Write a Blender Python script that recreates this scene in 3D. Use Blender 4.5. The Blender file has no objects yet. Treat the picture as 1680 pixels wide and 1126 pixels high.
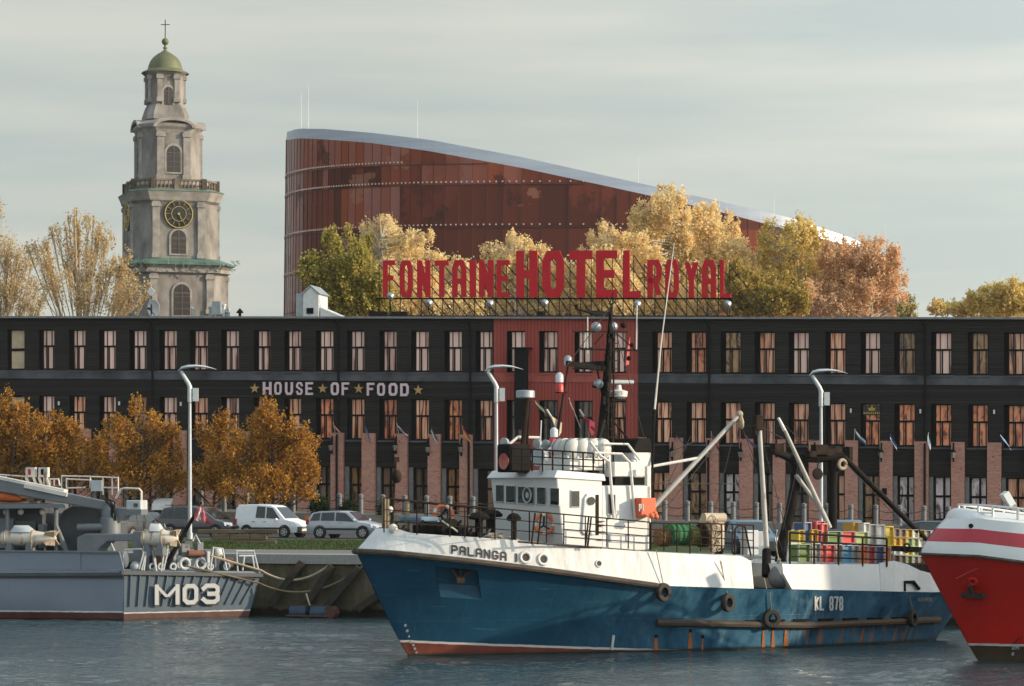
import bpy, math, random
import numpy as np
from mathutils import Vector, Matrix
random.seed(7)
R = math.radians
SC = bpy.context.scene
COL = SC.collection
# ---------------------------------------------------------------- camera
F = 4500.0; H = 5.26; HY = 800.0; CX = 840.0
cam = bpy.data.cameras.new('camera'); camo = bpy.data.objects.new('camera', cam); COL.objects.link(camo)
camo.location = (0, 0, H); camo.rotation_euler = (R(90), 0, 0)
cam.sensor_width = 36; cam.lens = F/1680*36; cam.shift_y = (HY-563)/1680
cam.clip_start = 1; cam.clip_end = 6000
SC.camera = camo
# ---------------------------------------------------------------- light
SUN_AZ, SUN_EL = 81.0, 16.0       # azimuth to the right of the direction behind the camera
sd = Vector((math.sin(R(SUN_AZ))*math.cos(R(SUN_EL)), -math.cos(R(SUN_AZ))*math.cos(R(SUN_EL)), math.sin(R(SUN_EL))))
sl = bpy.data.lights.new('sun', 'SUN'); so = bpy.data.objects.new('sun', sl); COL.objects.link(so)
sl.energy = 3.7; sl.angle = R(0.6); sl.color = (1, .82, .60)
so.rotation_euler = sd.to_track_quat('Z', 'Y').to_euler(); so.location = (40, -40, 60)
W = bpy.data.worlds.new('World'); SC.world = W; W.use_nodes = True
nt = W.node_tree; nt.nodes.clear()
def nd(t, tp, **k):
    n = t.nodes.new(tp)
    for a, b in k.items(): setattr(n, a, b)
    return n
out = nd(nt, 'ShaderNodeOutputWorld'); bg = nd(nt, 'ShaderNodeBackground'); bg.inputs[1].default_value = .115
sky = nd(nt, 'ShaderNodeTexSky', sky_type='NISHITA', sun_disc=False, sun_elevation=R(SUN_EL))
sky.sun_rotation = math.atan2(sd.x, sd.y); sky.air_density = 1.2; sky.dust_density = 3.0; sky.ozone_density = 1.5
tc = nd(nt, 'ShaderNodeTexCoord'); mp = nd(nt, 'ShaderNodeMapping'); mp.inputs['Scale'].default_value = (2.2, 2.2, 22); mp.inputs['Rotation'].default_value = (0, R(1.5), 0)
ns = nd(nt, 'ShaderNodeTexNoise'); ns.inputs['Scale'].default_value = 1.6; ns.inputs['Detail'].default_value = 5; ns.inputs['Roughness'].default_value = .55
cr = nd(nt, 'ShaderNodeValToRGB'); cr.color_ramp.elements[0].position = .38; cr.color_ramp.elements[1].position = .68
cr.color_ramp.elements[0].color = (3.15, 3.5, 3.4, 1); cr.color_ramp.elements[1].color = (4.25, 4.25, 3.8, 1)
mx = nd(nt, 'ShaderNodeMix', data_type='RGBA'); mx.inputs[0].default_value = .86
L = nt.links.new
L(tc.outputs['Generated'], mp.inputs[0]); L(mp.outputs[0], ns.inputs['Vector']); L(ns.outputs['Fac'], cr.inputs[0])
L(sky.outputs[0], mx.inputs[6]); L(cr.outputs[0], mx.inputs[7]); 
sz = nd(nt, 'ShaderNodeSeparateXYZ'); L(tc.outputs['Generated'], sz.inputs[0]); mz = nd(nt, 'ShaderNodeMapRange'); mz.inputs[1].default_value = .16; mz.inputs[2].default_value = .5; mz.inputs[3].default_value = 0; mz.inputs[4].default_value = .8; L(sz.outputs[2], mz.inputs[0])
m2_ = nd(nt, 'ShaderNodeMix', data_type='RGBA'); L(mz.outputs[0], m2_.inputs[0]); L(mx.outputs[2], m2_.inputs[6]); m2_.inputs[7].default_value = (2.8, 3.45, 3.95, 1)
dt = nd(nt, 'ShaderNodeVectorMath', operation='DOT_PRODUCT'); L(tc.outputs['Generated'], dt.inputs[0]); dt.inputs[1].default_value = (.93, -.35, .2)
mr = nd(nt, 'ShaderNodeMapRange'); mr.inputs[1].default_value = -.35; mr.inputs[2].default_value = .8; mr.inputs[3].default_value = 1.0; mr.inputs[4].default_value = 2.2; L(dt.outputs['Value'], mr.inputs[0])
vs_ = nd(nt, 'ShaderNodeVectorMath', operation='SCALE'); L(m2_.outputs[2], vs_.inputs[0]); L(mr.outputs[0], vs_.inputs['Scale']); L(vs_.outputs[0], bg.inputs[0])
L(bg.outputs[0], out.inputs[0])
SC.view_settings.view_transform = 'Standard'; SC.view_settings.look = 'None'; SC.view_settings.gamma = 1; SC.view_settings.exposure = 0.52
# ---------------------------------------------------------------- projection helpers (photo pixels -> world)
def P(px, py, d): return Vector(((px-CX)/F*d, d, H+(HY-py)/F*d))
def proj(p): return (CX+F*p[0]/p[1], HY-F*(p[2]-H)/p[1])
class Frame:
    """upright local frame: x along the axis, y away from the viewer, origin on z=0"""
    def __init__(s, x, y, deg):
        s.o = Vector((x, y, 0)); s.a = Vector((math.cos(R(deg)), math.sin(R(deg)), 0)); s.b = Vector((-math.sin(R(deg)), math.cos(R(deg)), 0)); s.deg = deg
    def w(s, u, y, z): return s.o+s.a*u+s.b*y+Vector((0, 0, z))
    def loc(s, p): q = Vector(p)-s.o; return Vector((q.dot(s.a), q.dot(s.b), q.z))
    def at(s, px, py, y=0.0):       # point seen at the pixel on the local plane y = const
        r = Vector(((px-CX)/F, 1, (HY-py)/F)); c = Vector((0, 0, H))
        t = (y-(c-s.o).dot(s.b))/r.dot(s.b); return s.loc(c+r*t)
    def atu(s, px, py, u=0.0):      # the same on the local plane x = const
        r = Vector(((px-CX)/F, 1, (HY-py)/F)); c = Vector((0, 0, H))
        t = (u-(c-s.o).dot(s.a))/r.dot(s.a); return s.loc(c+r*t)
    def pr(s, q): return proj(s.w(*q))
# ---------------------------------------------------------------- objects
def tag(o, label=None, cat=None, group=None, kind=None):
    if label: o['label'] = label
    if cat: o['category'] = cat
    if group: o['group'] = group
    if kind: o['kind'] = kind
    return o
def thing(name, label, cat, loc=(0, 0, 0), deg=0, group=None):
    o = bpy.data.objects.new(name, None); COL.objects.link(o); o.empty_display_size = .3
    o.location = loc; o.rotation_euler = (0, 0, R(deg)); return tag(o, label, cat, group)
def copytree(o, parent=None):
    c = o.copy(); COL.objects.link(c); c.parent = parent
    for ch in list(o.children): copytree(ch, c)
    return c
class MB:
    def __init__(s): s.v = []; s.f = []; s.m = []; s.mi = 0
    def mat(s, i): s.mi = i; return s
    def add(s, vs, fs):
        n = len(s.v); s.v += [tuple(v) for v in vs]; s.f += [tuple(n+i for i in f) for f in fs]; s.m += [s.mi]*len(fs); return s
    def hexa(s, a): return s.add(a, [(0, 3, 2, 1), (4, 5, 6, 7), (0, 1, 5, 4), (1, 2, 6, 5), (2, 3, 7, 6), (3, 0, 4, 7)])
    def box(s, c, d, deg=0, M=None):
        x, y, z = d[0]/2, d[1]/2, d[2]/2
        q = [Vector(k) for k in ((-x, -y, -z), (x, -y, -z), (x, y, -z), (-x, y, -z), (-x, -y, z), (x, -y, z), (x, y, z), (-x, y, z))]
        if M is None and deg: M = Matrix.Rotation(R(deg), 3, 'Z')
        if M is not None: q = [M @ k for k in q]
        c = Vector(c); return s.hexa([k+c for k in q])
    def b2(s, x0, x1, y0, y1, z0, z1): return s.box(((x0+x1)/2, (y0+y1)/2, (z0+z1)/2), (abs(x1-x0), abs(y1-y0), abs(z1-z0)))
    def ring(s, rings, close=True, caps=True):
        n = len(rings[0]); b = len(s.v)
        for r in rings: s.v += [tuple(p) for p in r]
        fs = []
        for i in range(len(rings)-1):
            for j in range(n if close else n-1):
                k = (j+1) % n; fs.append((b+i*n+j, b+i*n+k, b+(i+1)*n+k, b+(i+1)*n+j))
        if caps and close: fs += [tuple(b+j for j in reversed(range(n))), tuple(b+(len(rings)-1)*n+j for j in range(n))]
        s.f += fs; s.m += [s.mi]*len(fs); return s
    def tube(s, pts, r, n=8, caps=True):
        pts = [Vector(p) for p in pts]; rs = r if isinstance(r, (list, tuple)) else [r]*len(pts); rr = []
        d0 = (pts[1]-pts[0]).normalized(); up = Vector((0, 0, 1)) if abs(d0.z) < .9 else Vector((1, 0, 0)); e1 = d0.cross(up).normalized()
        for i, p in enumerate(pts):
            d = (pts[min(i+1, len(pts)-1)]-pts[max(i-1, 0)]).normalized()
            e1 = (e1-d*e1.dot(d)).normalized(); e2 = d.cross(e1)
            rr.append([p+(e1*math.cos(2*math.pi*k/n)+e2*math.sin(2*math.pi*k/n))*rs[i] for k in range(n)])
        return s.ring(rr, True, caps)
    def bar(s, a, b, w, h=None):
        a = Vector(a); b = Vector(b); d = b-a; l = d.length
        if l < 1e-6: return s
        q = d.to_track_quat('X', 'Z').to_matrix(); return s.box((a+b)/2, (l, w, h or w), M=q)
    def lathe(s, prof, n=24, c=(0, 0, 0), axis=None, ph=0, caps=True):
        c = Vector(c); M = Vector(axis).to_track_quat('Z', 'Y').to_matrix() if axis is not None else Matrix.Identity(3)
        return s.ring([[c+M @ Vector((r*math.cos(2*math.pi*(k+ph)/n), r*math.sin(2*math.pi*(k+ph)/n), z)) for k in range(n)] for r, z in prof], True, caps)
    def torus(s, c, r, t, axis=(0, 0, 1), n=24, m=10, a0=0, a1=360):
        M = Vector(axis).to_track_quat('Z', 'Y').to_matrix(); c = Vector(c); full = abs(a1-a0) >= 360; rr = []
        N = n if full else n+1
        for i in range(N):
            A = R(a0+(a1-a0)*i/n); rr.append([c+M @ Vector(((r+t*math.cos(2*math.pi*k/m))*math.cos(A), (r+t*math.cos(2*math.pi*k/m))*math.sin(A), t*math.sin(2*math.pi*k/m))) for k in range(m)])
        if full: rr.append(rr[0])
        return s.ring(rr, True, not full)
    def prism(s, pts, off):         # polygon (3D, planar) extruded by the vector off
        n = len(pts); off = Vector(off); pts = [Vector(p) for p in pts]
        nrm = Vector((0, 0, 0))
        for i in range(n): nrm += pts[i].cross(pts[(i+1) % n])
        if nrm.dot(off) > 0: pts = pts[::-1]
        return s.add(pts+[p+off for p in pts], [tuple(range(n)), tuple(2*n-1-i for i in range(n))]+[((i+1) % n, i, n+i, n+(i+1) % n) for i in range(n)])
    def ball(s, c, r, n=12, m=8, sc=(1, 1, 1)):
        c = Vector(c); return s.ring([[c+Vector((r*sc[0]*math.sin(t)*math.cos(2*math.pi*k/n), r*sc[1]*math.sin(t)*math.sin(2*math.pi*k/n), r*sc[2]*math.cos(t))) for k in range(n)] for t in [math.pi*(1-(i/m)*.98-.01) for i in range(m+1)]])
    def split(s, name, mats, parent=None, smooth=False, bevel=0):
        par = list(range(len(s.v)))
        def fd(i):
            while par[i] != i: par[i] = par[par[i]]; i = par[i]
            return i
        for f in s.f:
            for k in f[1:]: par[fd(f[0])] = fd(k)
        g = {}
        for f, m_ in zip(s.f, s.m): g.setdefault(fd(f[0]), []).append((f, m_))
        for fs in g.values():
            b = MB(); mp_ = {}
            for f, m_ in fs:
                for k in f:
                    if k not in mp_: mp_[k] = len(b.v); b.v.append(s.v[k])
                b.f.append(tuple(mp_[k] for k in f)); b.m.append(m_)
            b.build(name, mats, parent, smooth, bevel)
    def build(s, name, mats, parent=None, smooth=False, bevel=0):
        me = bpy.data.meshes.new(name); me.from_pydata(s.v, [], s.f)
        if not isinstance(mats, (list, tuple)): mats = [mats]
        for m in mats: me.materials.append(m)
        if len(mats) > 1: me.polygons.foreach_set('material_index', s.m)
        if smooth:
            me.polygons.foreach_set('use_smooth', [True]*len(me.polygons)); me.update()
            me.set_sharp_from_angle(angle=R(smooth if smooth > 1 else 40))
        me.update(); o = bpy.data.objects.new(name, me); COL.objects.link(o)
        if parent: o.parent = parent
        if bevel:
            bv = o.modifiers.new('bevel', 'BEVEL'); bv.width = bevel; bv.segments = 2; bv.limit_method = 'ANGLE'; bv.angle_limit = R(40)
        return o
# ---------------------------------------------------------------- materials
def ramp(t, fac, stops):
    n = nd(t, 'ShaderNodeValToRGB'); e = n.color_ramp.elements
    while len(e) < len(stops): e.new(.5)
    for i, (p, c) in enumerate(stops): e[i].position = p; e[i].color = (*c, 1) if len(c) == 3 else c
    t.links.new(fac, n.inputs[0]); return n.outputs[0]
def noise(t, vec, scale, detail=4, rough=.55, sc3=None):
    n = nd(t, 'ShaderNodeTexNoise'); n.inputs['Scale'].default_value = scale; n.inputs['Detail'].default_value = detail; n.inputs['Roughness'].default_value = rough
    if sc3:
        m = nd(t, 'ShaderNodeMapping'); m.inputs['Scale'].default_value = sc3; t.links.new(vec, m.inputs[0]); vec = m.outputs[0]
    t.links.new(vec, n.inputs['Vector']); return n.outputs['Fac']
def mixc(t, fac, a, b, mode='MIX'):
    n = nd(t, 'ShaderNodeMix', data_type='RGBA', blend_type=mode)
    for i, x in ((0, fac), (6, a), (7, b)):
        if isinstance(x, (int, float)): n.inputs[i].default_value = x
        elif isinstance(x, (tuple, list)): n.inputs[i].default_value = (*x[:3], 1)
        else: t.links.new(x, n.inputs[i])
    return n.outputs[2]
def mth(t, op, a, b=None, c=None):
    n = nd(t, 'ShaderNodeMath', operation=op)
    for i, x in enumerate((a, b, c)):
        if x is None: continue
        if isinstance(x, (int, float)): n.inputs[i].default_value = x
        else: t.links.new(x, n.inputs[i])
    return n.outputs[0]
def newmat(name, rough=.6, metal=0, spec=.5):
    m = bpy.data.materials.new(name); m.use_nodes = True; t = m.node_tree; b = t.nodes['Principled BSDF']
    b.inputs['Roughness'].default_value = rough; b.inputs['Metallic'].default_value = metal; b.inputs['Specular IOR Level'].default_value = spec
    c = nd(t, 'ShaderNodeTexCoord'); return m, t, b, c
def bump(t, b, h, strength=.3, dist=.02):
    n = nd(t, 'ShaderNodeBump'); n.inputs['Strength'].default_value = strength; n.inputs['Distance'].default_value = dist
    t.links.new(h, n.inputs['Height']); t.links.new(n.outputs[0], b.inputs['Normal'])
def seams(t, o, wx=1.6, wz=.85):
    mp = nd(t, 'ShaderNodeMapping'); mp.inputs['Rotation'].default_value = (R(90), 0, 0); g = nd(t, 'ShaderNodeTexBrick'); t.links.new(o, mp.inputs[0]); t.links.new(mp.outputs[0], g.inputs[0])
    g.inputs['Scale'].default_value = 1; g.inputs['Brick Width'].default_value = wx; g.inputs['Row Height'].default_value = wz; g.inputs['Mortar Size'].default_value = .018; g.inputs['Mortar Smooth'].default_value = .6
    return g.outputs['Fac']
def sub(c, k): return tuple(max(0, x*k) for x in c)
def mat(name, col, rough=.6, metal=0, var=.25, scale=3, bmp=0, col2=None, spec=.5, rust=0, sc3=None):
    m, t, b, c = newmat(name, rough, metal, spec); o = c.outputs['Object']
    f = noise(t, o, scale, 5, .6, sc3)
    k = ramp(t, f, [(.3, sub(col, 1-var)), (.7, col2 or sub(col, 1+var))])
    if rust:
        g = noise(t, o, scale*2.3, 6, .7, (1, 1, .35)); g = ramp(t, g, [(.62-rust*.3, (0, 0, 0)), (.74-rust*.3, (1, 1, 1))]); k = mixc(t, g, k, (.16, .065, .025))
    t.links.new(k, b.inputs['Base Color'])
    if bmp: bump(t, b, noise(t, o, scale*8, 4), bmp, .02)
    return m
# ================================================================ SETTING
def hit_z(px, py, z):
    d = (H-z)*F/(py-HY); return Vector(((px-CX)/F*d, d, z))
HQ = 2.50
# water
m, t, b, c = newmat('water', .03, 0, .5); o = c.outputs['Object']
k = ramp(t, noise(t, o, .06, 3, .6, (.6, 2, 1)), [(.35, (.022, .045, .055)), (.65, (.038, .064, .074))]); t.links.new(k, b.inputs['Base Color']); b.inputs['IOR'].default_value = 1.33
bump(t, b, mth(t, 'ADD', noise(t, o, 3.2, 4, .65, (.6, 1.2, 1)), mth(t, 'MULTIPLY', noise(t, o, 11, 3, .6, (.7, 1.2, 1)), .3)), 1.0, .07)
M_water = m
gw = np.random.default_rng(5); X_ = np.arange(-34, 34.01, .11); Y_ = np.arange(60, 122.01, .10); XX, YY = np.meshgrid(X_, Y_); ZZ = np.zeros_like(XX)
for i in range(90):
    lam = .35*(9.0**gw.uniform(0, 1)); an = gw.normal(0, .6)+1.5; kx, ky = math.cos(an)*2*math.pi/lam, math.sin(an)*2*math.pi/lam
    ZZ += .0026*lam**.72*np.sin(kx*XX+ky*YY+gw.uniform(0, 6.28)+.6*np.sin(.31*XX*gw.uniform(.5, 1.5)+.23*YY*gw.uniform(.5, 1.5)+gw.uniform(0, 6)))
md = .75+.45*np.sin(.22*XX+.5*YY+1.3*np.sin(.11*XX))*np.sin(.13*XX-.31*YY+2); ZZ *= np.clip(md, .3, 1.3)
ed = np.minimum(np.minimum(XX+34, 34-XX), np.minimum(YY-60, 122-YY)); ZZ *= np.clip(ed/2, 0, 1)
ny, nx = XX.shape; co = np.stack([XX, YY, ZZ], -1).reshape(-1, 3)
ii = np.arange((ny-1)*(nx-1)); r_ = ii//(nx-1); c_ = ii % (nx-1); v0 = r_*nx+c_; quads = np.stack([v0, v0+1, v0+nx+1, v0+nx], -1).astype(np.int32)
out_ = np.array([(-900, -60, 0), (900, -60, 0), (900, 60, 0), (-900, 60, 0), (-900, 60, 0), (-34, 60, 0), (-34, 122, 0), (-900, 122, 0), (34, 60, 0), (900, 60, 0), (900, 122, 0), (34, 122, 0), (-900, 122, 0), (900, 122, 0), (900, 140, 0), (-900, 140, 0)], float)
n0 = len(co); co = np.concatenate([co, out_]); quads = np.concatenate([quads, (n0+np.arange(16)).reshape(4, 4).astype(np.int32)])
me = bpy.data.meshes.new('water'); me.vertices.add(len(co)); me.vertices.foreach_set('co', co.astype(np.float32).ravel()); me.loops.add(quads.size); me.loops.foreach_set('vertex_index', quads.ravel()); me.polygons.add(len(quads)); me.polygons.foreach_set('loop_start', np.arange(0, quads.size, 4, dtype=np.int32)); me.polygons.foreach_set('use_smooth', np.ones(len(quads), bool))
me.materials.append(M_water); me.update(calc_edges=True); wo_ = bpy.data.objects.new('water', me); COL.objects.link(wo_); tag(wo_, kind='structure')
# quay line (plan)
QA = Vector((-10.2, 112.4)); QD = Vector((1, -.33)).normalized(); QN = Vector((-QD.y, QD.x))
QF = Frame(QA.x, QA.y, math.degrees(math.atan2(QD.y, QD.x)))
# ground sheet: from the quay edge to the horizon
def mground(name, c1, c2, sc=1.2, bm=.3):
    m, t, b, c = newmat(name, .9, 0, .2); o = c.outputs['Object']
    k = mixc(t, noise(t, o, sc*.12, 4), c1, c2); k = mixc(t, ramp(t, noise(t, o, sc*9, 3), [(.35, (.7,)*3), (.65, (1.2,)*3)]), (0, 0, 0), k, 'MULTIPLY') if False else k
    g = ramp(t, noise(t, o, sc*14, 4, .7), [(.3, (.72,)*3), (.7, (1.25,)*3)]); k = mixc(t, 1.0, k, g, 'MULTIPLY')
    t.links.new(k, b.inputs['Base Color']); bump(t, b, noise(t, o, sc*20, 4), bm, .02); return m
M_asph = mground('asphalt', (.055, .055, .055), (.085, .083, .08))
M_conc = mground('concrete_quay', (.22, .22, .21), (.34, .33, .31))
M_grass = mground('grass', (.028, .050, .014), (.055, .078, .022), 2, .8)
g = MB(); a = QF.w(-900, .6, HQ-.004); bq = QF.w(900, .6, HQ-.004)
g.add([a, bq, (1500, 4500, HQ-.004), (-2500, 4500, HQ-.004)], [(0, 1, 2, 3)])
tag(g.build('ground', M_asph), kind='structure')
# quay apron: concrete lip then grass then car park
s = MB(); s.hexa([QF.w(u, y, z) for z in (HQ-.35, HQ+.03) for u, y in ((-200, -.15), (200, -.15), (200, 1.6), (-200, 1.6))])
tag(s.build('quay_kerb', M_conc), kind='structure')
s = MB(); s.add([QF.w(-200, 1.6, HQ+.01), QF.w(200, 1.6, HQ+.01), QF.w(200, 8.5, HQ+.01), QF.w(-200, 8.5, HQ+.01)], [(0, 1, 2, 3)])
tag(s.build('quay_road', mground('pavement', (.13, .13, .125), (.2, .195, .185))), kind='structure')
s = MB(); s.add([QF.w(-200, 8.5, HQ+.012), QF.w(200, 8.5, HQ+.012), QF.w(200, 30, HQ+.012), QF.w(-200, 30, HQ+.012)], [(0, 1, 2, 3)])
tag(s.build('grass_verge', M_grass), kind='structure')
gv = np.random.default_rng(3); n = 26000
uu = gv.uniform(-14, 12, n); yy = gv.uniform(8.6, 29, n); q = MB()
for i in range(0):
    pass
vs = []; fs = []
for i in range(n):
    p = QF.w(uu[i], yy[i], HQ); an = gv.uniform(0, 6.28); dx, dy = .018*math.cos(an), .018*math.sin(an); h = gv.uniform(.05, .13); k = len(vs)
    vs += [(p.x-dx, p.y-dy, p.z), (p.x+dx, p.y+dy, p.z), (p.x+gv.normal(0, .02), p.y+gv.normal(0, .02), p.z+h)]; fs.append((k, k+1, k+2))
q.add(vs, fs); tag(q.build('grass', M_grass), 'short green grass on the verge along the quay', 'grass', kind='stuff')
# quay wall
m, t, b, c = newmat('old_quay_concrete', .9, 0, .2); o = c.outputs['Object']
k = ramp(t, noise(t, o, .9, 6, .7, (1, 1, .35)), [(.3, (.05, .045, .03)), (.5, (.105, .09, .06)), (.72, (.19, .165, .12))])
sx = nd(t, 'ShaderNodeSeparateXYZ'); t.links.new(o, sx.inputs[0])
tz = mth(t, 'ADD', sx.outputs[2], mth(t, 'MULTIPLY', noise(t, o, 1.5, 3), .5))
k = mixc(t, ramp(t, tz, [(.5, (1, 1, 1)), (.62, (0, 0, 0))]), k, (.022, .02, .013))
t.links.new(k, b.inputs['Base Color']); bump(t, b, noise(t, o, 4, 6, .7), .8, .06); M_qw = m
s = MB(); s.hexa([QF.w(u, y, z) for z in (-3, HQ-.32) for u, y in ((-120, 0), (120, 0), (120, .6), (-120, .6))])
qw = s.build('quay_wall', M_qw); tag(qw, 'weathered concrete quay wall along the water edge', 'quay wall')
# timber fender beams leaning on the quay wall
M_tim = mat('wet_timber', (.022, .016, .011), .85, 0, .5, 2, .6, sc3=(1, 1, 6))
fr = [(446, 990, 496, 922, .36), (497, 1000, 545, 928, .38), (530, 1002, 590, 930, .38), (586, 1000, 642, 962, .36)]
fl = ['wide dark timber fender beam leaning on the quay wall, closest to the grey warship stern', 'dark timber fender beam on the quay wall above the floating blue drums',
      'long leaning timber fender beam just right of the floating drums', 'short low timber fender beam half hidden by the blue trawler bow']
for (x0, y0, x1, y1, r), lb in zip(fr, fl):
    p0 = QF.at(x0, y0, -.55); p1 = QF.at(x1, y1, -.12); s = MB(); s.bar(QF.w(*p0), QF.w(*p1), r*2, .3)
    tag(s.build('fender_beam', M_tim, bevel=.03), lb, 'fender beam', 'timber fender beams on the quay wall')
# terrace before the hotel, sloping gently down to the right
def zt(x): return 3.44-.0205*x
s = MB(); y0 = 164.0
s.hexa([(-60, y0, 0), (60, y0, 0), (60, 230, 0), (-60, 230, 0), (-60, y0, zt(-60)), (60, y0, zt(60)), (60, 230, zt(60)), (-60, 230, zt(-60))])
tag(s.build('terrace_pavement', mground('terrace', (.1, .095, .09), (.16, .155, .145))), kind='structure')
# ================================================================ HOTEL BUILDING
BX0 = P(0, 800, 187); BX1 = P(1680, 800, 172)
BF = Frame(BX0.x, BX0.y, math.degrees(math.atan2(BX1.y-BX0.y, BX1.x-BX0.x)))
ln = lambda a, b: (lambda px: a+b*px)
Y_eave = ln(519, .0012); Y_ut = ln(540.5, .003); Y_ub = ln(606.5, .0058); Y_gb = ln(621, .007); Y_lt = ln(648, .0098); Y_lb = ln(714, .0128); Y_pt = ln(702, .015); Y_pb = ln(755.5, .0173); Y_base = ln(835, .024)
def bslab(mb, x0, x1, ya, yb, y0=0.0, y1=.45):
    """slab between pixel columns x0,x1 and pixel lines ya,yb, from local depth y0 back to y1"""
    f = []
    for px, yf in ((x0, yb), (x1, yb), (x1, ya), (x0, ya)):
        p = BF.at(px, yf(px) if callable(yf) else yf, 0); f.append(p)
    v = [Vector((p.x, y0, p.z)) for p in f]+[Vector((p.x, y1, p.z)) for p in f]
    return mb.add(v, [(0, 1, 2, 3), (7, 6, 5, 4), (1, 0, 4, 5), (2, 1, 5, 6), (3, 2, 6, 7), (0, 3, 7, 4)])
def boards(name, col, axis, n, dep=.5, var=.4, rough=.75):
    m, t, b, c = newmat(name, rough, 0, .3); o = c.outputs['Object']; s = nd(t, 'ShaderNodeSeparateXYZ'); t.links.new(o, s.inputs[0])
    fr = mth(t, 'FRACT', mth(t, 'MULTIPLY', s.outputs[axis], n)); id_ = mth(t, 'FLOOR', mth(t, 'MULTIPLY', s.outputs[axis], n))
    wn = nd(t, 'ShaderNodeTexWhiteNoise', noise_dimensions='1D'); t.links.new(id_, wn.inputs['W'])
    k = mixc(t, wn.outputs['Value'], sub(col, 1-var), sub(col, 1+var))
    st = noise(t, o, 1.2, 6, .7, (.35, .35, 5) if axis == 2 else (5, 5, .3))
    k = mixc(t, ramp(t, st, [(.6, (0, 0, 0)), (.8, (.8, .8, .8))]), k, sub(col, 2.2))
    gap = ramp(t, fr, [(0, (0, 0, 0)), (.1, (1, 1, 1)), (.9, (1, 1, 1)), (1, (.3,)*3)])
    k = mixc(t, 1.0, k, gap, 'MULTIPLY'); t.links.new(k, b.inputs['Base Color']); bump(t, b, gap, dep, .04); return m
M_black = boards('black_timber_cladding', (.0165, .0155, .0135), 2, 5.5, .8, .35, .8)
M_redb = boards('red_timber_cladding', (.30, .058, .045), 0, 4.4, .5, .08)
M_band = mat('grey_band', (.075, .077, .085), .9, 0, .55, .45, .3, spec=.2)
M_redband = mat('red_band', (.33, .075, .06), .85, 0, .2, 1.5, .2)
M_frame = mat('window_frame_brown', (.012, .008, .007), .8, spec=.15)
M_dark = mat('dark_void', (.005, .005, .006), .9, var=.1, spec=.1)
M_gut = mat('gutter_zinc', (.20, .20, .205), .45, .6, .2)
M_pipe = mat('downpipe_black', (.010, .010, .011), .85, 0, spec=.15)
bld = thing('hotel_building', 'long black timber clad hotel with brick pillars and a red middle bay', 'building', BF.w(0, 0, 0), BF.deg)
UP = [(63, 89), (113, 140), (162, 190), (212, 240), (261, 290), (311, 341), (363, 392), (416, 444), (466, 494), (518, 547), (569, 598), (622, 651), (674, 704), (729, 758), (780, 808)]
UR = [(831, 862), (884, 915), (942, 972), (1001, 1027)]
UQ = [(1070, 1103), (1126, 1159), (1182, 1216), (1238, 1272), (1294, 1328), (1354, 1388), (1412, 1445), (1467, 1502), (1527, 1562), (1588, 1622), (1647, 1682)]
XL, XR = -70, 1770
LEFTX = [(-42, -14)]; RIGHTX = [(1708, 1744)]
holes = sorted([(12, 40)]+LEFTX+UP+UR+UQ+RIGHTX)
ROWS = ((Y_ut, Y_ub), (Y_lt, Y_lb))
wl = MB(); wr = MB(); bd = MB(); br = MB()
def seg(f, x0, x1):     # split a strip at the red bay 810..1047
    for a, b_, mb in ((XL, 810, wl), (810, 1047, wr), (1047, XR, wl)):
        p, q_ = max(a, x0), min(b_, x1)
        if q_ > p: f(p, q_, mb)
seg(lambda p, q_, mb: bslab(mb, p, q_, ln(522.5, .0012), Y_ut), XL, XR)
seg(lambda p, q_, mb: bslab(mb, p, q_, Y_ub, Y_lt), XL, XR)
seg(lambda p, q_, mb: bslab(mb, p, q_, Y_lb, Y_pb, 0.0, .3), XL, XR); bslab(wr, 810, 1047, Y_pb, Y_base, 0.0, .3)
for rt, rb in ROWS:
    x = XL
    for (a, b_) in holes+[(XR, XR)]:
        seg(lambda p, q_, mb: bslab(mb, p, q_, rt, rb), x, a); x = b_
# grey / red band below the upper windows
bslab(bd, XL, 809.6, ln(607.5, .0058), Y_gb, -.05, .0); bslab(bd, 1047.4, XR, ln(607.5, .0058), Y_gb, -.05, .0)
bslab(br, 810.4, 1046.6, ln(607.5, .0058), Y_gb, -.05, .0)
wl.build('wall', M_black, bld); wr.build('red_bay_wall', M_redb, bld); bd.build('band', M_band, bld); br.build('red_band', M_redband, bld)
# roof edge, gutter and low roof
s = MB(); bslab(s, XL-4, XR+4, Y_eave, ln(522.4, .0012), -.28, .5); s.build('eave', M_gut, bld)
s = MB(); p0 = BF.at(XL, Y_eave(XL)); p1 = BF.at(XR, Y_eave(XR))
s.hexa([(p0.x, .5, p0.z-.3), (p1.x, .5, p1.z-.3), (p1.x, 14, p1.z-.3), (p0.x, 14, p0.z-.3), (p0.x, .5, p0.z-.02), (p1.x, .5, p1.z-.02), (p1.x, 14, p1.z-.15), (p0.x, 14, p0.z-.15)])
s.build('roof', mat('roof_felt', (.05, .05, .052), .9), bld)
s = MB(); pb0 = BF.at(XL, 860); pb1 = BF.at(XR, 880); s.b2(pb0.x, pb1.x, .9, 1.2, 1.5, p1.z-.6); s.b2(pb0.x-.3, pb0.x, 0, 14, 1.5, p0.z-.3); s.b2(pb1.x, pb1.x+.3, 0, 14, 1.5, p1.z-.3); s.b2(pb0.x, pb1.x, 13.7, 14, 1.5, p1.z-.4)
s.build('inner_wall', M_dark, bld)
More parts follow.
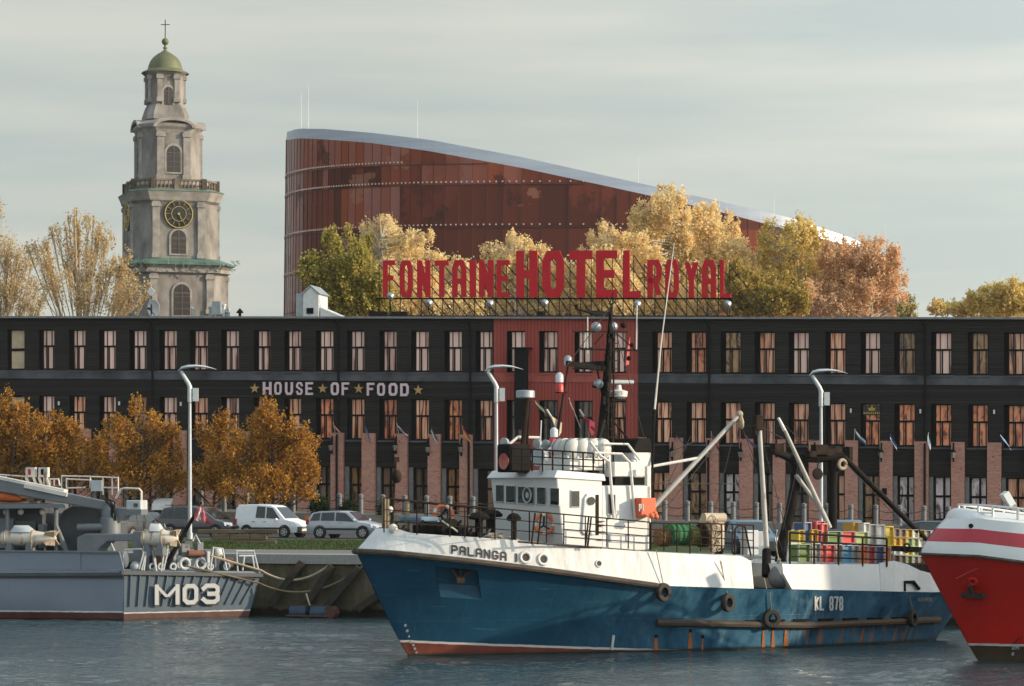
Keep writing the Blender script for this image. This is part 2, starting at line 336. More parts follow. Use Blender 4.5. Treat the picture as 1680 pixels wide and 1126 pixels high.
# window panes: pale curtains in the upper floor, warm reflections painted as wavy streaks below
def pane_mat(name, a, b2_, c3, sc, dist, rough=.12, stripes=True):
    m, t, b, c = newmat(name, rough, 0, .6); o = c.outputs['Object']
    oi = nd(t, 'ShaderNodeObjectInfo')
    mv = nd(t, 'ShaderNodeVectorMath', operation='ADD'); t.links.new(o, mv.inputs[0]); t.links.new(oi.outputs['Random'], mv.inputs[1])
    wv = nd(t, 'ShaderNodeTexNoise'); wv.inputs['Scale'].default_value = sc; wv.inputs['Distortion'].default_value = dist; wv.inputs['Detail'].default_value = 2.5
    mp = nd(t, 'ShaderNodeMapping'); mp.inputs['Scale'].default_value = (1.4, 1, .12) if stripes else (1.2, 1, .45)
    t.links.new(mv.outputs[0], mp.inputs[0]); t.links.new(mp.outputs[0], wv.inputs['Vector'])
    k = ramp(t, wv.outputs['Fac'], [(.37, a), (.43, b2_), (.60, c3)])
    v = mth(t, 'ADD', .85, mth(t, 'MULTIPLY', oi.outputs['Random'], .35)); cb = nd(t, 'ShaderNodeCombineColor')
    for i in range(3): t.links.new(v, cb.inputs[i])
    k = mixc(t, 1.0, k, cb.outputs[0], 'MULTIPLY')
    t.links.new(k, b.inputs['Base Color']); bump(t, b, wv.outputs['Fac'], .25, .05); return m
PM_pink = pane_mat('curtained_glass_pink', (.18, .06, .04), (.68, .40, .33), (.84, .56, .48), 1.5, .3)
PM_or = pane_mat('painted_reflection_orange', (.06, .02, .012), (.52, .17, .075), (.80, .42, .27), 2.2, 1.2, stripes=True)  # distorted warm streaks painted into the pane colour as reflected trees
PM_or2 = pane_mat('painted_reflection_rust', (.08, .03, .018), (.52, .12, .04), (.70, .26, .12), 1.6, 1.6, stripes=False)
PM_dk = pane_mat('dark_glass', (.015, .016, .015), (.05, .05, .042), (.20, .12, .075), 1.5, 1.2, stripes=True)
PM_br = pane_mat('painted_reflection_amber', (.04, .03, .02), (.2, .10, .04), (.38, .2, .09), 1.8, 1.6, stripes=False)
PM_white = pane_mat('pale_lit_glass', (.10, .08, .08), (.50, .40, .42), (.75, .66, .66), 1.6, 1.2, stripes=False)
PM_cream = mat('cream_tall_pane', (.50, .38, .25), .3, var=.25, scale=1.5)
def bpt(px, py, y): p = BF.at(px, py, 0); return Vector((p.x, y, p.z))
def window(x0, x1, ya, yb, pm, kind=0, jamb=.16, y=.26):
    jx = x0+(x1-x0)*jamb; yA = ya((x0+x1)/2) if callable(ya) else ya; yB = yb((x0+x1)/2) if callable(yb) else yb
    s = MB(); A = bpt(jx, yB, y); C = bpt(x1, yA, y); s.add([(A.x, y, A.z), (C.x, y, A.z), (C.x, y, C.z), (A.x, y, C.z)], [(0, 1, 2, 3)])
    fw = .07; f = MB(); X0, X1, Z0, Z1 = A.x, C.x, A.z, C.z; XJ = bpt(x0, yB, y).x
    wn = f; o2 = y-.06
    f.b2((X0 if jamb > .1 else XJ-.02), X0+fw, o2, y+.03, Z0, Z1)
    f.b2(X1-fw, X1+.02, o2, y+.03, Z0, Z1); f.b2(X0+fw, X1-fw, o2+.004, y+.03, Z0-.02, Z0+fw*1.5); f.b2(X0+fw, X1-fw, o2+.004, y+.03, Z1-fw, Z1+.02)
    zm = Z1-(Z1-Z0)*(.41 if kind == 0 else .36)
    w_ = X1-X0
    if kind == 0:
        f.b2(X0+fw, X1-fw, o2-.01, y+.02, zm-.06, zm+.06)
        f.b2(X0+w_*.30-.025, X0+w_*.30+.025, o2+.008, y+.02, Z0+.1, Z1-fw); f.b2(X0+w_*.42-.045, X0+w_*.42+.045, o2+.002, y+.02, Z0+.1, zm-.06)
        f.b2(X0+w_*.72-.025, X0+w_*.72+.025, o2+.008, y+.02, zm+.06, Z1-fw); f.b2(X0+w_*.84-.03, X0+w_*.84+.03, o2+.004, y+.02, Z0+.1, zm-.06)
    elif kind == 1:    # tall glazed door
        f.b2(X0+fw, X1-fw, o2-.01, y+.02, zm-.07, zm+.07); f.b2(X0+w_*.58-.07, X0+w_*.58+.07, o2+.002, y+.02, Z0+.1, Z1-fw)
        zz = Z0+(Z1-Z0)*.22; f.b2(X0+fw, X0+w_*.58-.07, o2+.006, y+.02, zz-.05, zz+.05)
    else:              # tall stair window with bars
        for k in range(1, 3): zz = Z0+(Z1-Z0)*k/3; f.b2(X0+fw, X1-fw, o2-.01, y+.02, zz-.09, zz+.09)
    w0 = f.build('window', M_frame, bld); s.build('pane', pm, w0)
    if jamb > .1: s2 = MB(); s2.b2(XJ-.018, X0, o2-.02, y+.02, Z0, Z1); s2.build('dark_side_strip', M_dark, w0)  # near-black strip filling the opening left of the pane
    if kind == 0:
        s2 = MB(); s2.b2(XJ-.08, X1+.08, -.11, .18, Z0-.13, Z0-.022); s2.build('sill', M_redband if 810 < x0 < 1047 else M_band, w0)
    return w0
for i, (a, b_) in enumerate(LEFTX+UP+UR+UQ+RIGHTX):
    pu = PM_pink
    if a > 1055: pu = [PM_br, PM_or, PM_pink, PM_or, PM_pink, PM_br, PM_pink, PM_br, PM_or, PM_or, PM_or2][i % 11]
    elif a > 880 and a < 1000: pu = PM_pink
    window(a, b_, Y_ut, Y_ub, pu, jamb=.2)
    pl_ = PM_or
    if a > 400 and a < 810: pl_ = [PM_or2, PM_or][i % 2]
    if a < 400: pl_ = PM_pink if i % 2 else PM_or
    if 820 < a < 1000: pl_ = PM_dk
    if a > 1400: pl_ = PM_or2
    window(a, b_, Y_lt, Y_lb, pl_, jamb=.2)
window(12, 40, ln(540.5, 0), ln(640, 0), PM_cream, 2, jamb=.12)
s = MB(); bslab(s, 12, 40, ln(640, 0), ln(648.4, 0), .1, .4); s.build('spandrel', M_frame, bld)
window(12, 40, ln(650, 0), ln(714, 0), PM_cream, 2, jamb=.12)
# poster in one window
s = MB(); p = bpt(1416, 665, .16); q_ = bpt(1443, 681, .16); s.b2(p.x, q_.x, .14, .18, q_.z, p.z)
ps = s.build('poster', mat('poster_black', (.02, .012, .012), .4), bld)
# brick pillars
def brick(name):
    m, t, b, c = newmat(name, .9, 0, .2); o = c.outputs['Object']; mp = nd(t, 'ShaderNodeMapping'); mp.inputs['Rotation'].default_value = (R(90), 0, 0)
    g_ = nd(t, 'ShaderNodeTexBrick'); t.links.new(o, mp.inputs[0]); t.links.new(mp.outputs[0], g_.inputs[0])
    g_.inputs['Color1'].default_value = (.45, .145, .095, 1); g_.inputs['Color2'].default_value = (.56, .26, .185, 1); g_.inputs['Mortar'].default_value = (.30, .25, .22, 1)
    g_.inputs['Scale'].default_value = 1; g_.inputs['Brick Width'].default_value = .30; g_.inputs['Row Height'].default_value = .12; g_.inputs['Mortar Size'].default_value = .012; g_.inputs['Bias'].default_value = -.1
    k = mixc(t, ramp(t, noise(t, o, 2.2, 5, .7), [(.35, (.0,)*3), (.75, (.8,)*3)]), g_.outputs[0], (.36, .24, .2))
    k = mixc(t, ramp(t, noise(t, o, 5.5, 2, .5, (1, 1, 2.2)), [(.62, (0,)*3), (.7, (.75,)*3)]), k, (.11, .05, .04))
    t.links.new(k, b.inputs['Base Color']); bump(t, b, g_.outputs['Fac'], -.5, .03); return m
M_brick = brick('red_brick')
PIL = [(-24, 0), (27, 47), (78, 98), (130, 150), (182, 202), (235, 255), (288, 307), (339, 359), (390, 411), (440, 460), (491, 511), (545, 565), (596, 617), (650, 670), (704, 724), (756, 776), (1047, 1061), (1100, 1121), (1160, 1180), (1214, 1236), (1269, 1289), (1328, 1349), (1387, 1408), (1444, 1465), (1501, 1524), (1561, 1583), (1620, 1643), (1684, 1706)]
for (a, b_) in PIL:
    s = MB(); bslab(s, a, b_, Y_pt, Y_base, -.42, -.004); s.build('brick_pillar', M_brick, bld)
gd = MB(); M_grey = mat('grey_render_jamb', (.17, .175, .17), .85)
for i, (a, b_) in enumerate(PIL[:-1]):
    c_ = PIL[i+1][0]
    if c_-b_ < 20: continue
    s = MB(); bslab(s, b_+.5, b_+7, Y_pb, Y_base, .05, .5); s.build('door_jamb', M_grey, bld)
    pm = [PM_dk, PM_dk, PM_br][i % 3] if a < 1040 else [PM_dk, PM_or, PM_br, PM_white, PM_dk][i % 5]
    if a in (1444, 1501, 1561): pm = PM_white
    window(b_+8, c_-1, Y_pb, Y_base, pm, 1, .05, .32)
# downpipes
for px in (251, 556, 772, 1164, 1518):
    s = MB(); pts = [bpt(px-7, Y_eave(px)+3, -.2), bpt(px-3, Y_eave(px)+9, -.12), bpt(px, Y_eave(px)+18, -.1), bpt(px, Y_pt(px)-3, -.1), bpt(px, Y_pt(px)+6, -.52), bpt(px, Y_base(px), -.52)]
    s.tube(pts, .075, 8); s.build('downpipe', M_pipe, bld, smooth=1)
# black flue on the red bay
s = MB(); p = bpt(848, 573, -.6); q_ = bpt(867, 705, -.6); s.b2(p.x, q_.x, -.75, -.06, q_.z, p.z); p2 = bpt(868, 572, -.6); s.b2(p.x-.25, q_.x+.3, -.85, -.03, p.z, p.z+.06)
s.build('flue', M_pipe, bld)
# roof-top bits belonging to the building
M_zinc = mat('zinc_sheet', (.33, .36, .38), .4, .5, .2); M_wht = mat('white_paint_trim', (.62, .62, .6), .5, var=.12)
def rpt(px, py, y): return bpt(px, py, y)
s = MB(); a = rpt(474, 519, 1.5); b_ = rpt(513, 519, 1.5); zt1 = rpt(0, 489, 0).z; zr = rpt(0, 477, 0).z; xa, xb = a.x, b_.x; xm = rpt(500, 500, 0).x; xk = rpt(488, 500, 0).x
s.prism([(xk, 1.3, a.z-.2), (xb, 1.3, a.z-.2), (xb, 1.3, zt1), (xm, 1.3, zr), (xk, 1.3, zt1)], (0, 2.2, 0))
rd = s.build('roof_dormer', M_wht, bld); s = MB()
s.prism([(xk-.06, 1.22, zt1-.03), (xm, 1.22, zr+.03), (xm, 1.22, zr+.12), (xk-.14, 1.22, zt1+.03)], (0, 2.4, 0)); s.prism([(xm+.01, 1.22, zr+.12), (xm+.01, 1.22, zr+.03), (xb+.06, 1.22, zt1-.03), (xb+.14, 1.22, zt1+.03)], (0, 2.4, 0))
s.b2(xa, xk-.02, 1.6, 3.2, a.z-.2, zt1+.1); s.build('dormer_roof', M_zinc, rd)
s = MB(); s.b2(rpt(494, 0, 0).x, rpt(505, 0, 0).x, 1.22, 1.29, rpt(0, 519, 0).z-.05, rpt(0, 511, 0).z); s.build('hatch', M_dark, rd)
s = MB(); a = rpt(515, 519.5, 2); s.prism([(a.x, 1.5, a.z-.1), (rpt(556, 519, 0).x, 1.5, a.z-.05), (a.x, 1.5, rpt(0, 510, 0).z)], (0, 2, 0)); s.build('skylight_upstand', M_wht, bld)
s = MB()
for px, w_, yt in ((301, 5, 506), (343, 4, 508), (352, 10, 500), (333, 10, 504), (361, 5, 507)):
    p = rpt(px, yt, 1.8); s.lathe([(w_/52, 0), (w_/52, p.z-rpt(px, 520, 0).z), (w_/40, p.z-rpt(px, 520, 0).z+.02), (w_/40, p.z-rpt(px, 520, 0).z+.12), (.01, p.z-rpt(px, 520, 0).z+.2)], 12, (p.x, 1.8, rpt(px, 520, 0).z))
p = rpt(333, 506, 1.8); p2 = rpt(362, 511, 1.8); s.tube([p, rpt(345, 504, 1.8), rpt(355, 508, 1.8), p2], .13, 8); s.b2(rpt(338, 0, 0).x, rpt(352, 0, 0).x, 1.2, 2.2, rpt(0, 520, 0).z, rpt(0, 498, 0).z)
s.split('roof_vent', M_zinc, bld, smooth=1)
s = MB(); p = rpt(382, 519, 1.5); s.lathe([(.1, 0), (.1, .35), (.25, .36), (.03, .62)], 10, p); s.b2(p.x-.2, p.x+.2, 1.3, 1.7, p.z+.3, p.z+.34); s.build('chimney_cowl', M_pipe, bld)
# satellite dish mast
sdh = thing('satellite_dish', 'white satellite dish on a mast at the left roof edge', 'satellite dish', BF.w(*rpt(238, 519, 1.2)), BF.deg)
s = MB(); s.tube([(0, 0, -.3), (0, 0, 1.9)], .04); s.build('mast', M_pipe, sdh)
s = MB(); s.lathe([(.02, .1), (.3, .06), (.45, -.02), (.62, -.12), (.6, -.14), (.3, .03), (.02, .07)], 24, (.3, -.1, .6), axis=(.45, .9, .1)); s.build('dish', M_wht, sdh, smooth=1)
s = MB(); s.tube([(.3, -.1, .1), (.05, -.6, .55)], .025); s.box((.05, -.6, .55), (.16, .2, .14)); s.build('feed_arm', M_pipe, sdh)
s = MB(); s.box((0, -.05, 1.75), (.42, .06, .42), M=Matrix.Rotation(R(45), 3, 'Y')); s.build('panel_aerial', M_wht, sdh)
# ================================================================ LETTERING
def glyph(mb, ch, o, ex, ey, ez, w, h, tk, dep, serif=0):
    """block letter: o lower-left corner, ex/ey unit axes, ez outward unit; each stroke sits 1 mm proud of the one before"""
    C = .22
    G = {'O': [([(C, 0), (0, C*.8), (0, 1-C*.8), (C, 1), (1-C, 1), (1, 1-C*.8), (1, C*.8), (1-C, 0)], 1)],
         'A': [([(0, 0), (0, .82), (C, 1), (1-C, 1), (1, .82), (1, 0)], 0), ([(.1, .42), (.9, .42)], 0)],
         'F': [([(0, 0), (0, 1), (1, 1)], 0), ([(.1, .52), (.75, .52)], 0)], 'N': [([(0, 0), (0, 1)], 0), ([(1, 0), (1, 1)], 0), ([(.04, 1), (.96, 0)], 2)],
         'T': [([(0, 1), (1, 1)], 0), ([(.5, 0), (.5, .95)], 0)], 'I': [([(.5, 0), (.5, 1)], 0)], 'E': [([(1, 1), (0, 1), (0, 0), (1, 0)], 0), ([(.1, .5), (.8, .5)], 0)],
         'H': [([(0, 0), (0, 1)], 0), ([(1, 0), (1, 1)], 0), ([(.1, .5), (.9, .5)], 0)], 'L': [([(0, 1), (0, 0), (1, 0)], 0)],
         'R': [([(0, 0), (0, 1), (1-C, 1), (1, 1-C*.8), (1, .6), (1-C, .45), (.1, .45)], 0), ([(.55, .42), (1, 0)], 2)],
         'P': [([(0, 0), (0, 1), (1-C, 1), (1, 1-C*.8), (1, .6), (1-C, .42), (.1, .42)], 0)],
         'Y': [([(0, 1), (.5, .45)], 2), ([(1, 1), (.5, .45)], 2), ([(.5, 0), (.5, .5)], 0)],
         'G': [([(1, .8), (1-C, 1), (C, 1), (0, .82), (0, .18), (C, 0), (1-C, 0), (1, .18), (1, .42), (.58, .42)], 0)],
         'U': [([(0, 1), (0, .2), (C, 0), (1-C, 0), (1, .2), (1, 1)], 0)],
         'S': [([(1, .8), (1-C, 1), (C, 1), (0, .84), (0, .66), (1, .34), (1, .16), (1-C, 0), (C, 0), (0, .2)], 0)],
         'D': [([(0, 0), (0, 1), (1-C, 1), (1, .8), (1, .2), (1-C, 0)], 1)],
         'M': [([(0, 0), (0, 1)], 0), ([(1, 0), (1, 1)], 0), ([(.03, 1), (.5, .35)], 2), ([(.97, 1), (.5, .35)], 2)],
         'K': [([(0, 0), (0, 1)], 0), ([(.1, .42), (1, 1)], 2), ([(.30, .52), (1, 0)], 2)],
         '3': [([(0, .84), (C, 1), (1-C, 1), (1, .86), (1, .62), (.86, .5), (1, .38), (1, .14), (1-C, 0), (C, 0), (0, .16)], 0), ([(.4, .5), (.84, .5)], 0)],
         '7': [([(0, 1), (1, 1)], 0), ([(.95, .95), (.35, 0)], 2)], '2': [([(0, .8), (C, 1), (1-C, 1), (1, .8), (1, .62), (0, .12), (0, 0), (1, 0)], 0)],
         '8': [([(C, 0), (0, .15), (0, .38), (C, .5), (0, .62), (0, .85), (C, 1), (1-C, 1), (1, .85), (1, .62), (1-C, .5), (1, .38), (1, .15), (1-C, 0)], 1), ([(C, .5), (1-C, .5)], 0)],
         '6': [([(1, .85), (1-C, 1), (C, 1), (0, .82), (0, .18), (C, 0), (1-C, 0), (1, .18), (1, .4), (1-C, .53), (.1, .53)], 0)],
         '4': [([(.75, 0), (.75, 1)], 0), ([(.7, 1), (0, .35)], 2), ([(0, .3), (1, .3)], 0)], '1': [([(.5, 0), (.5, 1)], 0)], '!': [([(.5, .35), (.5, 1)], 0), ([(.5, 0), (.5, .08)], 0)],
         '*': []}
    o = Vector(o); ex = Vector(ex); ey = Vector(ey); ez = Vector(ez)
    G['0'] = G['O']
    kk = 0
    def mp_(p): return Vector((tk/2+p[0]*(w-tk), tk/2+p[1]*(h-tk)))
    strokes = list(G.get(ch, []))
    if serif and ch in 'HFUEAIDNOS':
        fe = {'H': [(0, 0), (0, 1), (1, 0), (1, 1)], 'F': [(0, 0)], 'U': [(0, 1), (1, 1)], 'N': [(0, 0), (0, 1), (1, 0), (1, 1)]}.get(ch, [])
        for (x, y_) in fe: strokes.append(([(x-serif, y_), (x+serif, y_)], 3))
    for pts, cl in strokes:
        thk = tk*.55 if cl == 3 else tk
        q = [mp_(p) for p in pts]; n = len(q)
        if cl == 3:
            for z_ in q: z_.y += (tk-thk)/2*(-1 if pts[0][1] == 0 else 1)
        if cl == 0:
            d = (q[0]-q[1]).normalized(); q[0] = q[0]+d*tk/2; d = (q[-1]-q[-2]).normalized(); q[-1] = q[-1]+d*tk/2
        lo, hi = [], []
        for i in range(n):
            if cl == 1: a = q[i-1]; b_ = q[(i+1) % n]; d1 = (q[i]-a).normalized(); d2 = (b_-q[i]).normalized()
            else:
                d1 = (q[i]-q[i-1]).normalized() if i > 0 else None; d2 = (q[i+1]-q[i]).normalized() if i < n-1 else None
                d1 = d1 or d2; d2 = d2 or d1
            t_ = (d1+d2); t_ = t_.normalized() if t_.length > 1e-6 else d1
            nr = Vector((-t_.y, t_.x)); cs = max(.5, nr.dot(Vector((-d1.y, d1.x))))
            if cl == 2 : nr = Vector((1, 0)); cs = 1.0; hh = thk*.5; 
            else: hh = thk/2/cs
            lo.append(q[i]-nr*hh); hi.append(q[i]+nr*hh)
        N = n if cl == 1 else n-1
        dp = dep+.002*kk; kk += 1
        V = []
        for k in range(n):
            for pnt in (lo[k], hi[k]):
                base = o+ex*pnt.x+ey*pnt.y; V += [base, base+ez*dp]
        fs = []
        for k in range(N):
            a = 4*k; b_ = 4*((k+1) % n); fs += [(a+1, b_+1, b_+3, a+3), (a, a+2, b_+2, b_), (a, b_, b_+1, a+1), (a+2, a+3, b_+3, b_+2)]
        if cl != 1: fs += [(0, 1, 3, 2), (4*n-4, 4*n-2, 4*n-1, 4*n-3)]
        mb.add(V, fs)
M_signred = mat('sign_red_paint', (.50, .016, .026), .6, var=.06, scale=.8, spec=.2)
M_steel = mat('black_steel', (.014, .013, .012), .8, 0, spec=.2)
sign = thing('hotel_sign', 'big red roof sign FONTAINE HOTEL ROYAL on a steel lattice', 'roof sign', BF.w(0, 0, 0), BF.deg)
YS = 1.0
def spt(px, py, y=YS): return BF.at(px, py, y)
LT = [('F', 629, 649, 427.5, 488), ('O', 656.5, 677.5, 427.5, 488), ('N', 685, 706.5, 427.5, 488), ('T', 714, 736.5, 427.5, 488), ('A', 742.5, 765.5, 427, 488), ('I', 771, 781.5, 427, 488), ('N', 786.5, 810, 427, 488), ('E', 815.5, 836.5, 427, 488),
      ('H', 847.5, 882, 411.5, 488.5), ('O', 890.5, 926, 411.5, 488.5), ('T', 934.5, 972.5, 411.3, 488.5), ('E', 978.5, 1013, 411, 489), ('L', 1023, 1051.5, 411, 489),
      ('R', 1062.5, 1086, 426.5, 489), ('O', 1092, 1114, 426.5, 489), ('Y', 1123.5, 1146, 426.5, 489), ('A', 1152, 1175, 426.5, 489), ('L', 1181.5, 1199.5, 426.5, 489)]
for ch, x0, x1, yt, yb in LT:
    a = spt(x0, yb); b_ = spt(x1, yt); s = MB(); big = (yb-yt) > 70
    tk = (b_.x-a.x)*.37 if ch != 'I' else (b_.x-a.x)*.98
    glyph(s, ch, (a.x, YS, a.z), (1, 0, 0), (0, 0, 1), (0, -1, 0), b_.x-a.x, b_.z-a.z, tk, .16); s.build('letter', M_signred, sign)
s = MB(); zt0 = spt(900, 490); zb0 = spt(900, 518.5)
for py, r in ((490, .05), (519, .05)):
    s.bar(spt(617, py, YS+.05), spt(1203, py+.3, YS+.05), r*2)
px = 622
tops = []
while px < 1203:
    s.bar(spt(px, 490, YS+.05), spt(px, 520, YS+.05), .05)
    big = 845 < px < 1055; top = 430 if not big else 415
    ptop = spt(px, top+4, YS+.2); s.bar(ptop, spt(px+62, 519, YS+.2)+Vector((0, 3.0, 0)), .055)
    s.bar(spt(px, 490, YS+.12), ptop, .05)
    s.bar(spt(px, 490, YS+.05), spt(px, 500, YS+3.2), .04)
    s.bar(spt(px, 490, YS+.1), spt(px+17, 519, YS+.1), .035)
    px += 17.4
s.build('lattice', M_steel, sign)
s = MB(); 
for k, (px, py) in enumerate([(640, 487), (703, 498), (803, 499), (893, 498), (1045, 500), (1193, 500)]):
    f = MB(); c_ = spt(px, py, -.3); f.lathe([(.05, -.18), (.2, -.1), (.26, .12), (.24, .13), (.02, .1)], 14, c_, axis=(.2, .75, .6)); f.build('floodlight', M_zinc, sign, smooth=1)
    f = MB(); f.bar(c_+Vector((0, .1, -.1)), spt(px, 491 if k else 491, YS), .05); f.bar(c_, Vector((c_.x, -.3+.2, spt(px, 519, 0).z)), .05); f.build('bracket', M_steel, sign)
for px, w_ in ((612, 5), (625, 9), (655, 12), (887, 5)):
    f = MB(); c_ = spt(px, 516, .4); f.box(c_, (w_/12, .6, .35)); f.build('ballast_box', M_steel, sign)
# HOUSE OF FOOD
M_pinkw = mat('pink_white_letter', (.62, .48, .52), .5, var=.06); M_gold = mat('gold_star', (.40, .26, .09), .5, .2)
hof = thing('restaurant_sign', 'pale pink HOUSE OF FOOD lettering with gold stars on the black wall', 'sign', BF.w(0, 0, 0), BF.deg)
def cx5(x): return 400+x/2.964
HL = [('H', 99, 141, 377), ('O', 155, 190, 377), ('U', 207, 245, 378), ('S', 261, 292, 378), ('E', 306, 342, 378), ('O', 429, 468, 379), ('F', 482, 518, 379), ('F', 604, 640, 381), ('O', 654, 692, 382), ('O', 710, 752, 382), ('D', 766, 807, 384)]
for ch, x0, x1, yt in HL:
    a = bpt(cx5(x0), 500+(yt+62)/2.964, -.02); b_ = bpt(cx5(x1), 500+yt/2.964, -.02); s = MB()
    glyph(s, ch, (a.x, -.22, a.z), (1, 0, 0), (0, 0, 1), (0, -1, 0), b_.x-a.x, b_.z-a.z, (b_.x-a.x)*.28, .1, serif=.2); s.build('letter', M_pinkw, hof)
for x, y_ in ((55, 408), (386, 409), (561, 410), (850, 416)):
    c_ = bpt(cx5(x), 500+y_/2.964, -.1); s = MB(); s.prism([(c_.x+math.sin(k*math.pi/5)*(.34 if k % 2 == 0 else .14), -.06, c_.z+math.cos(k*math.pi/5)*(.34 if k % 2 == 0 else .14)) for k in range(10)], (0, -.08, 0)); s.build('star', M_gold, hof)
s = MB(); a = bpt(400, 624.8, -.1); b_ = bpt(694, 627.5, -.1); s.bar(a, b_, .04); s.build('cable', M_pipe, hof)
# poster emblem
s = MB(); c_ = bpt(1430, 674, .12)
s.prism([(c_.x-.18, .13, c_.z), (c_.x+.18, .13, c_.z), (c_.x+.24, .13, c_.z+.2), (c_.x+.09, .13, c_.z+.14), (c_.x, .13, c_.z+.42), (c_.x-.09, .13, c_.z+.14), (c_.x-.24, .13, c_.z+.2)], (0, -.02, 0))
for k in range(9): s.b2(c_.x-.52+k*.12, c_.x-.45+k*.12, .10, .13, c_.z-.2, c_.z-.08-(k % 2)*.03)
s.build('emblem', mat('poster_gold', (.42, .30, .03), .5), ps)
# plaque, tiny wall lights
s = MB(); a = bpt(1448, 801, -.45); b_ = bpt(1456, 812, -.45); s.b2(a.x, b_.x, -.47, -.425, b_.z, a.z); s.b2(a.x+.03, b_.x-.03, -.48, -.471, b_.z+.07, b_.z+.12); s.build('plaque', M_pipe, bld)
s = MB()
for px, py in ((97, 662), (297, 663), (1396, 674), (1510, 675), (1631, 676), (196, 662)):
    a = bpt(px, py, 0); s.b2(a.x-.05, a.x+.05, -.12, -.004, a.z-.13, a.z+.13)
s.split('wall_light', M_wht, bld)
# pillar lanterns and flags
M_lg = mat('lantern_glass', (.25, .25, .22), .2)
ol = thing('wall_lantern', '', 'lantern', (0, 0, 0), BF.deg, 'ornate lanterns on the brick pillars'); s = MB()
s.bar((0, 0, .55), (0, -.34, .55), .035); s.torus((0, -.16, .42), .13, .018, (1, 0, 0), 14, 6); s.torus((0, -.08, .22), .09, .015, (1, 0, 0), 12, 6); s.b2(-.05, .05, -.02, .0, -.5, .7)
s.build('bracket', M_pipe, ol); s = MB(); s.lathe([(.04, -.55), (.09, -.48), (.16, -.1), (.2, -.06), (.1, .06), (.03, .12), (.02, .3)], 6, (0, -.34, .2)); s.lathe([(.02, -.7), (.04, -.6), (.02, -.52)], 6, (0, -.34, .2)); lb_ = s.build('lantern_body', M_pipe, ol)
s = MB(); s.lathe([(.1, -.46), (.17, -.12)], 6, (0, -.34, .2), ph=.5); s.build('glass', M_lg, lb_)
LN = [(548, 733, 'on the first brick pillar right of the orange trees'), (653, 733, 'on the brick pillar behind the trawler forestay'), (706, 736, 'on the pillar second left of the red bay'), (760, 736, 'on the last brick pillar left of the red bay'), (1105, 743, 'on the first brick pillar right of the red bay'),
      (1163, 744, 'on the pillar behind the slanting white boom'), (1217, 744, 'on the pillar just beside the boom tip'), (1275, 738, 'on the pillar above the black goal-post arch'), (1338, 744, 'on the pillar behind the right hand street lamp'), (1447, 745, 'on the pillar above the black plaque'), (1565, 745, 'on the far right pillar above the red bow')]
for i, (px, py, lb) in enumerate(LN):
    c_ = ol if i == 0 else copytree(ol); c_.location = BF.w(*bpt(px, py, -.43)); c_['label'] = 'black lantern '+lb
def flagmesh(w_, h_, cols, sag=.3, seed=0):
    rg = random.Random(seed); mb = MB(); n = 8
    for ci in range(len(cols)):
        mb.mat(ci)
        for i in range(n):
            def pt(i_, f): t_ = i_/n; x_ = w_*t_*(1-.35*sag); y_ = .12*math.sin(t_*7+seed)*t_*w_; return (x_*(.35+.65*f) if False else x_, y_+.05*math.sin(f*3+seed), -h_*f-sag*t_*w_*1.3)
            f0, f1 = ci/len(cols), (ci+1)/len(cols); mb.add([pt(i, f0), pt(i+1, f0), pt(i+1, f1), pt(i, f1)], [(0, 1, 2, 3)])
    return mb
FC = {k: mat('flag_'+k, v, .8, var=.12) for k, v in {'blue': (.03, .06, .2), 'white': (.55, .56, .58), 'red': (.4, .03, .035), 'yellow': (.5, .32, .06), 'black': (.02, .02, .02), 'maroon': (.25, .03, .05), 'teal': (.04, .12, .16), 'lblue': (.25, .4, .6), 'green': (.05, .2, .06), 'cream': (.5, .42, .3)}.items()}
FL = [(500, 708, ['blue', 'lblue'], 'blue and pale blue'), (553, 712, ['red', 'cream', 'black'], 'red, cream and black'), (605, 714, ['blue', 'teal'], 'dark blue'), (657, 714, ['white', 'red', 'teal'], 'white, red and teal'), (712, 716, ['black', 'teal', 'white'], 'dark with white corner'), (764, 718, ['red', 'yellow'], 'red and yellow'),
      (897, 700, ['cream', 'cream', 'green'], 'cream and green'), (955, 702, ['cream', 'maroon'], 'cream and maroon'), (1110, 728, ['black', 'teal'], 'black and teal'), (1170, 728, ['red', 'black'], 'red and black'), (1222, 728, ['red', 'blue', 'teal'], 'red, blue and teal'),
      (1404, 724, ['white', 'teal'], 'white and teal'), (1461, 728, ['blue', 'blue', 'white'], 'violet blue'), (1524, 730, ['white', 'lblue'], 'white and light blue'), (1641, 730, ['lblue', 'blue', 'lblue'], 'striped blue')]
for i, (px, py, cs, nm) in enumerate(FL):
    fo = thing('wall_flag', '%s flag %s' % (nm, 'on a pole on the red bay' if 820 < px < 1047 else 'at a pillar %s the red bay' % ('left of' if px < 820 else 'right of')), 'flag', BF.w(*bpt(px, py, -.4)), BF.deg, 'flags on slanted poles along the hotel')
    a_ = Vector((-.1, .35, 0)); b_ = Vector((.05, -.7, .75)) if not 820 < px < 1047 else Vector((-.6, -1.0, 1.9))
    s = MB(); s.tube([a_, b_], .022, 6); s.build('pole', M_wht if i % 2 else M_pipe, fo)
    fm = flagmesh(.6, .38, cs, 1.1, i).build('cloth', [FC[k] for k in cs], fo); m_ = Matrix.Rotation(R(random.uniform(-25, 15)), 4, 'Y') @ Matrix.Rotation(R(35), 4, 'Z')
    fm.matrix_local = Matrix.Translation(b_*.9+a_*.1) @ m_
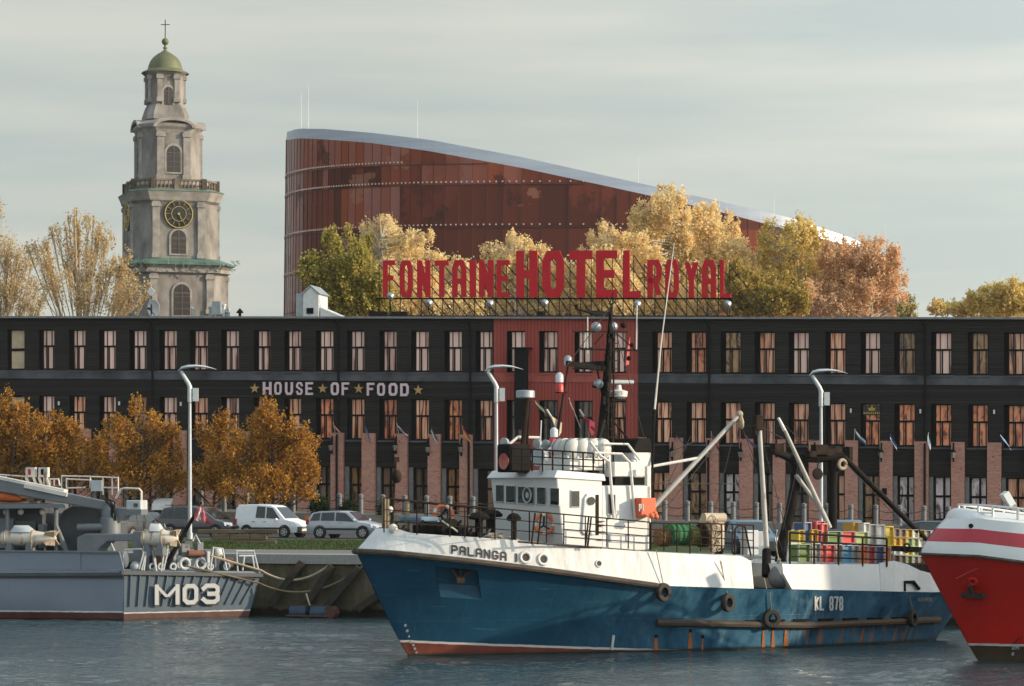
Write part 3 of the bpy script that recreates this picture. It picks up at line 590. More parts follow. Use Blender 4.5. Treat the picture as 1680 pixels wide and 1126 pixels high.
# ================================================================ CONCERT HALL
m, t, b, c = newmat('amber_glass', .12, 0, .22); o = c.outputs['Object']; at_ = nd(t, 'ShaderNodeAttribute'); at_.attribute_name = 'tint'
k = ramp(t, at_.outputs['Fac'], [(0, (.06, .011, .007)), (.45, (.14, .03, .014)), (.75, (.24, .055, .022)), (1, (.27, .15, .15))])  # panel tints and patches are painted-in reflections on the glass
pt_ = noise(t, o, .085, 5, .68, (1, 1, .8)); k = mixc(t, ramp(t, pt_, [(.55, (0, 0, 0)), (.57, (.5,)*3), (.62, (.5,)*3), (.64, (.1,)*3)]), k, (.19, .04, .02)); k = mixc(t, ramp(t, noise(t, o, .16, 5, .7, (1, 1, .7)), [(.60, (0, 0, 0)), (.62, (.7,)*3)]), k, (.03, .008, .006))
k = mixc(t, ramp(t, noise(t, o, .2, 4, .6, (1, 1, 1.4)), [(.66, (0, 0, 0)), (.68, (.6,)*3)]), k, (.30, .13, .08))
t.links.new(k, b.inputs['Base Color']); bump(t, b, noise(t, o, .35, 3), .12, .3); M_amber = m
HF = Frame(P(840, 800, 240).x, 240, -1)
hall = thing('concert_hall', 'tall curved concert hall clad in dark red amber glass, behind the hotel', 'concert hall', HF.w(0, 0, 0), HF.deg)
def sf(px): return HF.at(px, 800, 0).x
xl, xr = sf(461)*257/240, sf(1471)*257/240
# plan curve: rounded nose at the left, long bulging front, sharper nose at the right
def plan(k, grow=0):
    a = math.pi*(1+k)      # k 0..1 left -> front -> right ; 1..2 back
    cx = (xl+xr)/2; hx = (xr-xl)/2+grow; ex = 3.0 if math.cos(a) < 0 else 2.1
    ca, sa = math.cos(a), math.sin(a); x = cx+hx*math.copysign(abs(ca)**(2/ex), ca); y = 17+(17+grow)*math.copysign(abs(sa)**(2/ex), sa)
    return x, y
def topz(px):
    xs = [461, 468, 480, 520, 600, 700, 850, 1000, 1100, 1200, 1300, 1400, 1450, 1473]; ys = [214, 211, 209, 209.5, 216, 228, 256, 289, 311, 334, 357, 391, 412, 424]
    return float(np.interp(px, xs, ys))
def botz(px): return float(np.interp(px, [461, 480, 520, 600, 700, 850, 1000, 1100, 1200, 1300, 1400, 1450, 1473], [228, 225.5, 227, 233, 247, 274, 306, 328, 352, 378, 404, 426, 432]))
def hz(px, py, y): return H+(HY-py)/F*(HF.o.y+y)
N = 150; ks = [2*i/N for i in range(N)]
inv = lambda x: CX+(x)*F/HF.o.y
G_ = []; T_ = []; B_ = []
for k in ks:
    x, y = plan(k); yv = y if y <= 17 else 34-y; px = min(max(840+(HF.o.x+x)*F/(HF.o.y+yv), 461), 1473)
    G_.append(Vector((x, y, 2.4))); yy_ = yv
    lx = x+(.42 if k < .12 or k > 1.88 else 0)+.3*0
    T_.append(Vector((xl+.5+(x-xl)*((xr-.4-xl-.5)/(xr-xl)), y+.6, hz(px, topz(px), yy_)))); B_.append(Vector((xl+.42+(x-xl)*((xr-.4-xl-.42)/(xr-xl)), y+.4, hz(px, botz(px), yy_))))
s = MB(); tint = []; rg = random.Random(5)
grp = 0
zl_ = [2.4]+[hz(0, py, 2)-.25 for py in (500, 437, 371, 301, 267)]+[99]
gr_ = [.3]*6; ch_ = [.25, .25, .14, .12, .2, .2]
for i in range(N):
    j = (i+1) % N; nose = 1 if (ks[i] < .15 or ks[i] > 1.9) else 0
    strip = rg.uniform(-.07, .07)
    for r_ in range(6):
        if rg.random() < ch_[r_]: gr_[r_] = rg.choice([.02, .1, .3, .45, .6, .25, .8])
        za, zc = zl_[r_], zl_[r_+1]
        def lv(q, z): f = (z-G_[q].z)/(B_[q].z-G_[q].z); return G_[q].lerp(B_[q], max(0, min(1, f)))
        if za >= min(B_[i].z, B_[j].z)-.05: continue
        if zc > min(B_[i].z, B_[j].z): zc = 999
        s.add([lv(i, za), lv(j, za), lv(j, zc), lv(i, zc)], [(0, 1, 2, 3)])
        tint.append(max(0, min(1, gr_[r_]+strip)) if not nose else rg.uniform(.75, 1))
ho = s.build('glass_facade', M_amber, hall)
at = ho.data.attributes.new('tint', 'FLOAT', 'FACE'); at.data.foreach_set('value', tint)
s = MB(); s.ring([B_+[], T_+[]], True, False); n0 = len(s.v); s.v += [tuple(p) for p in T_]; s.f.append(tuple(n0+i for i in range(N))); s.m.append(0)
B2 = [p+Vector((0, .0, .02)) for p in B_]
M_alu = mat('roof_band_aluminium', (.34, .36, .40), .35, .55, .12, .4, sc3=(.3, .3, 6)); s.build('roof_band', M_alu, hall)
# mullions on the front and rows of small bolts
s = MB(); s2 = MB()
def onw(k, f):      # point on the facade at plan parameter k, height fraction f
    i = k/2*N; i0 = int(i) % N; i1 = (i0+1) % N; q = i-int(i); a = G_[i0].lerp(G_[i1], q); b_ = B_[i0].lerp(B_[i1], q); return a.lerp(b_, f), b_
def onz(k, z): a, b_ = onw(k, 0); return a.lerp(b_, min(1, (z-a.z)/(b_.z-a.z))) if z < b_.z else None
for i in range(0, N//2+1):
    a, b_ = G_[i], B_[i]; s.bar(a+Vector((0, -.03, 0)), b_+Vector((0, -.03, 0)), .022, .04)
s.build('mullion', mat('mullion_dark_red', (.10, .02, .018), .4), hall)
for py, x1 in ((267, 665), (301, 1030), (371, 1100), (437, 1250)):
    k = 0.0
    while k < 1.0:
        q = onz(k, hz(0, py, 2)); k += .0052
        if q is None: continue
        if abs(840+(HF.o.x+q.x)*F/(HF.o.y+q.y)) > x1+0: break
        s2.box(q+Vector((0, -.06, 0)), (.13, .1, .13))
s2.build('bolt_row', mat('bolt_pale', (.6, .42, .36), .5), hall)['kind'] = 'stuff'
s = MB()
for py in (267, 301, 371, 437, 500):
    last = None
    for i in range(0, 201):
        q = onz(i/200, hz(0, py, 2)-.25)
        if q is not None and last is not None and i % 2 == 0: s.bar(last+Vector((0, -.04, 0)), q+Vector((0, -.04, 0)), .05, .06); last = q
        elif q is not None and last is None: last = q
s.build('floor_joint', mat('joint_dark', (.04, .012, .01), .5), hall)['kind'] = 'stuff'
for px, y0_, y1_ in ((494, 212, 150), (506, 214, 140), (685, 235, 165), (1047, 310, 258), (1270, 362, 320), (1452, 428, 370)):
    s = MB(); a = HF.at(px, y0_, 8); b_ = HF.at(px, y1_, 8); s.tube([a-Vector((0, 0, 1)), b_], [.035, .018], 6); s.build('lightning_rod', M_wht, hall)
# ================================================================ CHURCH TOWER
CD = 321.0; CH = Frame(P(278, 800, CD).x, CD, 17.5)
M_stone = mat('weathered_grey_stone', (.20, .185, .17), .9, 0, .5, .55, .3, sc3=(1, 1, .5)); M_stone2 = mat('pale_stone_trim', (.26, .24, .22), .9, 0, .35, .8, .2)
M_cop = mat('green_copper', (.115, .12, .06), .6, .1, .25, .8); M_cop2 = mat('verdigris_copper', (.08, .145, .115), .65, 0, .3, .7); M_cdk = mat('church_window_dark', (.035, .028, .025), .4); M_gilt = mat('gilt', (.55, .40, .15), .35, .6, .1)
ch = thing('church_tower', 'tall grey baroque church tower with a clock and small green dome', 'church tower', CH.w(0, 0, 0), CH.deg)
def cz(py): return H+(HY-py)/F*CD
SC_ = CD/F
def octa(a, b_, z): # main half width a, chamfer leg: corner cut b_
    return [Vector(p) for p in ((-a+b_, -a, z), (a-b_, -a, z), (a, -a+b_, z), (a, a-b_, z), (a-b_, a, z), (-a+b_, a, z), (-a, a-b_, z), (-a, -a+b_, z))]
def tier(mb, a, b_, y0, y1, cx=0, prof=None):
    rr = [octa(a*k, b_, cz(y0)+(cz(y1)-cz(y0))*f) for f, k in (prof or ((0, 1), (1, 1)))]
    return mb.ring([[p+Vector((cx, 0, 0)) for p in r] for r in rr])
def dx(px, a): return (px-278)*SC_/math.cos(R(17.5))*0   # axis kept upright
TX = {0: .4, 1: .15, 2: -.15, 3: -.5, 4: -.6}
s = MB(); A0 = 5.6; A1 = 4.95; A2 = 3.45; A3 = 1.95
tier(s, A0, 1.9, 860, 452, TX[0]); tier(s, A1, 1.9, 446, 334, TX[1]); tier(s, A2, 1.5, 318, 222, TX[2], ((0, 1.12), (.10, 1.12), (.11, 1.04), (.16, 1.0), (1, 1))); tier(s, A3, .65, 200, 121, TX[3], ((0, 1.27), (.1, 1.25), (.3, 1.07), (.31, 1), (1, 1)))
s.build('wall', M_stone, ch)
s = MB(); tier(s, A0, 1.9, 456, 441, TX[0], ((0, 1.0), (.2, 1.08), (.6, 1.06), (1, 1.12))); tier(s, A1, 1.9, 340, 321, TX[1], ((0, 1.0), (.2, 1.06), (.5, 1.08), (.8, 1.11), (1, 1.13)))
tier(s, A2, 1.5, 224, 210, TX[2], ((0, 1), (.4, 1.04), (.7, 1.1), (1, 1.12))); tier(s, A2*.95, 1.4, 210, 199, TX[2], ((0, 1.15), (1, .8))); tier(s, A3, .65, 127, 122, TX[3], ((0, 1), (.5, 1.1), (1, 1.2)))
s.split('cornice', M_stone2, ch)
s = MB(); tier(s, A0, 1.9, 441, 428, TX[0], ((0, 1.16), (.15, 1.16), (1, .85))); s.build('skirt_roof', M_cop2, ch)
s = MB(); tier(s, A1*1.13, 1.9, 321.5, 318.5, TX[1], ((0, 1.01), (1, .96))); s.build('terrace_edge', M_cop2, ch)
# pediment arches over tier 2 faces, window and clock on each of the four faces
def face(dirk):
    A = [Matrix.Identity(4), Matrix.Rotation(R(-90), 4, 'Z'), Matrix.Rotation(R(90), 4, 'Z'), Matrix.Rotation(R(180), 4, 'Z')][dirk]; return A
def archpts(w_, z0, z1, y, cx=0, n=10):
    r = w_; return [(cx-w_, y, z0), (cx+w_, y, z0)]+[(cx+r*math.cos(math.pi*i/n), y, z1-r+r*math.sin(math.pi*i/n)) for i in range(n+1)]
mat_cb = mat('glazing_bar_brown', (.09, .075, .065), .7)
def arched(kind, w_, y0, y1, a, tk, k):
    A = face(tk); z0, z1 = cz(y0), cz(y1)
    fr_ = MB(); fr_.prism(archpts(w_+.26, z0-.2, z1+.26, -a-.01), (0, -.12, 0)); dk = MB(); dk.prism(archpts(w_, z0, z1, -a-.13), (0, -.02, 0)); br_ = MB()
    br_.b2(-.05, .05, -a-.2, -a-.151, z0, z1); br_.b2(-w_, w_, -a-.19, -a-.152, z1-w_*1.15, z1-w_*1.0)
    for f_ in (.25, .5, .75): br_.b2(-w_, w_, -a-.18, -a-.153, z0+(z1-z0)*f_*.8-.03, z0+(z1-z0)*f_*.8+.03)
    T = Matrix.Translation(Vector((TX[k], 0, 0))) @ A
    w0 = fr_.build('window', M_stone2, ch); w0.matrix_local = T; dk.build('opening', M_cdk, w0); br_.build('glazing_bar', mat_cb, w0)
for tk in range(4):
    arched('w', .95, 522, 472, A0, tk, 0); arched('w', .85, 422, 384, A1, tk, 1); arched('w', .8, 288, 245, A2, tk, 2); arched('w', .5, 178, 147, A3, tk, 3)
    A = Matrix.Translation(Vector((TX[1], 0, 0))) @ face(tk)
    s = MB(); s.lathe([(1.72, 0), (1.72, .12), (1.5, .16), (.01, .16)], 28, (0, -A1-.01, cz(358)), axis=(0, -1, 0)); ck = s.build('clock', mat('clock_face_dark', (.012, .012, .012), .5) if tk == 0 else bpy.data.materials['clock_face_dark'], ch, smooth=1); ck.matrix_local = A
    s = MB(); y = -A1-.2
    for i in range(12):
        q = 2*math.pi*i/12; s.bar((1.02*math.sin(q), y, cz(358)+1.02*math.cos(q)), (1.46*math.sin(q), y, cz(358)+1.46*math.cos(q)), .22, .03)
    s.torus((0, y, cz(358)), 1.6, .07, (0, 1, 0), 30, 6); s.torus((0, y, cz(358)), .85, .04, (0, 1, 0), 30, 6); s.build('numerals', M_gilt, ck)
    s = MB(); s.bar((0, y-.06, cz(358)), (.38, y-.06, cz(358)-.95), .1, .03); s.bar((0, y-.1, cz(358)), (.72, y-.1, cz(358)-1.25), .07, .03); s.lathe([(.14, 0), (.14, .1)], 12, (0, y, cz(358)), axis=(0, -1, 0)); s.build('clock_hand', M_gilt, ck)
    A = Matrix.Translation(Vector((TX[2], 0, 0))) @ face(tk); n = 12; w_ = A2-1.0
    pts = [(w_*math.cos(math.pi*i/n), -A2-.6, cz(216)+1.15*math.sin(math.pi*i/n)) for i in range(n+1)]; pi_ = [(w_*.86*math.cos(math.pi*i/n), -A2-.6, cz(216)+.82*math.sin(math.pi*i/n)) for i in range(n+1)]
    s = MB()
    for i in range(n): s.hexa([pi_[i], pts[i], pts[i+1], pi_[i+1]]+[Vector(q)+Vector((0, 1.2, 0)) for q in (pi_[i], pts[i], pts[i+1], pi_[i+1])])
    s.build('pediment', M_stone2, ch).matrix_local = A
# pilasters with capitals on each edge
s = MB()
for a, b_, y0, y1, k in ((A0, 1.9, 520, 455, 0), (A1, 1.9, 430, 338, 1), (A2, 1.5, 300, 222, 2), (A3, .65, 172, 125, 3)):
    z0, z1 = cz(y0), cz(y1); wd = .42 if k != 3 else .3
    for q in range(4):
        Mx = Matrix.Rotation(R(90*q), 3, 'Z')
        for sx_ in (-1, 1):
            for inw in (0, 1):
                cc = Mx @ Vector((sx_*(a-b_-wd-inw*0), -a-.1, 0)) if not inw else Mx @ Vector((sx_*(a-b_/2-.0), -a+b_/2, 0))
                mm = Mx if not inw else Mx @ Matrix.Rotation(R(45*sx_), 3, 'Z')
                if inw: continue
                s.box((cc.x+TX[k], cc.y, (z0+z1)/2), (wd*2, .26, z1-z0), M=mm); s.box((cc.x+TX[k], cc.y, z1-.4), (wd*2+.24, .5, .45), M=mm); s.box((cc.x+TX[k], cc.y, z0+.3), (wd*2+.2, .42, .5), M=mm)
s.build('pilaster', M_stone2, ch)['kind'] = 'stuff'
# balustrade
s = MB(); a = A1*.985; z0, z1 = cz(318.5), cz(301); o8 = octa(a, 1.9, 0)
for i in range(8):
    p, q = o8[i], o8[(i+1) % 8]; d = q-p; n = max(2, int(d.length/.45))
    s.bar(p+Vector((TX[1], 0, z1-.12)), q+Vector((TX[1], 0, z1-.12)), .34, .22); s.bar(p+Vector((TX[1], 0, z0+.1)), q+Vector((TX[1], 0, z0+.1)), .3, .2)
    for j in range(n+1):
        c_ = p+d*(j/n)+Vector((TX[1], 0, z0+.2)); 
        if j in (0, n) or (i % 2 == 0 and j == n//2): s.b2(c_.x-.28, c_.x+.28, c_.y-.28, c_.y+.28, z0, z1+.05)
        else: s.lathe([(.07, 0), (.15, .3), (.08, .6), (.1, z1-z0-.4)], 6, c_)
s.build('balustrade', mat('weathered_brown_stone', (.15, .12, .09), .9, 0, .4, .6), ch)
s = MB(); r0 = 3.05
ds = [(0, 2.8), (.04, 2.75), (.1, 2.35), (.17, 2.05), (.32, 1.95), (.5, 1.75), (.66, 1.4), (.78, .95), (.86, .55), (.93, .26), (1, .1)]
z0, z1 = cz(122), cz(81); s.lathe([(r, z0+(z1-z0)*f) for f, r in ds], 16, (TX[3], 0, 0), ph=.5); s.build('dome', M_cop, ch, smooth=30)
s = MB(); s.tube([(TX[3], 0, cz(83)), (TX[3], 0, cz(68))], .14, 8); s.ball((TX[3], 0, cz(69)), .42, 14, 10); s.lathe([(.3, 0), (.12, .25)], 10, (TX[3], 0, cz(80))); s.build('finial_ball', M_cop, ch, smooth=1)
s = MB(); s.tube([(TX[3], 0, cz(66)), (TX[3], 0, cz(33))], .055, 6); Mx = Matrix.Rotation(R(-17.5), 3, 'Z'); a_ = Mx @ Vector((.52, 0, 0)); s.bar(Vector((TX[3], 0, cz(41)))-a_, Vector((TX[3], 0, cz(41)))+a_, .08); s.build('cross', M_pipe, ch)
s = MB(); rg = random.Random(2)
for k in range(60): 
    x = rg.uniform(-A0, A0*1.2); z = cz(434)-rg.uniform(-.3, 1.0); s.bar((x+TX[0], -A0*1.15, z), (x+TX[0]+rg.uniform(-.8, .8), -A0*1.16, z-rg.uniform(.1, .6)), .12, .05)
s.build('torn_netting', M_cop2, ch)['kind'] = 'stuff'
# ================================================================ TREES
def leafmat(name, c1, c2, c3):
    m, t, b, c = newmat(name, .75, 0, .2); g_ = nd(t, 'ShaderNodeNewGeometry')
    k = ramp(t, g_.outputs['Random Per Island'], [(0, c1), (.5, c2), (1, c3)]); k = mixc(t, ramp(t, noise(t, c.outputs['Object'], .5, 3), [(.45, (.0,)*3), (.7, (.25,)*3)]), k, sub(c1, .9))
    t.links.new(k, b.inputs['Base Color'])
    tr = nd(t, 'ShaderNodeBsdfTranslucent'); ms = nd(t, 'ShaderNodeMixShader'); ms.inputs[0].default_value = .48; o_ = [n for n in t.nodes if n.type == 'OUTPUT_MATERIAL'][0]
    t.links.new(k, tr.inputs[0]); t.links.new(b.outputs[0], ms.inputs[1]); t.links.new(tr.outputs[0], ms.inputs[2]); t.links.new(ms.outputs[0], o_.inputs[0]); return m
LM_birch = leafmat('leaves_birch_gold', (.74, .53, .22), (.90, .72, .38), (.93, .83, .56))
LM_yg = leafmat('leaves_yellow_green', (.52, .42, .12), (.76, .58, .2), (.86, .7, .32))
LM_green = leafmat('leaves_green', (.17, .17, .035), (.42, .37, .09), (.72, .55, .18))
LM_rust = leafmat('leaves_rust', (.58, .32, .16), (.80, .54, .32), (.88, .68, .45))
LM_orange = leafmat('leaves_street_orange', (.20, .085, .018), (.45, .22, .035), (.66, .38, .09))
LM_pale = leafmat('leaves_pale_sparse', (.45, .30, .14), (.62, .47, .24), (.72, .60, .34))
M_bark = mat('bark_brown', (.07, .05, .035), .9, 0, .3, 4); M_birch = mat('birch_bark', (.42, .36, .29), .8, 0, .4, 2, sc3=(1, 1, 4), col2=(.6, .54, .46)); M_twig = mat('twig_ochre', (.40, .29, .16), .85)
def tree(label, d, base, blobs, lm, bm, nleaf=9000, ls=.14, group=None, dep=1.0, seed=0, tr=.22, thin=1.0, sparse=0, limbs=True, name='birch_tree', cat='tree', fork=1):
    """blobs: (px, py, rx px, ry px) of leaf clumps; trunk from base pixel column"""
    rg = np.random.default_rng(seed+11); z0 = base[1]; b0 = Vector(((base[0]-CX)/F*d, d, z0)); root = thing(name, label, cat, b0, 0, group)
    S = d/F; C_ = []
    for (px, py, rx, ry) in blobs:
        if name != 'shrub': rx *= 1.05; ry *= 1.02
        if name == 'birch_tree' and py > 425 and not sparse: rx *= 1.15
        p = P(px, py, d)-b0; C_.append((Vector((p.x, rg.uniform(-.5, .5)*dep*2, p.z)), rx*S, ry*S))
    if name != 'shrub':
        for (c0, rx, ry) in list(C_):
            for _ in range(9 if not sparse else 2):
                an = rg.uniform(-.6, 3.8); k = rg.uniform(.14, .36); e_ = rg.uniform(.9, 1.2); C_.append((c0+Vector((math.cos(an)*rx*e_, rg.uniform(-.6, .4)*rx, math.sin(an)*ry*e_)), rx*k, ry*k*1.9))
    xm = sum(c[0].x for c in C_)/len(C_); top = max(C_, key=lambda c: c[0].z+c[2])
    tz = top[0].z+top[2]*.6; mb = MB()
    ax = [Vector((0, 0, -.3)), Vector((xm*.15, 0, tz*.25)), Vector(((xm+top[0].x)*.25, .1, tz*.55)), Vector((top[0].x*.8, 0, tz*.8)), Vector((top[0].x, 0, tz))]
    mb.tube(ax, [tr, tr*.85, tr*.6, tr*.35, tr*.1], 8)
    def axis(f):
        f = max(0, min(.999, f))*4; i = int(f); return ax[i].lerp(ax[i+1], f-i)
    ends = []
    for (c_, rx, ry) in C_:
        f = max(.12, min(.9, (c_.z-max(abs(c_.x-xm)*.9, ry*.8))/tz))*(.55 if sparse > .6 else 1); a = axis(f); mid = a.lerp(c_, .55)+Vector((0, 0, (-.1*rx if sparse < .6 else -.02*abs(c_.x-a.x)))); r0 = tr*.45*(1-f*.5)*(1 if sparse < .6 else .6)
        mb.tube([a, mid, c_], [r0*.8, r0*.55, r0*.3], 6)
        for k in range(int((8+sparse*22)*(1 if rx > .9 else .35)+1)):
            an = rg.uniform(0, 6.28); el = rg.uniform(-.3, 1.3); q = c_+Vector((0, -.25*rx, 0))+Vector((math.cos(an)*math.cos(el)*rx, math.sin(an)*math.cos(el)*rx*.8, math.sin(el)*ry))*rg.uniform(.6, 1.02)
            st_ = mid.lerp(c_, rg.uniform(.2, 1)); mb.tube([st_, st_.lerp(q, .5)+Vector((0, 0, .06*rx)), q], [r0*.28+.006, r0*.18+.005, .006], 4); ends.append(q)
            if sparse:
                for _ in range(2):
                    q2 = st_.lerp(q, rg.uniform(.3, .8)); q3 = q2+Vector((rg.normal(0, .3)*rx, rg.normal(0, .3)*rx, abs(rg.normal(0, .35))*ry)); mb.tube([q2, q3], [.012, .006], 3); ends.append(q3)
    mb.build('trunk', bm, root, smooth=1)
    # leaves in small sub-clumps
    tot = sum(rx*ry for _, rx, ry in C_); cs = []
    for (c_, rx, ry) in C_:
        n = int(nleaf*(1.6 if name == 'birch_tree' else 1.15)*rx*ry/tot); nc = max(5, int(n/(16 if not sparse else 8)))
        u = rg.normal(0, 1, (nc, 3)); u /= np.linalg.norm(u, axis=1)[:, None]; rad = rg.uniform(.05, 1, nc)**.5*rg.uniform(.85, 1.18, nc)
        cc = np.array(c_)+u*rad[:, None]*np.array([rx, max(rx*.8, .4), ry]); idx = rg.integers(0, nc, n)
        sg = .07*min(rx, ry)+.075
        cs.append(cc[idx]+rg.normal(0, 1, (n, 3))*np.array([sg, sg, sg*1.9])*rg.uniform(.5, 1.3, (nc, 1))[idx])
    if sparse:
        E_ = np.array([tuple(e) for e in ends]); idx = rg.integers(0, len(E_), nleaf//2); cs.append(E_[idx]+rg.normal(0, .14, (nleaf//2, 3)))
    c_ = np.concatenate(cs); n = len(c_)
    a1 = rg.normal(0, 1, (n, 3)); a1 /= np.linalg.norm(a1, axis=1)[:, None]; a2 = np.cross(a1, rg.normal(0, 1, (n, 3))); a2 /= np.linalg.norm(a2, axis=1)[:, None]
    sz = rg.uniform(.45, 1.25, (n, 1))*ls*(1 if sparse else .88); V = np.stack([c_-a1*sz, c_+a2*sz*.6, c_+a1*sz, c_-a2*sz*.6], 1).reshape(-1, 3)
    me = bpy.data.meshes.new('crown'); me.vertices.add(len(V)); me.vertices.foreach_set('co', V.astype(np.float32).ravel()); me.loops.add(4*n); me.loops.foreach_set('vertex_index', np.arange(4*n, dtype=np.int32)); me.polygons.add(n); me.polygons.foreach_set('loop_start', np.arange(0, 4*n, 4, dtype=np.int32))
    me.materials.append(lm); me.update(calc_edges=True); o = bpy.data.objects.new('crown', me); COL.objects.link(o); o.parent = root; return root
gz = 2.5; LM_olive = leafmat('leaves_olive', (.26, .20, .05), (.44, .34, .09), (.66, .48, .18))
GB = 'autumn trees between the hotel and the concert hall'
tree('green and yellow maple left of the roof sign, beside the dormer', 203, (568, gz), [(545, 400, 13, 18), (575, 410, 22, 30), (545, 450, 34, 28), (590, 455, 34, 34), (560, 490, 45, 30), (605, 500, 40, 25), (520, 475, 14, 25), (530, 512, 22, 20)], LM_green, M_bark, 15000, .15, GB, 2, 1)
tree('golden birch rising behind the letters FONT of the roof sign', 206, (655, gz), [(605, 385, 14, 20), (628, 372, 16, 14), (628, 400, 24, 22), (655, 400, 24, 18), (690, 400, 22, 12), (640, 430, 38, 22), (690, 425, 26, 14), (660, 470, 45, 30), (720, 460, 32, 30), (640, 500, 60, 30), (730, 500, 50, 30), (770, 470, 24, 28)], LM_birch, M_birch, 19000, .13, GB, 2, 2)
tree('golden birch with a narrow top behind the big letter H', 208, (850, gz), [(848, 398, 14, 16), (852, 420, 20, 20), (808, 412, 14, 12), (815, 440, 26, 24), (860, 450, 34, 30), (900, 450, 28, 26), (830, 485, 45, 30), (900, 490, 45, 30), (790, 500, 30, 25)], LM_birch, M_birch, 16000, .13, GB, 2, 3)
tree('golden birch behind the letters TE of the roof sign', 207, (975, gz), [(992, 398, 22, 22), (985, 425, 28, 24), (950, 455, 30, 26), (1000, 455, 34, 30), (960, 495, 42, 30), (1010, 500, 40, 28)], LM_birch, M_birch, 13000, .13, GB, 2, 4)
tree('tallest pale golden birch behind the sign, reaching the hall roof edge', 210, (1095, gz), [(1096, 325, 12, 18), (1070, 350, 26, 22), (1100, 352, 24, 26), (1055, 385, 26, 26), (1095, 395, 34, 32), (1045, 425, 34, 30), (1095, 440, 40, 34), (1060, 480, 45, 34), (1110, 490, 40, 34)], LM_birch, M_birch, 22000, .13, GB, 2, 5)
tree('broad pale birch behind the letters YAL of the roof sign', 212, (1155, gz), [(1165, 348, 14, 12), (1150, 370, 26, 22), (1185, 385, 24, 24), (1140, 400, 28, 28), (1180, 420, 34, 28), (1205, 440, 28, 30), (1150, 450, 42, 36), (1190, 480, 40, 34), (1140, 500, 40, 24), (1215, 500, 25, 25)], LM_birch, M_birch, 21000, .13, GB, 2, 6)
tree('olive yellow bushy tree right of the roof sign', 205, (1245, gz), [(1215, 460, 20, 22), (1250, 470, 34, 26), (1225, 500, 34, 24), (1270, 500, 34, 24), (1300, 480, 24, 22)], LM_olive, M_bark, 10000, .14, GB, 2, 7)
tree('yellow green birch left of the peach brown tree', 211, (1310, gz), [(1262, 392, 14, 22), (1270, 420, 22, 24), (1314, 378, 18, 18), (1300, 400, 26, 24), (1335, 400, 22, 18), (1290, 435, 36, 28), (1340, 430, 30, 28), (1300, 470, 44, 34), (1340, 480, 36, 34)], LM_yg, M_birch, 13000, .13, GB, 2, 8)
tree('peach brown tree at the right end of the concert hall', 209, (1420, gz), [(1375, 425, 26, 22), (1410, 415, 26, 20), (1440, 430, 24, 22), (1380, 455, 34, 28), (1420, 460, 34, 30), (1460, 465, 20, 26), (1370, 495, 40, 28), (1420, 500, 42, 26), (1465, 500, 22, 20), (1440, 405, 8, 12)], LM_rust, M_birch, 19000, .13, GB, 2, 9)
tree('thin dark sapling just right of the peach brown tree', 204, (1485, gz), [(1498, 500, 4, 12), (1482, 510, 8, 10), (1492, 518, 9, 8)], LM_green, M_bark, 500, .12, GB, 1, 10, tr=.08)
tree('sparse yellow tree standing before the church tower', 225, (135, gz), [(118, 362, 9, 16), (92, 380, 12, 16), (148, 370, 12, 20), (78, 430, 22, 22), (115, 405, 22, 30), (150, 405, 20, 28), (180, 395, 16, 22), (90, 470, 30, 28), (130, 455, 28, 30), (175, 450, 28, 30), (203, 440, 12, 30), (150, 490, 50, 26), (225, 480, 26, 24), (200, 500, 30, 22), (60, 410, 12, 14)], LM_pale, M_twig, 4200, .11, 'sparse trees on the left skyline', 2.5, 12, tr=.3, sparse=1)
tree('sparse pale tree cut off by the left photo edge', 230, (5, gz), [(0, 350, 12, 25), (10, 405, 26, 24), (-20, 420, 40, 40), (30, 440, 22, 26), (10, 470, 40, 32), (40, 490, 34, 26), (-25, 490, 40, 34), (65, 505, 20, 14)], LM_pale, M_twig, 3000, .11, 'sparse trees on the left skyline', 2.5, 13, tr=.3, sparse=1)
tree('distant yellow green treetop on the right skyline', 260, (1640, gz), [(1632, 485, 26, 18), (1660, 492, 26, 20), (1600, 502, 30, 14), (1560, 508, 26, 10), (1532, 508, 12, 9), (1685, 500, 30, 22), (1640, 510, 60, 14)], LM_yg, M_twig, 6500, .16, None, 2.5, 14, sparse=.5)
GS = 'orange street trees before the hotel'
def Lz(x): return 3.3
tree('orange street tree cut off by the left photo edge', 163, (18, 2.9), [(15, 660, 14, 16), (10, 690, 34, 26), (40, 705, 34, 26), (-25, 700, 34, 36), (20, 740, 44, 30), (60, 740, 34, 30), (-20, 765, 50, 36), (45, 775, 46, 26), (85, 700, 14, 18)], LM_orange, M_bark, 17000, .10, GS, 2, 21, tr=.13, name='street_tree')
tree('low orange street tree between two taller ones, behind the grey mast rails', 164, (112, 2.9), [(105, 705, 16, 14), (115, 730, 28, 22), (140, 745, 22, 22), (105, 765, 34, 26), (145, 780, 28, 24)], LM_orange, M_bark, 9500, .10, GS, 2, 22, tr=.1, name='street_tree')
tree('orange street tree left of the left street lamp', 162, (232, 2.9), [(232, 672, 10, 14), (232, 695, 20, 18), (205, 715, 24, 20), (250, 715, 24, 20), (275, 710, 14, 14), (215, 745, 36, 26), (255, 750, 32, 28), (190, 770, 30, 24), (235, 785, 44, 26), (275, 790, 22, 24), (175, 700, 10, 14)], LM_orange, M_bark, 16000, .10, GS, 2, 23, tr=.12, name='street_tree')
tree('slim orange street tree just right of the left street lamp', 164, (350, 2.9), [(370, 695, 14, 14), (345, 715, 22, 20), (365, 730, 26, 22), (345, 755, 28, 24), (370, 780, 30, 26), (345, 790, 24, 22)], LM_orange, M_bark, 10000, .10, GS, 2, 24, tr=.1, name='street_tree')
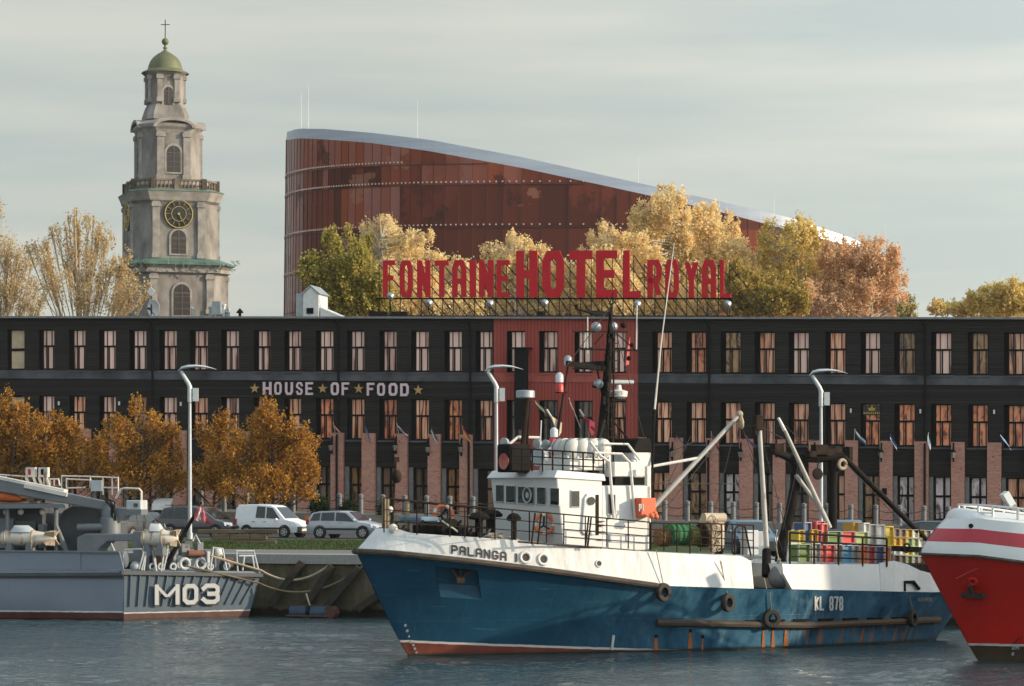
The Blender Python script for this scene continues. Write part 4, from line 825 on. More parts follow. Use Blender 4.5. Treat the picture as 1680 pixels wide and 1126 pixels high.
tree('broad orange street tree above the white van', 161, (446, 2.8), [(444, 668, 8, 14), (445, 690, 20, 20), (420, 710, 26, 20), (470, 710, 26, 20), (440, 735, 40, 26), (490, 735, 24, 22), (410, 765, 36, 28), (455, 765, 40, 28), (500, 770, 22, 22), (430, 800, 44, 24), (480, 800, 36, 20), (512, 760, 8, 10)], LM_orange, M_bark, 19000, .10, GS, 2, 25, tr=.12, name='street_tree')
# ================================================================ CARS
M_glass = mat('car_glass', (.02, .025, .028), .08, 0, .1, spec=.8); M_tyre = mat('tyre_rubber', (.014, .014, .014), .8); M_rim = mat('alloy_rim', (.42, .43, .44), .35, .7, .1)
M_lamp = mat('headlight_glass', (.55, .57, .6), .15, .2, .1); M_tail = mat('tail_light_red', (.35, .02, .02), .25); M_plate = mat('plate_white', (.6, .6, .58), .5); M_trim = mat('black_plastic_trim', (.015, .015, .016), .6)
def car(label, name, px, d, yaw, st, L_, W_, paint, group='cars parked on the quay', wr_=.32, cat='car', bumper=None, wins=((.0, 1)), z=None, roofrail=True, cargo=False):
    """st: stations (x, zlow, zbelt, ztop) front = +x; yaw: heading in degrees, 0 = facing right"""
    r = thing(name, label, cat, ((px-CX)/F*d, d, z if z is not None else HQ+.0), yaw, group); hw = W_/2; s = MB(); rr = []
    for i, (x, zl, zb, zt_) in enumerate(st):
        e = (x+L_/2)/L_; tp = 1-(.10 if e > .9 else .05 if e < .06 else 0); w_ = hw*tp; wt = w_*.80 if zt_ > zb+.1 else w_*.93
        h2 = [(-w_*.94, zl), (-w_, zl+.22), (-w_*1.0, zb-.2), (-w_*.965, zb), (-wt, zt_-.035), (-wt*.86, zt_)]; h2 += [(-a, b_) for a, b_ in reversed(h2)]
        rr.append([Vector((x, a, b_)) for a, b_ in h2])
    s.ring(rr); bo = s.build('body', paint, r, smooth=38)
    # side glass and screens
    cab = [q for q in st if q[3] > q[2]+.1]
    def side(x, f, sg):
        zl, zb, zt_ = [float(np.interp(x, [q[0] for q in st], [q[k] for q in st])) for k in (1, 2, 3)]; w_ = hw; wt = w_*.80
        if zt_ < zb+.12: wt = w_*.93
        a = Vector((x, sg*w_*.965, zb)); b_ = Vector((x, sg*wt, zt_-.035)); q = a.lerp(b_, f); return q+Vector((0, sg*.012, .004))
    for (xa, xb, xta, xtb) in wins:
        for sg in (-1, 1):
            g_ = MB(); A_ = [side(xa, .06, sg), side(xb, .06, sg), side(xtb, .9, sg), side(xta, .9, sg)]; g_.prism(A_, (0, sg*.012, 0)); g_.build('side_window', M_glass, r)
    def screen(i, j, nm):
        a, b_ = st[i], st[j]; q = []
        for (x, zl, zb, zt_), f in ((a, 0), (b_, 1)):
            w_ = hw*.965; wt = hw*.80
            ww = (w_*.86 if f == 0 else wt*.9); zz = (zb if abs(zt_-zb) < .12 else zt_)
            q.append((x, ww, zt_))
        (x0, w0, z0_), (x1, w1, z1_) = q; nrm = Vector((z1_-z0_, 0, x0-x1)).normalized()
        if nrm.z < 0: nrm = -nrm
        A_ = [Vector((x0, -w0, z0_)), Vector((x0, w0, z0_)), Vector((x1, w1, z1_)), Vector((x1, -w1, z1_))]; c_ = sum(A_, Vector())/4; A_ = [c_+(k-c_)*.93+nrm*.012 for k in A_]
        g_ = MB(); g_.prism(A_, nrm*.012); g_.build(nm, M_glass, r)
    tops = [i for i in range(len(st)) if st[i][3] > st[i][2]+.3]
    screen(tops[-1]+1, tops[-1], 'windscreen')
    if not cargo: screen(max(0, tops[0]-1), tops[0], 'rear_window')
    xf, xb_ = L_*.31, -L_*.30
    for x in (xf, xb_):
        for sg in (-1, 1):
            w0 = MB(); w0.lathe([(wr_*.62, -.10), (wr_*.95, -.11), (wr_, -.07), (wr_, .07), (wr_*.95, .11), (wr_*.62, .10)], 20, (x, sg*(hw-.075), wr_), axis=(0, 1, 0)); wo = w0.build('wheel', M_tyre, r, smooth=1)
            ri = MB(); ri.lathe([(wr_*.64, -.02), (wr_*.64, .02)], 18, (x, sg*(hw-.02), wr_), axis=(0, 1, 0))
            ri.build('hub_cap', M_trim, wo); ri = MB(); ri.torus((x, sg*(hw+.015), wr_), wr_*.60, .025, (0, 1, 0), 18, 6)
            for k in range(5): q = k*1.2566; ri.bar((x, sg*(hw+.02), wr_), (x+wr_*.6*math.cos(q), sg*(hw+.02), wr_+wr_*.6*math.sin(q)), .025, .09)
            ri.build('rim', M_rim, wo)
            ar = MB(); ar.torus((x, sg*(hw-.005), wr_), wr_*1.13, .035, (0, 1, 0), 20, 6, 0, 360); ar.build('wheel_arch', M_trim, r)
    x0 = L_/2; zf = st[-2][3] if len(st) > 1 else .7; zf = .68 if wr_ < .34 else .72
    for sg in (-1, 1):
        s = MB(); s.hexa([(x0-.34, sg*hw*.93, zf-.08), (x0-.02, sg*hw*.62, zf-.08), (x0-.06, sg*hw*.60, zf+.09), (x0-.42, sg*hw*.93, zf+.13)]+[(x0-.30, sg*(hw+.0)*.96, zf-.08), (x0+.02, sg*hw*.64, zf-.08), (x0-.02, sg*hw*.62, zf+.09), (x0-.38, sg*hw*.965, zf+.13)]); s.build('headlight', M_lamp, r)
        s = MB(); s.b2(-x0-.02, -x0+.14, sg*hw*.78, sg*hw*.99, .75, 1.02); s.build('tail_light', M_tail, r)
        s = MB(); s.ball((L_*.2, sg*(hw+.09), 1.0), .1, 8, 6, (.7, 1, .8)); s.build('mirror', paint, r, smooth=1)
        for xd in (-.02, -L_*.19): s = MB(); s.b2(xd-.08, xd+.08, sg*hw*.99, sg*(hw+.025), .86, .885); s.build('door_handle', M_trim if cargo else paint, r)
    s = MB(); s.b2(x0-.06, x0+.015, -hw*.55, hw*.55, .34, .62); s.b2(x0-.10, x0+.03, -hw*.8, hw*.8, .24, .34); s.b2(-x0-.02, -x0+.05, -hw*.7, hw*.7, .3, .42); s.split('grille', M_trim, r)
    s = MB(); s.b2(x0+.016, x0+.035, -.26, .26, .37, .47); s.b2(-x0-.03, -x0-.021, -.26, .26, .55, .66); s.build('number_plate', M_plate, r)
    s = MB()
    for sg in (-1, 1): s.b2(-L_*.28, L_*.28, sg*(hw-.01), sg*(hw+.022), .46, .56)
    if roofrail:
        zr_ = max(q[3] for q in st)
        for sg in (-1, 1): s.bar((cab[0][0]+.35, sg*hw*.72, zr_+.03), (cab[-1][0]-.5, sg*hw*.72, zr_+.03), .035)
    s.build('side_trim', M_trim, r)
    return r
P_silver = mat('paint_silver', (.42, .45, .50), .28, .45, .05); P_white = mat('paint_white', (.72, .74, .76), .3, 0, .04); P_grey = mat('paint_grey', (.12, .12, .125), .28, .4, .05); P_dark = mat('paint_dark_blue_grey', (.03, .04, .05), .25, .3, .05); P_blue = mat('paint_teal_blue', (.10, .17, .22), .28, .4, .05); P_dg = mat('paint_dark_grey', (.07, .075, .08), .28, .3, .05)
ST_w = [(-2.13, .42, .85, .86), (-2.08, .3, .92, 1.0), (-1.85, .25, .93, 1.38), (-1.4, .24, .93, 1.47), (-.3, .24, .92, 1.50), (.35, .24, .90, 1.44), (1.0, .24, .90, .95), (1.75, .24, .78, .80), (2.05, .28, .66, .68), (2.13, .36, .55, .56)]
ST_v = [(-2.0, .42, 1.0, 1.02), (-1.98, .3, 1.05, 1.62), (-1.85, .26, 1.05, 1.80), (-.6, .25, 1.04, 1.83), (.25, .25, 1.02, 1.78), (.55, .25, 1.02, 1.68), (1.22, .25, 1.0, 1.03), (1.75, .27, .88, .90), (1.98, .3, .70, .72), (2.03, .38, .55, .56)]
ST_m = [(-2.38, .42, .98, 1.0), (-2.3, .3, 1.02, 1.2), (-2.0, .26, 1.02, 1.62), (-1.4, .25, 1.0, 1.72), (-.2, .25, .98, 1.74), (.45, .25, .96, 1.62), (1.45, .25, .96, 1.0), (2.0, .26, .82, .84), (2.3, .3, .68, .70), (2.4, .38, .55, .56)]
ST_h = [(-2.1, .42, .85, .86), (-2.05, .3, .9, .98), (-1.6, .25, .92, 1.36), (-1.0, .24, .92, 1.45), (-.1, .24, .9, 1.45), (.4, .24, .88, 1.36), (1.05, .24, .88, .92), (1.7, .24, .76, .78), (2.0, .28, .64, .66), (2.1, .36, .55, .56)]
car('silver estate car with roof rails, parked right of the white van', 'estate_car', 571, 149, -24, ST_w, 4.26, 1.71, P_silver, wins=((-1.9, -1.32, -1.72, -1.30), (-1.24, -.42, -1.22, -.44), (-.34, .82, -.34, .22)))
car('small white panel van parked between the grey and silver cars', 'panel_van', 448, 152, -27, ST_v, 4.0, 1.70, P_white, cat='van', wins=((-.62, -.02, -.58, -.04), (.06, .95, .06, .42)), roofrail=False, cargo=True)
car('grey family minivan parked left of the white van, behind the lamp pole', 'minivan', 330, 153, -26, ST_m, 4.8, 1.85, P_grey, wr_=.34, wins=((-2.15, -1.3, -1.95, -1.32), (-1.22, -.25, -1.2, -.25), (-.17, 1.1, -.17, .35)))
car('dark grey car seen from its rear with red tail lights, leftmost car', 'hatchback_car', 219, 147, 62, ST_h, 4.2, 1.72, P_dg, wins=((-1.55, -.9, -1.45, -.92), (-.8, -.1, -.78, -.1), (-.02, .85, -.02, .3)), roofrail=False)
car('dark blue grey car mostly hidden, nose towards the grey minivan', 'saloon_car', 238, 155, -28, ST_h, 4.2, 1.72, P_dark, wins=((-1.55, -.9, -1.45, -.92), (-.8, -.1, -.78, -.1), (-.02, .85, -.02, .3)), roofrail=False)
car('teal blue car seen behind the blue trawler rails beside the beige winch', 'hatchback_car', 1225, 111, -78, ST_h, 4.2, 1.74, P_blue, wins=((-1.55, -.9, -1.45, -.92), (-.8, -.1, -.78, -.1), (-.02, .85, -.02, .3)), roofrail=False)
car('dark car whose roof shows over the fish boxes left of the red bow', 'saloon_car', 1505, 107.5, 170, ST_h, 4.2, 1.72, P_dark, wins=((-1.55, -.9, -1.45, -.92), (-.8, -.1, -.78, -.1), (-.02, .85, -.02, .3)), roofrail=False)
car('grey car just showing between the black arch posts', 'hatchback_car', 1385, 110.5, 262, ST_h, 4.2, 1.72, P_blue, wins=((-1.55, -.9, -1.45, -.92), (-.8, -.1, -.78, -.1), (-.02, .85, -.02, .3)), roofrail=False)
# ================================================================ STREET FURNITURE
M_galv = mat('galvanised_pole', (.38, .41, .45), .45, .4, .1); M_galv2 = mat('lamp_canopy', (.50, .53, .55), .4, .2, .08)
DL = 146.0
def lamp_at(px, label, first=None):
    if first is None:
        r = thing('street_lamp', label, 'street lamp', (0, 0, 0), 0, 'tall grey street lamps on the quay'); k = DL/F
        s = MB(); s.tube([(0, 0, 0), (0, 0, 3.9), (0, 0, 8.05)], [.12, .10, .075], 12); s.tube([(0, 0, 0), (0, 0, .35)], .17, 12); s.build('pole', M_galv, r, smooth=1)
        s = MB(); s.tube([(0, 0, 7.3), (0, 0, 8.1), (-.08, 0, 8.3), (-.48, 0, 8.95)], [.13, .13, .12, .10], 10); s.build('neck', M_galv2, r, smooth=1)
        s = MB(); rr = []
        for x, w_, z_, th in ((-.62, .12, 8.93, .05), (-.45, .26, 9.10, .10), (-.1, .34, 9.17, .12), (.35, .36, 9.2, .10), (.8, .3, 9.18, .07), (1.2, .14, 9.1, .03), (1.42, .03, 9.04, .01)):
            rr.append([Vector((x, w_*math.cos(q*math.pi/4), z_+th*math.sin(q*math.pi/4)*(1 if q < 5 else .5)+.0)) for q in range(8)])
        s.ring(rr); s.build('canopy', M_galv2, r, smooth=1)
        s = MB(); s.b2(.16, .45, -.12, .12, 7.35, 8.05); s.b2(.05, .17, -.04, .04, 7.8, 7.86); s.b2(.05, .17, -.04, .04, 7.5, 7.56); s.build('control_box', M_galv2, r)
    else: r = copytree(first)
    r.location = ((px-CX)/F*DL, DL, HQ); r['label'] = label; return r
l0 = lamp_at(311.5, 'tall grey street lamp behind the warship, between the orange trees'); lamp_at(814.5, 'tall grey street lamp rising behind the trawler wheelhouse, at the red bay', l0); l3 = lamp_at(1347, 'tall grey street lamp behind the trawler black arch, near coloured fish boxes', l0); l3.location.z -= .22
# bollards with chains
M_boll = mat('bollard_grey', (.13, .14, .15), .6, 0, .15, 3); M_chain = mat('chain_rust', (.05, .03, .022), .7)
bx = [330, 368, 405, 443, 481, 520, 557, 592, 628, 664, 700, 738, 776, 814, 852, 890, 928, 966, 1004, 1054, 1091, 1128, 1166, 1203, 1241, 1279, 1319, 1357, 1396, 1437, 1476, 1516, 1556, 1596, 1636, 1676]
bo = None; DB = 167.0; prev = None
for i, px in enumerate(bx):
    x = (px-CX)/F*DB; zb = H-(29.5+.0285*(px-400)*.9)/F*DB; zb = zt(x)-.02
    if bo is None:
        bo = thing('bollard', '', 'bollard', (0, 0, 0), 0, 'grey bollards chained in a row before the hotel'); s = MB(); s.lathe([(.15, 0), (.15, 1.12), (.17, 1.14), (.17, 1.2), (.05, 1.27)], 14); s.build('post', M_boll, bo, smooth=1)
        s = MB(); s.torus((0, 0, 1.0), .17, .02); s.build('collar', M_chain, bo); cb_ = bo
    else: cb_ = copytree(bo)
    cb_.location = (x, DB, zb); cb_['label'] = 'round grey bollard in the chained row before the hotel pillars'
    if prev is not None:
        s = MB(); n = 10
        for (za, zc, sag) in ((1.0, 1.0, .22), (.42, .42, .12)):
            s.tube([Vector(prev).lerp(Vector((x, DB, zb)), k/n)+Vector((0, 0, za-sag*4*(k/n)*(1-k/n))) for k in range(n+1)], .028, 5)
        o = s.build('chain', M_chain); tag(o, 'double dark chain slung between two grey bollards before the hotel', 'chain', 'chains slung between the bollards')
    prev = (x, DB, zb)
# timber stack on the quay
M_beam = mat('old_timber_beam', (.075, .06, .04), .9, 0, .45, 1.5, .5, sc3=(.6, 3, 3)); DT = 134.0; k = DT/F
for (x0, x1, yc, h_, lb) in ((322, 455, 872.5, 7, 'topmost long timber beam of the stack on the quay'), (347, 376, 881.5, 8.6, 'short square timber end, left of three in the stack'), (376.6, 408, 881.5, 8.6, 'short square timber end, middle of three in the stack'), (408.6, 437, 881.5, 8.6, 'short square timber end, right of three in the stack'), (385, 452, 891.5, 8.2, 'bottom dark timber beam of the stack beside the grass')):
    a = P(x0, yc+h_/2, DT); b_ = P(x1, yc-h_/2, DT); s = MB(); s.b2(a.x, b_.x, DT+(.3 if h_ < 8 else 0), DT+.9, a.z, b_.z); tag(s.build('timber_beam', M_beam, bevel=.03), lb, 'timber beam', 'stacked timber beams on the quay')
# picket fences, awning, shrubs and cafe pieces
M_pick = mat('orange_fence_slats', (.30, .10, .03), .7, 0, .3, 5)
for (x0, x1, y0_, y1_, lb) in ((250, 277, 846, 868, 'low orange slatted fence behind the parked minivan'), (500, 520, 846, 868, 'low orange slatted fence behind the silver car')):
    s = MB(); dd = 160.0; a = P(x0, y1_, dd); b_ = P(x1, y0_, dd); x = a.x
    while x < b_.x: s.b2(x, x+.07, dd, dd+.03, zt(x)-.9, b_.z); x += .1
    s.b2(a.x, b_.x, dd+.032, dd+.06, b_.z-.15, b_.z-.08); tag(s.build('slatted_fence', M_pick), lb, 'fence')
s = MB(); dd = 161; a = P(249, 837, dd); b_ = P(279, 829, dd); s.hexa([(a.x, dd, a.z), (b_.x, dd, a.z), (b_.x, dd+1.5, a.z+.4), (a.x, dd+1.5, a.z+.4), (a.x, dd, b_.z), (b_.x, dd, b_.z), (b_.x, dd+1.5, b_.z+.4), (a.x, dd+1.5, b_.z+.4)]); 
aw = thing('parasol_stall', 'small stall with a white fascia over dark green, behind the minivan', 'stall', (0, 0, 0)); s.build('fascia', M_wht, aw)
s = MB(); s.b2(a.x+.1, b_.x-.1, dd+.3, dd+1.3, 2.6, a.z); s.build('panel', mat('dark_green_panel', (.02, .05, .035), .7), aw)
def shrub(px, py, rx, ry, d, lb):
    tree(lb, d, (px, zt((px-CX)/F*d)-.1), [(px, py, rx, ry), (px-rx*.3, py+ry*.4, rx*.7, ry*.7), (px+rx*.3, py+ry*.4, rx*.7, ry*.7)], LM_dg, M_bark, 2200, .08, 'dark shrubs by the hotel doors', .5, int(px), tr=.06, name='shrub', cat='shrub')
LM_dg = leafmat('leaves_dark_green', (.01, .022, .01), (.02, .04, .015), (.04, .06, .02))
shrub(524, 828, 17, 14, 165, 'dark green shrub by the hotel door, behind the silver car'); shrub(572, 835, 13, 10, 165, 'small dark shrub between two brick pillars, second from left'); shrub(632, 840, 14, 18, 165, 'dark shrub just left of the trawler forestay')
# ================================================================ GREY WARSHIP (left)
TF = Frame(-15.4, 108.6, 30); SF = Frame(-15.4, 108.6, -10)
def hullmat(name, col, bands, var=.12, rustA=.0, rough=.45, tilt=0, x0=0, faded=None, spots=None):
    """bands: [(z limit, colour)] below which the colour applies (local z + tilt*x)"""
    m, t, b, c = newmat(name, rough, 0, .35); o = c.outputs['Object']; s = nd(t, 'ShaderNodeSeparateXYZ'); t.links.new(o, s.inputs[0])
    z = mth(t, 'ADD', s.outputs[2], mth(t, 'MULTIPLY', s.outputs[0], tilt)); z = mth(t, 'ADD', z, mth(t, 'MULTIPLY', mth(t, 'SUBTRACT', noise(t, o, 3, 3), .5), .035))
    k = ramp(t, noise(t, o, .5, 5, .65, (1, 1, .45)), [(.3, sub(col, 1-var)), (.7, sub(col, 1+var))])
    if faded: k = mixc(t, ramp(t, noise(t, o, .55, 5, .7, (1, 1, .5)), [(.52, (0,)*3), (.68, (.75,)*3)]), k, faded)
    k = mixc(t, ramp(t, noise(t, o, 2.2, 5, .7, (1.2, 1.2, .12)), [(.63-rustA, (0,)*3), (.76-rustA, (.45,)*3)]), k, (.09, .045, .025) if rustA else sub(col, .6))
    for zl, cc in reversed(bands):
        f = mth(t, 'LESS_THAN', z, zl); cv = ramp(t, noise(t, o, 2.5, 5, .7), [(.3, sub(cc, .75)), (.7, sub(cc, 1.2))]); k = mixc(t, f, k, cv)
    t.links.new(k, b.inputs['Base Color']); bump(t, b, mth(t, 'ADD', noise(t, o, .8, 3), mth(t, 'MULTIPLY', seams(t, o, 2.4, 1.0), .1)), .4, .06); return m
M_wg = hullmat('warship_grey', (.185, .215, .265), [(.06, (.03, .02, .015)), (.30, (.10, .035, .03)), (.36, (.6, .6, .6))], .06)
M_wg2 = mat('warship_deck_grey', (.15, .165, .18), .5, .1, .15, 1.5); M_wg3 = mat('warship_dark_grey', (.06, .068, .075), .55, .1, .2, 1.5); M_wlt = mat('warship_pale_paint', (.42, .45, .47), .5, 0, .12, 2)
M_ww = mat('aged_white_paint', (.60, .57, .52), .55, 0, .12, 1.5, rust=.12); M_rope = mat('mooring_rope', (.33, .27, .19), .9); M_dkrope = mat('dark_rope', (.05, .045, .04), .9)
war = thing('warship', 'grey navy minehunter seen from its stern, numbered M03', 'warship', TF.w(0, 0, 0), 0)
WO = TF.w(0, 0, 0)
def wl_(p): return Vector(p)-WO
def S_(px, py, y=0.0): return wl_(SF.w(*SF.at(px, py, y)))
def T_f(px, py, y=0.0): return wl_(TF.w(*TF.at(px, py, y)))
def SW(u, y, z): return wl_(SF.w(u, y, z))
s = MB(); rr = []
A0_, A1_ = wl_(TF.w(0, 0, 0)), wl_(TF.w(.05, -.05, 1.95)); D0, D1 = wl_(TF.w(5.3, 0, 0)), wl_(TF.w(6.0, .0, 1.85))
for f in (0, .12, .3, .6, 1.0):
    dv = SF.a*(-26*f); wid = 1+.12*min(1, f*4)
    na = A0_+dv; nb = A1_+dv+Vector((0, -.12*min(1, f*5), .15*f)); fa = D0+dv+Vector((0, 1.5*f, 0)); fb = D1+dv+Vector((0, 1.8*f, .2*f))
    nk = na+Vector((.3, .6, -.9)); fk = fa+Vector((-.5, -.5, -.9)); rr.append([nk, na, na.lerp(nb, .5)+Vector((-.03, -.05, 0)), nb, fb, fa, fk])
s.ring(rr); hu = s.build('hull', M_wg, war, smooth=30)
M_tr = hullmat('warship_transom_shaded', (.075, .105, .135), [(.06, (.03, .02, .015)), (.26, (.08, .032, .026)), (.31, (.45, .45, .45))], .08)  # hull grey repeated darker and bluer, the stern's shade painted in
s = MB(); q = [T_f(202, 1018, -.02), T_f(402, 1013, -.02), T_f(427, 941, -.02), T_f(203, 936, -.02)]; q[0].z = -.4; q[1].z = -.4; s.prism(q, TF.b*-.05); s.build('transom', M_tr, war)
for i in range(15):
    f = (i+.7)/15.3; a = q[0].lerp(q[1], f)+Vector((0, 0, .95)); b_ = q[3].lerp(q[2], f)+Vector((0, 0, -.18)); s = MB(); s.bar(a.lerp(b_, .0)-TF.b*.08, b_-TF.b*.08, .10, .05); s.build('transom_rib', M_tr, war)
s = MB(); s.bar(T_f(198, 940, -.1), T_f(430, 944, -.1), .2, .14); s.bar(S_(-60, 943, -.12), S_(203, 942, -.12), .2, .12); s.bar(S_(-60, 948, -.1), S_(203, 947, -.1), .05, .07); s.build('rubbing_strake', M_wg3, war)
# hull number M 03
M_num = mat('hull_number_white', (.38, .39, .40), .5, 0, .06); M_numsh = mat('hull_number_shadow', (.03, .035, .04), .6)
for chh, x0, x1, ya, yb in (('M', 740, 858, 638, 738), ('0', 873, 948, 636, 736), ('3', 964, 1050, 634, 734)):
    a = T_f(x0/2.918, 740+yb/2.918, -.22); b_ = T_f(x1/2.918, 740+ya/2.918, -.22); w_ = (b_-a).dot(TF.a); h_ = b_.z-a.z
    s = MB(); glyph(s, chh, a, TF.a, (0, 0, 1), -TF.b, w_, h_, .17, .03); s.build('hull_number', M_num, war)
    s = MB(); glyph(s, chh, a+TF.a*.06+Vector((0, 0, -.05)), TF.a, (0, 0, 1), -TF.b, w_, h_, .17, -.02); s.build('number_shadow', M_numsh, war)
# bulwark with freeing slots
s = MB()
def wslab(mb, pts, y, t=.08): return mb.prism([S_(px, py, y) for px, py in pts], SF.b*t)
wslab(s, [(-60, 903), (132, 906), (132, 935), (-60, 934)], -.06); wslab(s, [(133, 906), (196, 907), (203, 935), (133, 935)], -.03)
for x0, x1 in ((-60, -30), (0, 6), (24, 28), (46, 72), (90, 94), (106, 110), (118, 140), (158, 162), (177, 181), (190, 204)): wslab(s, [(x0, 935.3), (x1, 935.3), (x1, 941), (x0, 941)], -.05, .06)
s.build('bulwark', M_wg, war)
s = MB(); s.bar(S_(-60, 903.5, -.05), S_(196, 906, -.05), .14, .06); s.build('bulwark_rail', M_wg2, war)
# superstructure
s = MB(); 
def wbox(mb, x0, x1, ya, yb, y, dep): return mb.prism([S_(px, py, y) for px, py in ((x0, yb), (x1, yb), (x1, ya), (x0, ya))], SF.b*dep)
wbox(s, -60, 70, 826, 945, 2.2, 3.5); s.build('deckhouse', M_wg3, war, bevel=.03)
s = MB(); s.prism([S_(px, py, 2.6) for px, py in ((88, 945), (172, 945), (172, 850), (166, 838), (150, 831), (118, 830), (104, 838), (97, 850), (94, 870))], SF.b*3); s.build('hangar', M_wg3, war, bevel=.04)
s = MB(); s.bar(S_(-60, 830, 1.6), S_(110, 830, 1.6), .8, .16); s.bar(S_(-60, 833, 1.1), S_(108, 831, 1.1), .12); 
s.build('upper_deck', M_wg2, war)
for x0, x1, ya, yb in ((-5, 22, 850, 900), (24, 58, 854, 900), (62, 72, 860, 900)):
    s = MB(); wbox(s, x0, x1, ya, yb, 1.9, .4); s.build('locker', M_wg2 if x0 != 24 else M_wg3, war, bevel=.03)
for px in (10, 34, 70): s = MB(); s.ball(S_(px, 840, 1.6), .13, 8, 6); s.build('deck_light', M_ww, war, smooth=1)
s = MB()
for px in (12, 92): s.tube([S_(px, 831, 1.3), S_(px, 905, 1.3)], .09, 8)
s.split('stanchion', M_wg2, war)
# crane
s = MB()
for f in range(1):
    a, b_ = S_(-60, 782, 2.0), S_(188, 829, 2.0); d_ = (b_-a); up = Vector((0, 0, 1))
    s.hexa([a+Vector((0, -.22, -.35)), b_+Vector((0, -.22, -.28)), b_+Vector((0, .22, -.28)), a+Vector((0, .22, -.35)), a+Vector((0, -.22, .22)), b_+Vector((0, -.22, .1)), b_+Vector((0, .22, .1)), a+Vector((0, .22, .22))])
s.build('crane_boom', M_wg2, war, bevel=.04)
s = MB(); a, b_ = S_(-60, 772, 2.0), S_(108, 806, 2.0); s.bar(a, b_, .5, .12); s.bar(S_(40, 797, 1.7), S_(110, 812, 1.7), .1, .16); s.build('boom_walkway', M_ww, war)
s = MB(); c_ = S_(181, 850, 2.0); base = S_(181, 876, 2.0); top = S_(181, 826, 2.0); s.lathe([(.42, base.z), (.42, c_.z), (.36, c_.z+.02), (.36, top.z-.3), (.28, top.z-.1), (.2, top.z)], 14, (c_.x, c_.y, 0)); s.build('crane_pedestal', M_wg2, war, smooth=1)
s = MB(); s.tube([S_(128, 866, 1.8), S_(170, 865, 1.8)], .16, 10); s.tube([S_(150, 828, 2.0), S_(176, 842, 2.0)], .09, 8); s.build('hydraulic_cylinder', M_wg2, war, smooth=1)
rgx = random.Random(9); s = MB()
for k in range(9): s.tube([S_(170+rgx.uniform(0, 8), 818+rgx.uniform(0, 6), 1.7), S_(184+rgx.uniform(-3, 8), 826+rgx.uniform(-4, 10), 1.55), S_(186+rgx.uniform(-3, 10), 850+rgx.uniform(-10, 6), 1.7)], .03, 5)
s.build('hose_bundle', M_tyre, war)
s = MB(); wbox(s, 207, 231, 821, 838, 1.8, .9); s.build('control_cabin', M_wlt, war, bevel=.03); s = MB(); wbox(s, 219, 226, 826, 832, 1.77, .03); s.build('cabin_window', M_glass, war)
s = MB(); s.prism([S_(px, py, 1.8) for px, py in ((192, 834), (232, 836), (231, 845), (204, 846), (196, 858), (188, 858))], SF.b*.9); s.build('cabin_bracket', M_wg2, war)
s = MB(); s.tube([S_(190, 818, 1.9), S_(198, 803, 1.9), S_(204, 801, 1.9), S_(228, 802, 1.9), S_(232, 806, 1.9), S_(232, 822, 1.9)], .045, 6); s.build('guard_hoop', M_ww, war)
# platform rails
s = MB()
def rail(mb, pts, y, r=.035): mb.tube([S_(px, py, y) for px, py in pts], r, 6)
rail(s, [(101, 807), (101, 781), (148, 782), (194, 784), (194, 812)], 3.0); rail(s, [(109, 809), (109, 784)], 3.0); rail(s, [(109, 801), (140, 800)], 3.0); rail(s, [(109, 786), (150, 788)], 3.2); rail(s, [(169, 783), (169, 812)], 3.0); rail(s, [(184, 784), (184, 812)], 3.0); rail(s, [(169, 800), (194, 801)], 3.0); rail(s, [(148, 783), (148, 800)], 3.1)
s.build('platform_railing', M_ww, war); s = MB(); rail(s, [(82, 797), (82, 786), (96, 786), (98, 797)], 2.4); rail(s, [(89, 797), (89, 785)], 2.4); rail(s, [(0, 779), (44, 782)], 2.5); rail(s, [(10, 792), (10, 780)], 2.5); rail(s, [(72, 796), (72, 783)], 2.4)
s.split('walkway_railing', M_ww, war)
s = MB(); wbox(s, 149, 167, 788, 806, 2.9, .25); s.build('notice_board', M_wlt, war)
for x0 in (42, 63):
    s = MB(); wbox(s, x0, x0+15, 767, 783, 2.3, .25); bx_ = s.build('board_panel', M_ww, war); s = MB()
    for k in (1, 13): s.bar(S_(x0+k, 783, 2.35), S_(x0+k+5, 798, 2.35), .09)
    s.build('panel_leg', M_ww, bx_); s = MB(); wbox(s, x0+4, x0+8, 770, 779, 2.26, .03); s.build('stripe', M_tail if x0 == 42 else M_pipe, bx_)
s = MB(); s.prism([S_(px, py, 1.2) for px, py in ((126, 945), (126, 882), (140, 876), (220, 876), (224, 888), (176, 888), (162, 900), (158, 945))], SF.b*1.2); s.build('winch_gantry', M_wg2, war, bevel=.03)
s = MB(); wbox(s, 218, 234, 872, 945, 1.2, 1.0); s.build('equipment_column', M_wg2, war, bevel=.03)
for (a1, b1) in (((92, 862), (108, 900)), ((100, 890), (118, 915))): s = MB(); s.bar(S_(*a1, 1.3), S_(*b1, 1.3), .24, .1); s.build('ramp_beam', M_wg2, war)
s = MB(); rail(s, [(202, 934), (202, 905), (205, 902), (232, 901)], .3); rail(s, [(228, 934), (236, 905)], .3); rail(s, [(178, 903), (183, 892), (188, 904)], .3)
s.build('deck_rail', M_wlt, war)
